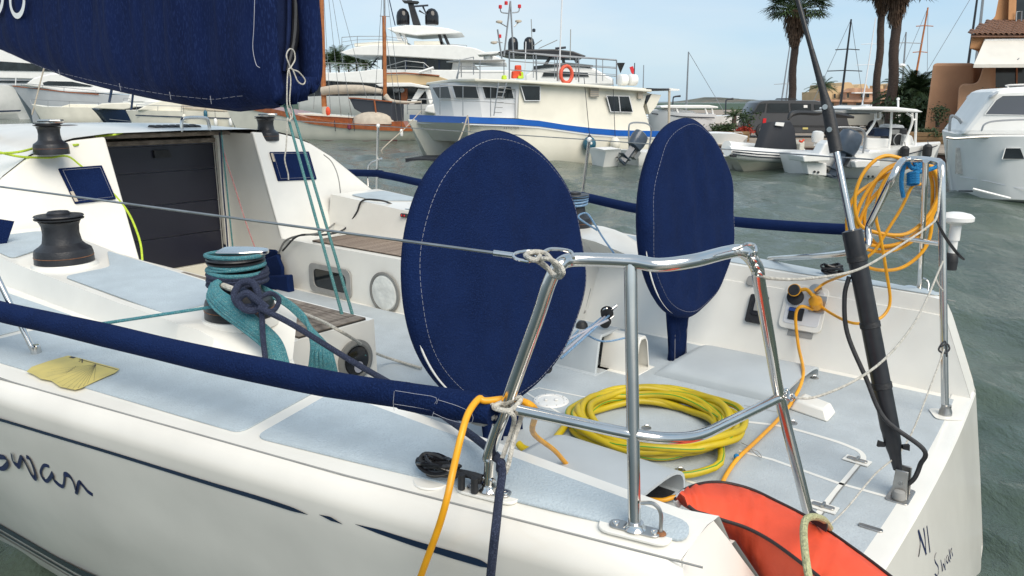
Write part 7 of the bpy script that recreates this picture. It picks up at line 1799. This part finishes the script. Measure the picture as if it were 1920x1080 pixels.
# ---- white cruiser at the right
fk = Fr(Wat(1790, 372), Wat(2150, 384))
kr = thing('motor_cruiser', fk.base(1950, 1.5), 'large white motor cruiser with steel bow rail at the right edge', 'motor cruiser')
hull_px(fk, [(1769, 246), (1786, 250), (1830, 256), (1880, 256), (1980, 256), (2150, 256)], [(1792, 366), (1797, 372), (1840, 373), (1900, 374), (1980, 377), (2150, 384)], 3.6, [.05, .30, .72, .92, 1, 1], 'hull', 'white', kr, flare=.95)
slab(fk, [(1800, 254), (1828, 218), (1862, 172), (1872, 166), (1960, 160), (2150, 160), (2150, 256)], .75, 2.2, 'superstructure', 'white', kr, .12)
window(fk, [(1848, 214), (1868, 188), (1880, 180), (1990, 178), (1990, 217)], .74, 'windscreen', kr, m=mat('tinted_glass', (.10, .11, .13), .1), frame='white')
window(fk, [(1886, 278), (1990, 278), (1990, 299), (1880, 298)], .12, 'hull_window', kr, m='glass', frame='white', fw=.02)
slab(fk, [(1861, 178), (1874, 170), (1872, 176), (1857, 184)], .6, 2.4, 'roof_spoiler', 'greyhull', kr, .02)
ftube(fk, [(1890, 165), (1893, 160), (1990, 158)], .03, 'roof_rail', 'alu', kr, off=1.2, sm=3)
ftube(fk, [(1840, 246), (1848, 232), (1880, 226), (1990, 222)], .02, 'side_rail', 'alu', kr, off=.45, sm=4)
ftube(fk, [(1780, 246), (1782, 222), (1786, 217), (1798, 224), (1806, 240), (1800, 252)], .03, 'bow_rail', 'alu', kr, off=1.5, sm=4)
ftube(fk, [(1786, 217), (1802, 226), (1812, 240), (1812, 252)], .03, 'bow_rail', 'alu', kr, off=1.9, sm=4)
slab(fk, [(1793, 277), (1824, 277), (1812, 326), (1792, 326)], 1.05, .05, 'polished_stem_plate', 'steel_dull', kr)
b = MB(); b.tube([fk.P(1786, 256, 1.7), fk.P(1796, 262, 1.6), fk.P(1800, 258, 1.5)], [.06, .14, .05], 8, smooth=3); b.build('anchor', 'engine', kr)
ftube(fk, [(1776, 262), (1774, 330)], .012, 'anchor_line', 'tan', kr, off=1.5)
stripe_px(fk, [(1797, 357), (1840, 357), (1900, 358), (1990, 360)], [(1797, 359), (1840, 360), (1900, 361), (1990, 363)], 3.6, [.36, .66, .86, .93], 'boot_line', 'ink', kr)
stripe_px(fk, [(1800, 330), (1850, 338), (1920, 354), (1990, 360)], [(1800, 332), (1850, 340), (1920, 356), (1990, 362)], 3.6, [.42, .76, .92, 1.0], 'spray_rail', 'lwhite', kr, out=.03)
ftube(fk, [(1774, 258), (1790, 260), (1840, 257), (1990, 257)], .03, 'rub_rail', 'steel_dull', kr, off=.35)
b = MB(); b.tube([fk.P(1824, 354, -.1), fk.P(1894, 372, -.1)], .03, 6); single(b, 'boat_hook', 'white', 'white pole slanting to the water at the cruiser waterline', 'pole')

# ---- wooden classic yacht
fw_ = Fr(Wat(540, 262), Wat(770, 265))
wy = thing('wooden_yacht', fw_.base(650, 1.5), 'classic cream yacht with varnished wooden bulwark and tan boom cover', 'sailing yacht')
sh = [(420, 186), (470, 196), (530, 208), (580, 222), (640, 230), (700, 234), (750, 236), (778, 236)]
wl_ = [(450, 255), (490, 260), (540, 263), (590, 266), (650, 267), (700, 267), (745, 265), (766, 258)]
hull_px(fw_, [(u, v + 10) for u, v in sh], wl_, 3.4, [.05, .4, .75, .95, 1, .95, .8, .55], 'hull', 'cream', wy, flare=.75)
stripe_px(fw_, [(u, v) for u, v in sh], [(u, v + 10) for u, v in sh], 3.4, [.06, .42, .77, .97, 1.02, .97, .82, .57], 'bulwark', 'wood', wy, out=.04)
b = MB(); b.loft([[fw_.P(u, v + .3, 1.7 * (1 - w)) for (u, v), w in zip(sh, [.06, .42, .77, .97, 1, .95, .8, .55])], [fw_.P(u, v + .3, 1.7 * (1 - w)) + fw_.ey * 3.4 * w for (u, v), w in zip(sh, [.06, .42, .77, .97, 1, .95, .8, .55])]]); b.build('deck', 'wood', wy)
stripe_px(fw_, [(u, v - 3) for u, v in wl_[1:7]], [(u, v) for u, v in wl_[1:7]], 3.4, [.33, .6, .76, .8, .76, .64], 'boot_line', mat('dark_red_paint', (.12, .03, .03), .5), wy, out=.05)
slab(fw_, [(560, 214), (625, 218), (660, 221), (660, 232), (560, 222)], .9, 1.6, 'deck_cabin', 'wood', wy); slab(fw_, [(558, 212), (662, 219), (662, 221), (558, 215)], .85, 1.7, 'cabin_top', 'cream', wy)
slab(fw_, [(655, 185), (700, 189), (735, 192), (735, 228), (706, 218), (678, 212), (664, 204)], .8, 1.8, 'deckhouse_screen', mat('dark_mesh_cloth', (.035, .042, .055), .7), wy, .03)
ftube(fw_, [(654, 184), (665, 184), (700, 187), (735, 191)], .04, 'screen_rail', 'wood', wy, off=.75); ftube(fw_, [(702, 188), (706, 219)], .05, 'screen_post', 'wood', wy, off=.75)
slab(fw_, [(734, 228), (756, 228), (760, 237), (734, 237)], .5, 1.4, 'aft_locker', 'wood', wy)
b = MB(); c0 = fw_.P(700, 232, .9); e_ = fw_.ex
rings = []
for k in np.linspace(-1, 1, 13):
    r_ = math.sqrt(max(0, 1 - k * k)); rings.append([c0 + e_ * k * 1.3 + fw_.ey * math.cos(t) * .6 * r_ + Vector((0, 0, max(-.05, math.sin(t)) * .68 * r_ ** .8)) for t in np.linspace(0, 6.283, 14, endpoint=False)])
b.loft(rings, closed=True, caps=True); dg = single(b, 'covered_dinghy', 'tan', 'beige covered dinghy on the deck of the wooden yacht', 'dinghy')
ms = ftube(fw_, [(600, -120), (607, 180), (609, 215)], [.12, .15, .16], 'main_mast', 'mastwood', wy, off=1.7, seg=10)
ftube(fw_, [(608, 200), (611, 225)], .17, 'mast_coat', 'tan', wy, off=1.68, seg=10)
ftube(fw_, [(720, -120), (721, 30)], .06, 'mizzen_topmast', 'alu', wy, off=1.7); ftube(fw_, [(720, 30), (722, 186)], .11, 'mizzen_mast', 'mastwood', wy, off=1.7, seg=10); ftube(fw_, [(712, 30), (730, 31)], .02, 'spreader', 'alu', wy, off=1.7)
b = MB(); b.tube([fw_.P(u, v, 1.5) for u, v in ((604, 171), (630, 168), (680, 168), (716, 172))], [.20, .22, .21, .12], 12, smooth=4, flat=1.2); b.build('boom_cover', 'tan', wy)
b = MB(); b.tube([fw_.P(u, v, 1.5) for u, v in ((722, 180), (735, 190), (770, 192), (790, 191))], [.18, .12, .07, .06], 10, smooth=4); b.build('mizzen_boom_cover', 'tan', wy)
for (a_, c0) in (((604, -120), (588, 205)), ((604, -120), (640, 222)), ((604, -120), (660, 222)), ((604, -120), (700, 228)), ((604, -60), (620, 214)), ((720, -60), (700, 225)), ((720, -60), (755, 230)), ((720, 30), (745, 228)), ((602, -120), (560, 208))):
    ftube(fw_, [a_, c0], .014, 'shroud', 'steel_dull', wy, off=1.0, seg=4)
fender(fw_.P(753, 256, .0), .09, .42, 'white', 'white cylinder fender with dark tip near the stern of the wooden yacht')
fender(fw_.P(655, 243, -.1), .10, .32, mat('maroon_cloth', (.16, .02, .05), .7), 'maroon fender on the wooden bulwark of the classic yacht')
for u in (627, 663): ftube(fw_, [(u, 226), (u + 2, 246)], .02, 'chain_plate', 'ink', wy, off=-.08)
for (u, v, lb) in ((615, 209, 'orange jacket at the foot of the wooden mast'),):
    b = MB(); b.sphere(fw_.P(u, v, .9), .17, 10, 8, (.8, .6, 1.6)); single(b, 'orange_cloth', 'orange', lb, 'cloth')
rf_ = thing('flag', fw_.P(601, 150, 5), 'red flag with white cross beside the wooden mast', 'flag'); slab(fw_, [(598, 122), (603, 118), (611, 124), (606, 140), (601, 142)], 5, .03, 'flag_cloth', 'red', rf_); ftube(fw_, [(604, 112), (605, 200)], .03, 'flag_staff', 'white', rf_, off=5)

# ---- superyacht and yachts behind
fy = flatfr(70)
sy = thing('superyacht', fy.base(780, 4), 'big white superyacht with two black radar domes above its open top deck', 'yacht')
def sp(px, off, d, name, m, bev=.05, par=None): return slab(fy, px, off, d, name, m, par or sy, bev)
hull_px(fy, [(560, 182), (600, 180), (720, 180), (860, 180), (1000, 180)], [(560, 208), (600, 208), (720, 208), (860, 208), (1000, 208)], 8, [.9, 1, 1, 1, .6], 'hull', 'white', sy)
sp([(560, 152), (870, 152), (960, 150), (960, 182), (560, 182)], 1.6, 5, 'main_saloon', 'glass', 0)
sp([(585, 136), (640, 136), (680, 133), (700, 130), (960, 132), (970, 156), (700, 156), (640, 153), (585, 150)], 0, 8, 'upper_deck_edge', 'white')
sp([(716, 103), (850, 110), (846, 133), (716, 133)], 1.3, 5, 'upper_saloon_glass', 'glass', 0)
for u in (760, 796, 822): sp([(u, 104), (u + 3, 104), (u + 3, 133), (u, 133)], 1.2, .1, 'window_mullion', 'navypaint', 0)
sp([(850, 112), (880, 112), (900, 133), (838, 134)], 1.4, 5, 'saloon_side', 'white')
sp([(637, 98), (668, 88), (700, 84), (850, 84), (890, 90), (935, 108), (950, 118), (840, 111), (720, 104), (650, 103)], 0, 8, 'fly_deck', 'white')
sp([(664, 81), (720, 77), (762, 78), (765, 86), (664, 87)], 2, 4, 'sunbed', 'cream'); sp([(776, 77), (830, 77), (830, 84), (776, 84)], 2, 4, 'sunbed', 'cream')
sp([(724, 53), (760, 47), (800, 48), (840, 53), (866, 61), (850, 63), (810, 64), (780, 66), (740, 60)], 1.5, 5, 'hard_top', 'white')
for px in ([(740, 59), (748, 62), (756, 78), (746, 76)], [(752, 62), (758, 63), (764, 78), (758, 78)]): sp(px, 2, .5, 'roof_leg', 'white', 0)
for px in ([(820, 62), (825, 62), (832, 84), (826, 84)], [(829, 62), (834, 62), (844, 84), (838, 84)]): sp(px, 2, .5, 'roof_leg', 'black', 0)
sp([(763, 0), (772, 0), (788, 47), (774, 46)], 3, .8, 'radar_mast', 'black', 0); sp([(753, 0), (784, 2), (780, 6), (756, 4)], 2.8, 1, 'mast_wing', 'black', 0)
ftube(fy, [(775, 12), (803, 10)], .09, 'radar_bar', 'ink', sy, off=2.5); ftube(fy, [(786, 20), (800, 28), (792, 10)], .10, 'light_bracket', 'ink', sy, off=2.8)
for u in (756, 810):
    b = MB(); c0 = fy.P(u, 47, 3.2); r_ = .60 if u < 800 else .62; b.lathe([(.0, 0), (r_ * .92, .0), (r_, .15), (r_, .75), (r_ * .86, 1.1), (r_ * .5, 1.36), (0, 1.45)], c0, seg=24); b.build('satellite_dome', 'blackgloss', sy)
railing(fy, [(641, 70), (670, 68), (720, 68), (760, 73)], [(641, 96), (670, 88), (720, 85), (760, 84)], .03, sy, off=.5, mids=2)
railing(fy, [(590, 118), (620, 118), (650, 119), (690, 120)], [(590, 136), (620, 136), (650, 136), (690, 133)], .03, sy, off=.5, mids=2)
railing(fy, [(725, 124), (760, 114), (795, 118), (808, 130)], [(725, 134), (760, 134), (795, 135), (808, 136)], .035, sy, off=-.3, mids=1)
railing(fy, [(845, 83), (875, 85)], [(845, 86), (875, 90)], .03, sy, off=.5, mids=0)
ftube(fy, [(730, 0), (741, 48)], .05, 'whip_antenna', 'navypaint', sy, off=2)
for px in ([(601, 150), (601, 180)], [(622, 152), (622, 182)], [(692, 160), (692, 182)], [(706, 160), (706, 182)]): ftube(fy, px, .06, 'deck_pillar', 'ink', sy, off=.6)
ftube(fy, [(693, 128), (716, 98)], .06, 'deck_stair', 'ink', sy, off=3); 
for i in range(5): ftube(fy, [(692 + i * 4, 126 - i * 5), (700 + i * 4, 126 - i * 5)], .05, 'stair_tread', 'ink', sy, off=3)
# beige flybridge yacht
fz_ = flatfr(52)
by = thing('flybridge_yacht', fz_.base(780, 2), 'white yacht with a beige flybridge cloth behind the wooden yacht', 'yacht')
def bp_(px, off, d, name, m, bev=.04): return slab(fz_, px, off, d, name, m, by, bev)
hull_px(fz_, [(730, 196), (760, 196), (812, 196), (880, 196)], [(735, 222), (760, 224), (812, 224), (880, 224)], 4.5, [.9, 1, 1, 1], 'hull', 'white', by)
bp_([(724, 140), (760, 139), (822, 143), (850, 152), (830, 160), (760, 158), (722, 154)], .4, 3.2, 'flybridge_cloth', mat('sand_cloth', (.50, .38, .22), .8)); ftube(fz_, [(722, 138), (760, 137), (824, 142)], .06, 'cloth_rail', 'wood', by, off=.38)
bp_([(704, 158), (730, 155), (770, 155), (805, 162), (803, 166), (770, 162), (712, 163)], .1, 4.2, 'roof_overhang', 'white')
bp_([(716, 163), (800, 165), (800, 200), (716, 200)], 1.5, 2.5, 'saloon', 'glass', 0); bp_([(784, 166), (798, 168), (772, 200), (764, 200)], .6, .4, 'raked_pillar', 'white'); bp_([(796, 166), (806, 168), (812, 190), (806, 196)], .6, .4, 'raked_pillar', 'white'); bp_([(752, 166), (764, 166), (764, 196), (752, 196)], 1.3, .3, 'wooden_door', 'wood', 0)
for u in (743, 754): b = MB(); b.lathe([(0, 0), (.16, 0), (.16, .1), (0, .14)], fz_.P(u, 169, 1.0), (0, -1, 0), 16); b.build('search_light', 'alu', by)
bp_([(795, 210), (800, 198), (815, 194), (815, 214)], -.5, 1.5, 'tender_bow', 'white', .1)
railing(fz_, [(764, 187), (790, 186), (812, 186)], [(764, 214), (790, 214), (812, 214)], .03, by, off=-.2, mids=2)
ftube(fz_, [(765, 188), (812, 137)][0:0] or [(786, 136), (813, 127)], .10, 'crane', 'white', by, off=.2)
# black topped yacht
fx = flatfr(44)
ky = thing('black_top_yacht', fx.base(1050, 2), 'white yacht with a black curved hard top and two black domes behind the catamaran', 'yacht')
def kp_(px, off, d, name, m, bev=.04): return slab(fx, px, off, d, name, m, ky, bev)
hull_px(fx, [(930, 175), (1000, 170), (1100, 170), (1190, 172)], [(930, 215), (1000, 218), (1100, 218), (1180, 215)], 4.4, [.9, 1, 1, .5], 'hull', 'white', ky)
kp_([(985, 140), (1010, 126), (1060, 120), (1115, 128), (1150, 148), (1152, 160), (985, 160)], .3, 3.8, 'superstructure', 'white', .1)
kp_([(1000, 124), (1060, 117), (1112, 122), (1112, 126), (1060, 123), (1000, 129)], .2, 4.0, 'windscreen_band', 'glass', 0)
window(fx, [(1052, 134), (1102, 136), (1104, 144), (1050, 144)], .28, 'side_window', ky, frame='white'); window(fx, [(1020, 134), (1046, 134), (1044, 144), (1016, 144)], .28, 'side_window', ky, frame='white')
kp_([(933, 98), (950, 93), (1040, 92), (1075, 96), (1100, 105), (1090, 107), (1040, 106), (955, 104)], .2, 3.6, 'hard_top', 'anod', .06)
for px in ([(1030, 106), (1036, 106), (1026, 122), (1018, 122)], [(1074, 106), (1079, 106), (1086, 118), (1080, 118)], [(1052, 106), (1058, 106), (1060, 118), (1055, 118)]): kp_(px, .5, .3, 'roof_leg', 'anod', 0)
for u in (962, 992):
    b = MB(); c0 = fx.P(u, 95, 1.2); r_ = .29 if u < 980 else .31; b.lathe([(0, 0), (r_, 0), (r_, .42), (r_ * .8, .62), (r_ * .4, .72), (0, .74)], c0, seg=20); b.build('satellite_dome', 'blackgloss', ky)
ftube(fx, [(1041, 91), (1061, 89)], .07, 'radar_bar', 'ink', ky, off=.8)
for px in ([(998, 92), (996, 36)], [(1010, 91), (1045, 75)], [(1000, 86), (1016, 75)], [(1069, 98), (1070, 55)]): ftube(fx, px, .025, 'antenna', 'grey', ky, off=.8)
b = MB(); b.lathe([(.06, 0), (.09, .03), (.09, .14), (.05, .18)], fx.P(1001, 60, .8), seg=10); b.build('camera_pod', 'ink', ky)
kp_([(894, 100), (918, 97), (940, 96), (940, 99), (920, 102), (896, 103)], .5, 2, 'radar_wing', 'white', .02)
b = MB(); b.sphere(fx.P(915, 108, 1), .26, 12, 8); b.build('white_dome', 'white', ky)

# ---- boats at the far left
def leftboat(Y, label, cat_='yacht'): f_ = flatfr(Y); return f_, (lambda u, root_name='moored_yacht': thing(root_name, f_.base(u, 1), label, cat_))
f_ = flatfr(95); lb1 = thing('moored_yacht', f_.base(0, 3), 'largest white yacht with a dark window band at the far left edge', 'yacht')
hull_px(f_, [(-260, 160), (-100, 160), (-20, 160), (40, 160), (72, 160)], [(-260, 210), (-100, 210), (-20, 211), (30, 210), (52, 205)], 7, [1, 1, .9, .5, .05], 'hull', 'white', lb1)
slab(f_, [(-260, 84), (0, 92), (60, 112), (110, 130), (125, 142), (60, 148), (-260, 140)], 1, 5, 'superstructure', 'white', lb1, .1)
slab(f_, [(-260, 110), (0, 115), (75, 120), (118, 134), (60, 133), (-260, 128)], .9, .2, 'window_band', 'glass', lb1)
slab(f_, [(-260, 144), (60, 147), (60, 160), (-260, 160)], 1.2, 4.6, 'lower_house', 'greyhull', lb1); slab(f_, [(-260, 150), (55, 151), (55, 155), (-260, 155)], 1.1, .2, 'lower_windows', 'glass', lb1)
stripe_px(f_, [(-260, 206), (-100, 207), (-20, 208), (40, 206)], [(-260, 210), (-100, 211), (-20, 211), (38, 209)], 7, [1, 1, .9, .5], 'boot_line', 'navypaint', lb1)
f_ = flatfr(82); lb2 = thing('moored_yacht', f_.base(150, 3), 'pale grey hulled motor yacht with a white rounded cabin at the far left', 'yacht')
hull_px(f_, [(23, 161), (60, 165), (120, 172), (200, 178), (330, 180)], [(58, 206), (80, 212), (120, 216), (200, 218), (330, 218)], 5.5, [.05, .45, .85, 1, 1], 'hull', 'greyhull', lb2)
stripe_px(f_, [(23, 160), (60, 164), (120, 171), (185, 176)], [(23, 162), (60, 166), (120, 173), (185, 178)], 5.5, [.06, .46, .86, 1], 'wooden_rail', 'wood', lb2, out=.05)
slab(f_, [(44, 160), (62, 146), (95, 137), (140, 136), (185, 146), (230, 152), (340, 156), (340, 180), (120, 172)], 1, 3.8, 'cabin', 'white', lb2, .15)
window(f_, [(80, 155), (90, 152), (135, 153), (174, 161), (170, 163), (82, 160)], .98, 'cabin_window', lb2, frame='white'); slab(f_, [(225, 160), (235, 162), (235, 172), (225, 172)], .9, .1, 'teak_door', 'mastwood', lb2)
railing(f_, [(40, 156), (80, 160), (120, 164), (180, 170)], [(40, 163), (80, 167), (120, 171), (180, 177)], .03, lb2, off=.6, mids=0)
ftube(f_, [(30, 142), (29, 160)], .05, 'bow_staff', 'white', lb2, off=2)
f_ = flatfr(68); lb3 = thing('moored_yacht', f_.base(130, 2), 'cream sailing yacht hull with red waterline at the left, behind the winch', 'sailing yacht')
hull_px(f_, [(60, 196), (80, 200), (120, 201), (175, 202), (190, 202)], [(80, 230), (90, 233), (120, 234), (175, 235), (188, 234)], 3.2, [.06, .5, .9, 1, .9], 'hull', 'cream', lb3)
stripe_px(f_, [(84, 228), (120, 230), (188, 231)], [(86, 232), (120, 234), (188, 235)], 3.2, [.45, .85, .9], 'red_waterline', 'wood', lb3, out=.03)
ftube(f_, [(60, 215), (100, 60)], .06, 'forestay_foil', 'tan', lb3, off=1.5); railing(f_, [(56, 186), (90, 188), (130, 190), (185, 192)], [(60, 197), (90, 201), (130, 202), (185, 203)], .02, lb3, off=.2, mids=0)
slab(f_, [(110, 201), (130, 195), (180, 196), (188, 202)], .8, 1.6, 'cabin', 'cream', lb3, .05)
f_ = flatfr(62); lb4 = thing('moored_yacht', f_.base(210, 2), 'sailing yacht with a navy blue bow left of the cream one', 'sailing yacht')
hull_px(f_, [(172, 204), (185, 205), (228, 205), (250, 213), (300, 213)], [(208, 240), (214, 241), (240, 241), (256, 241), (300, 241)], 3.2, [.06, .5, .8, .9, .9], 'hull', 'navypaint', lb4)
slab(f_, [(170, 203), (190, 194), (240, 192), (260, 200), (232, 206)], .3, 2.4, 'deck_and_cabin', 'cream', lb4, .08)
ftube(f_, [(205, 192), (232, 40)], .10, 'furled_sail', 'navypaint', lb4, off=1.5); stripe_px(f_, [(205, 223), (246, 227)], [(205, 224), (246, 228)], 3.2, [.6, .8], 'hull_line', 'alu', lb4)
f_ = flatfr(58); lb5 = thing('moored_yacht', f_.base(370, 2), 'cream sailing yacht with thin navy stripe behind the coach roof hoop', 'sailing yacht')
hull_px(f_, [(236, 207), (260, 207), (330, 208), (420, 211), (500, 214), (560, 216)], [(253, 240), (268, 243), (330, 244), (420, 245), (500, 244), (548, 241)], 3.8, [.06, .45, .9, 1, .95, .7], 'hull', 'cream', lb5)
stripe_px(f_, [(254, 215), (330, 218), (432, 221)], [(254, 217), (330, 220), (432, 223)], 3.8, [.4, .9, 1], 'navy_stripe', 'navypaint', lb5)
slab(f_, [(255, 207), (275, 196), (310, 186), (400, 196), (500, 206), (540, 214), (330, 210)], .8, 2.2, 'coachroof', 'cream', lb5, .1); slab(f_, [(340, 195), (400, 200), (480, 209), (480, 213), (400, 207), (340, 202)], .6, .3, 'spray_cloth', 'tan', lb5)
ftube(f_, [(246, 207), (262, 60)], .08, 'furled_sail', 'navypaint', lb5, off=1.9); ftube(f_, [(316, 185), (317, 60)], .09, 'mast', 'alu', lb5, off=1.9)
stripe_px(f_, [(260, 240), (330, 241), (420, 242), (500, 241)], [(262, 243), (330, 244), (420, 245), (500, 244)], 3.8, [.4, .8, .9, .85], 'boot_line', 'navypaint', lb5, out=.03)
for i, (u, v, mm) in enumerate(((346, 228, 'cream'), (433, 236, 'white'), (454, 232, 'white'), (405, 236, 'white'), (386, 221, 'fender_blue'))):
    fender(f_.P(u, v, -.15), .13, .55, mm, ['cream fender, leftmost on the cream yacht with the navy stripe', 'white fender with dark tip left of the mainsheet winch', 'white fender with dark tip, rightmost on the cream striped yacht', 'white fender low beside the grab hoop', 'small blue fender above the grab hoop'][i], group='fenders on the cream striped yacht')
railing(f_, [(256, 196), (296, 198), (340, 199), (420, 202), (480, 205)], [(256, 208), (296, 208), (340, 209), (420, 212), (480, 214)], .02, lb5, off=.1, mids=0)
# far pieces of marina between the masts
f_ = flatfr(80)
for i, (u0, u1, v0, v1, lb) in enumerate(((560, 604, 188, 204, 'small white cabin boat left of the wooden mast'), (612, 668, 186, 205, 'small white boat cluttered with gear right of the wooden mast'), (230, 420, 165, 196, 'white motor boat hull seen just under the big boom cover'))):
    r0 = thing('moored_motor_boat', f_.base((u0 + u1) / 2, 1), lb, 'motor boat')
    hull_px(f_, [(u0, v1 - 6), (u0 + (u1 - u0) * .3, v1 - 5), (u1, v1 - 4)], [(u0 + 4, 214), (u0 + (u1 - u0) * .3, 215), (u1, 215)], 3, [.1, .9, 1], 'hull', 'white', r0)
    slab(f_, [(u0 + 8, v1 - 5), (u0 + 16, v0 + 3), (u0 + 22, v0), (u1 - 8, v0), (u1 - 3, v1 - 4)], .5, 2, 'cabin', 'white', r0, .06)
    slab(f_, [(u0 + 18, v0 + 3), (u1 - 10, v0 + 3), (u1 - 8, v0 + 7), (u0 + 16, v0 + 7)], .4, .15, 'cabin_window', 'glass', r0)
    railing(f_, [(u0 + 2, v1 - 12), (u0 + 14, v1 - 11)], [(u0 + 2, v1 - 6), (u0 + 14, v1 - 5)], .02, r0, mids=0)
# palms behind the superyacht
for i, (u, v, L_) in enumerate(((618, 112, 3.6), (634, 104, 3.4), (653, 114, 2.8), (668, 110, 2.6), (686, 118, 2.4))):
    P = Yp(u, v, 120); smallpalm(Vector((P.x, 120, .6)), P.z - .6 - .4, L_, 34, ['distant palm just right of the wooden mast', 'tallest distant palm right of the wooden mast', 'distant palm under the left end of the superyacht deck', 'distant palm, second from the right under the superyacht deck', 'rightmost distant palm under the superyacht deck'][i], 70 + i, 'leaf2', 'palms behind the superyacht')
# low far boats on the horizon, left and right
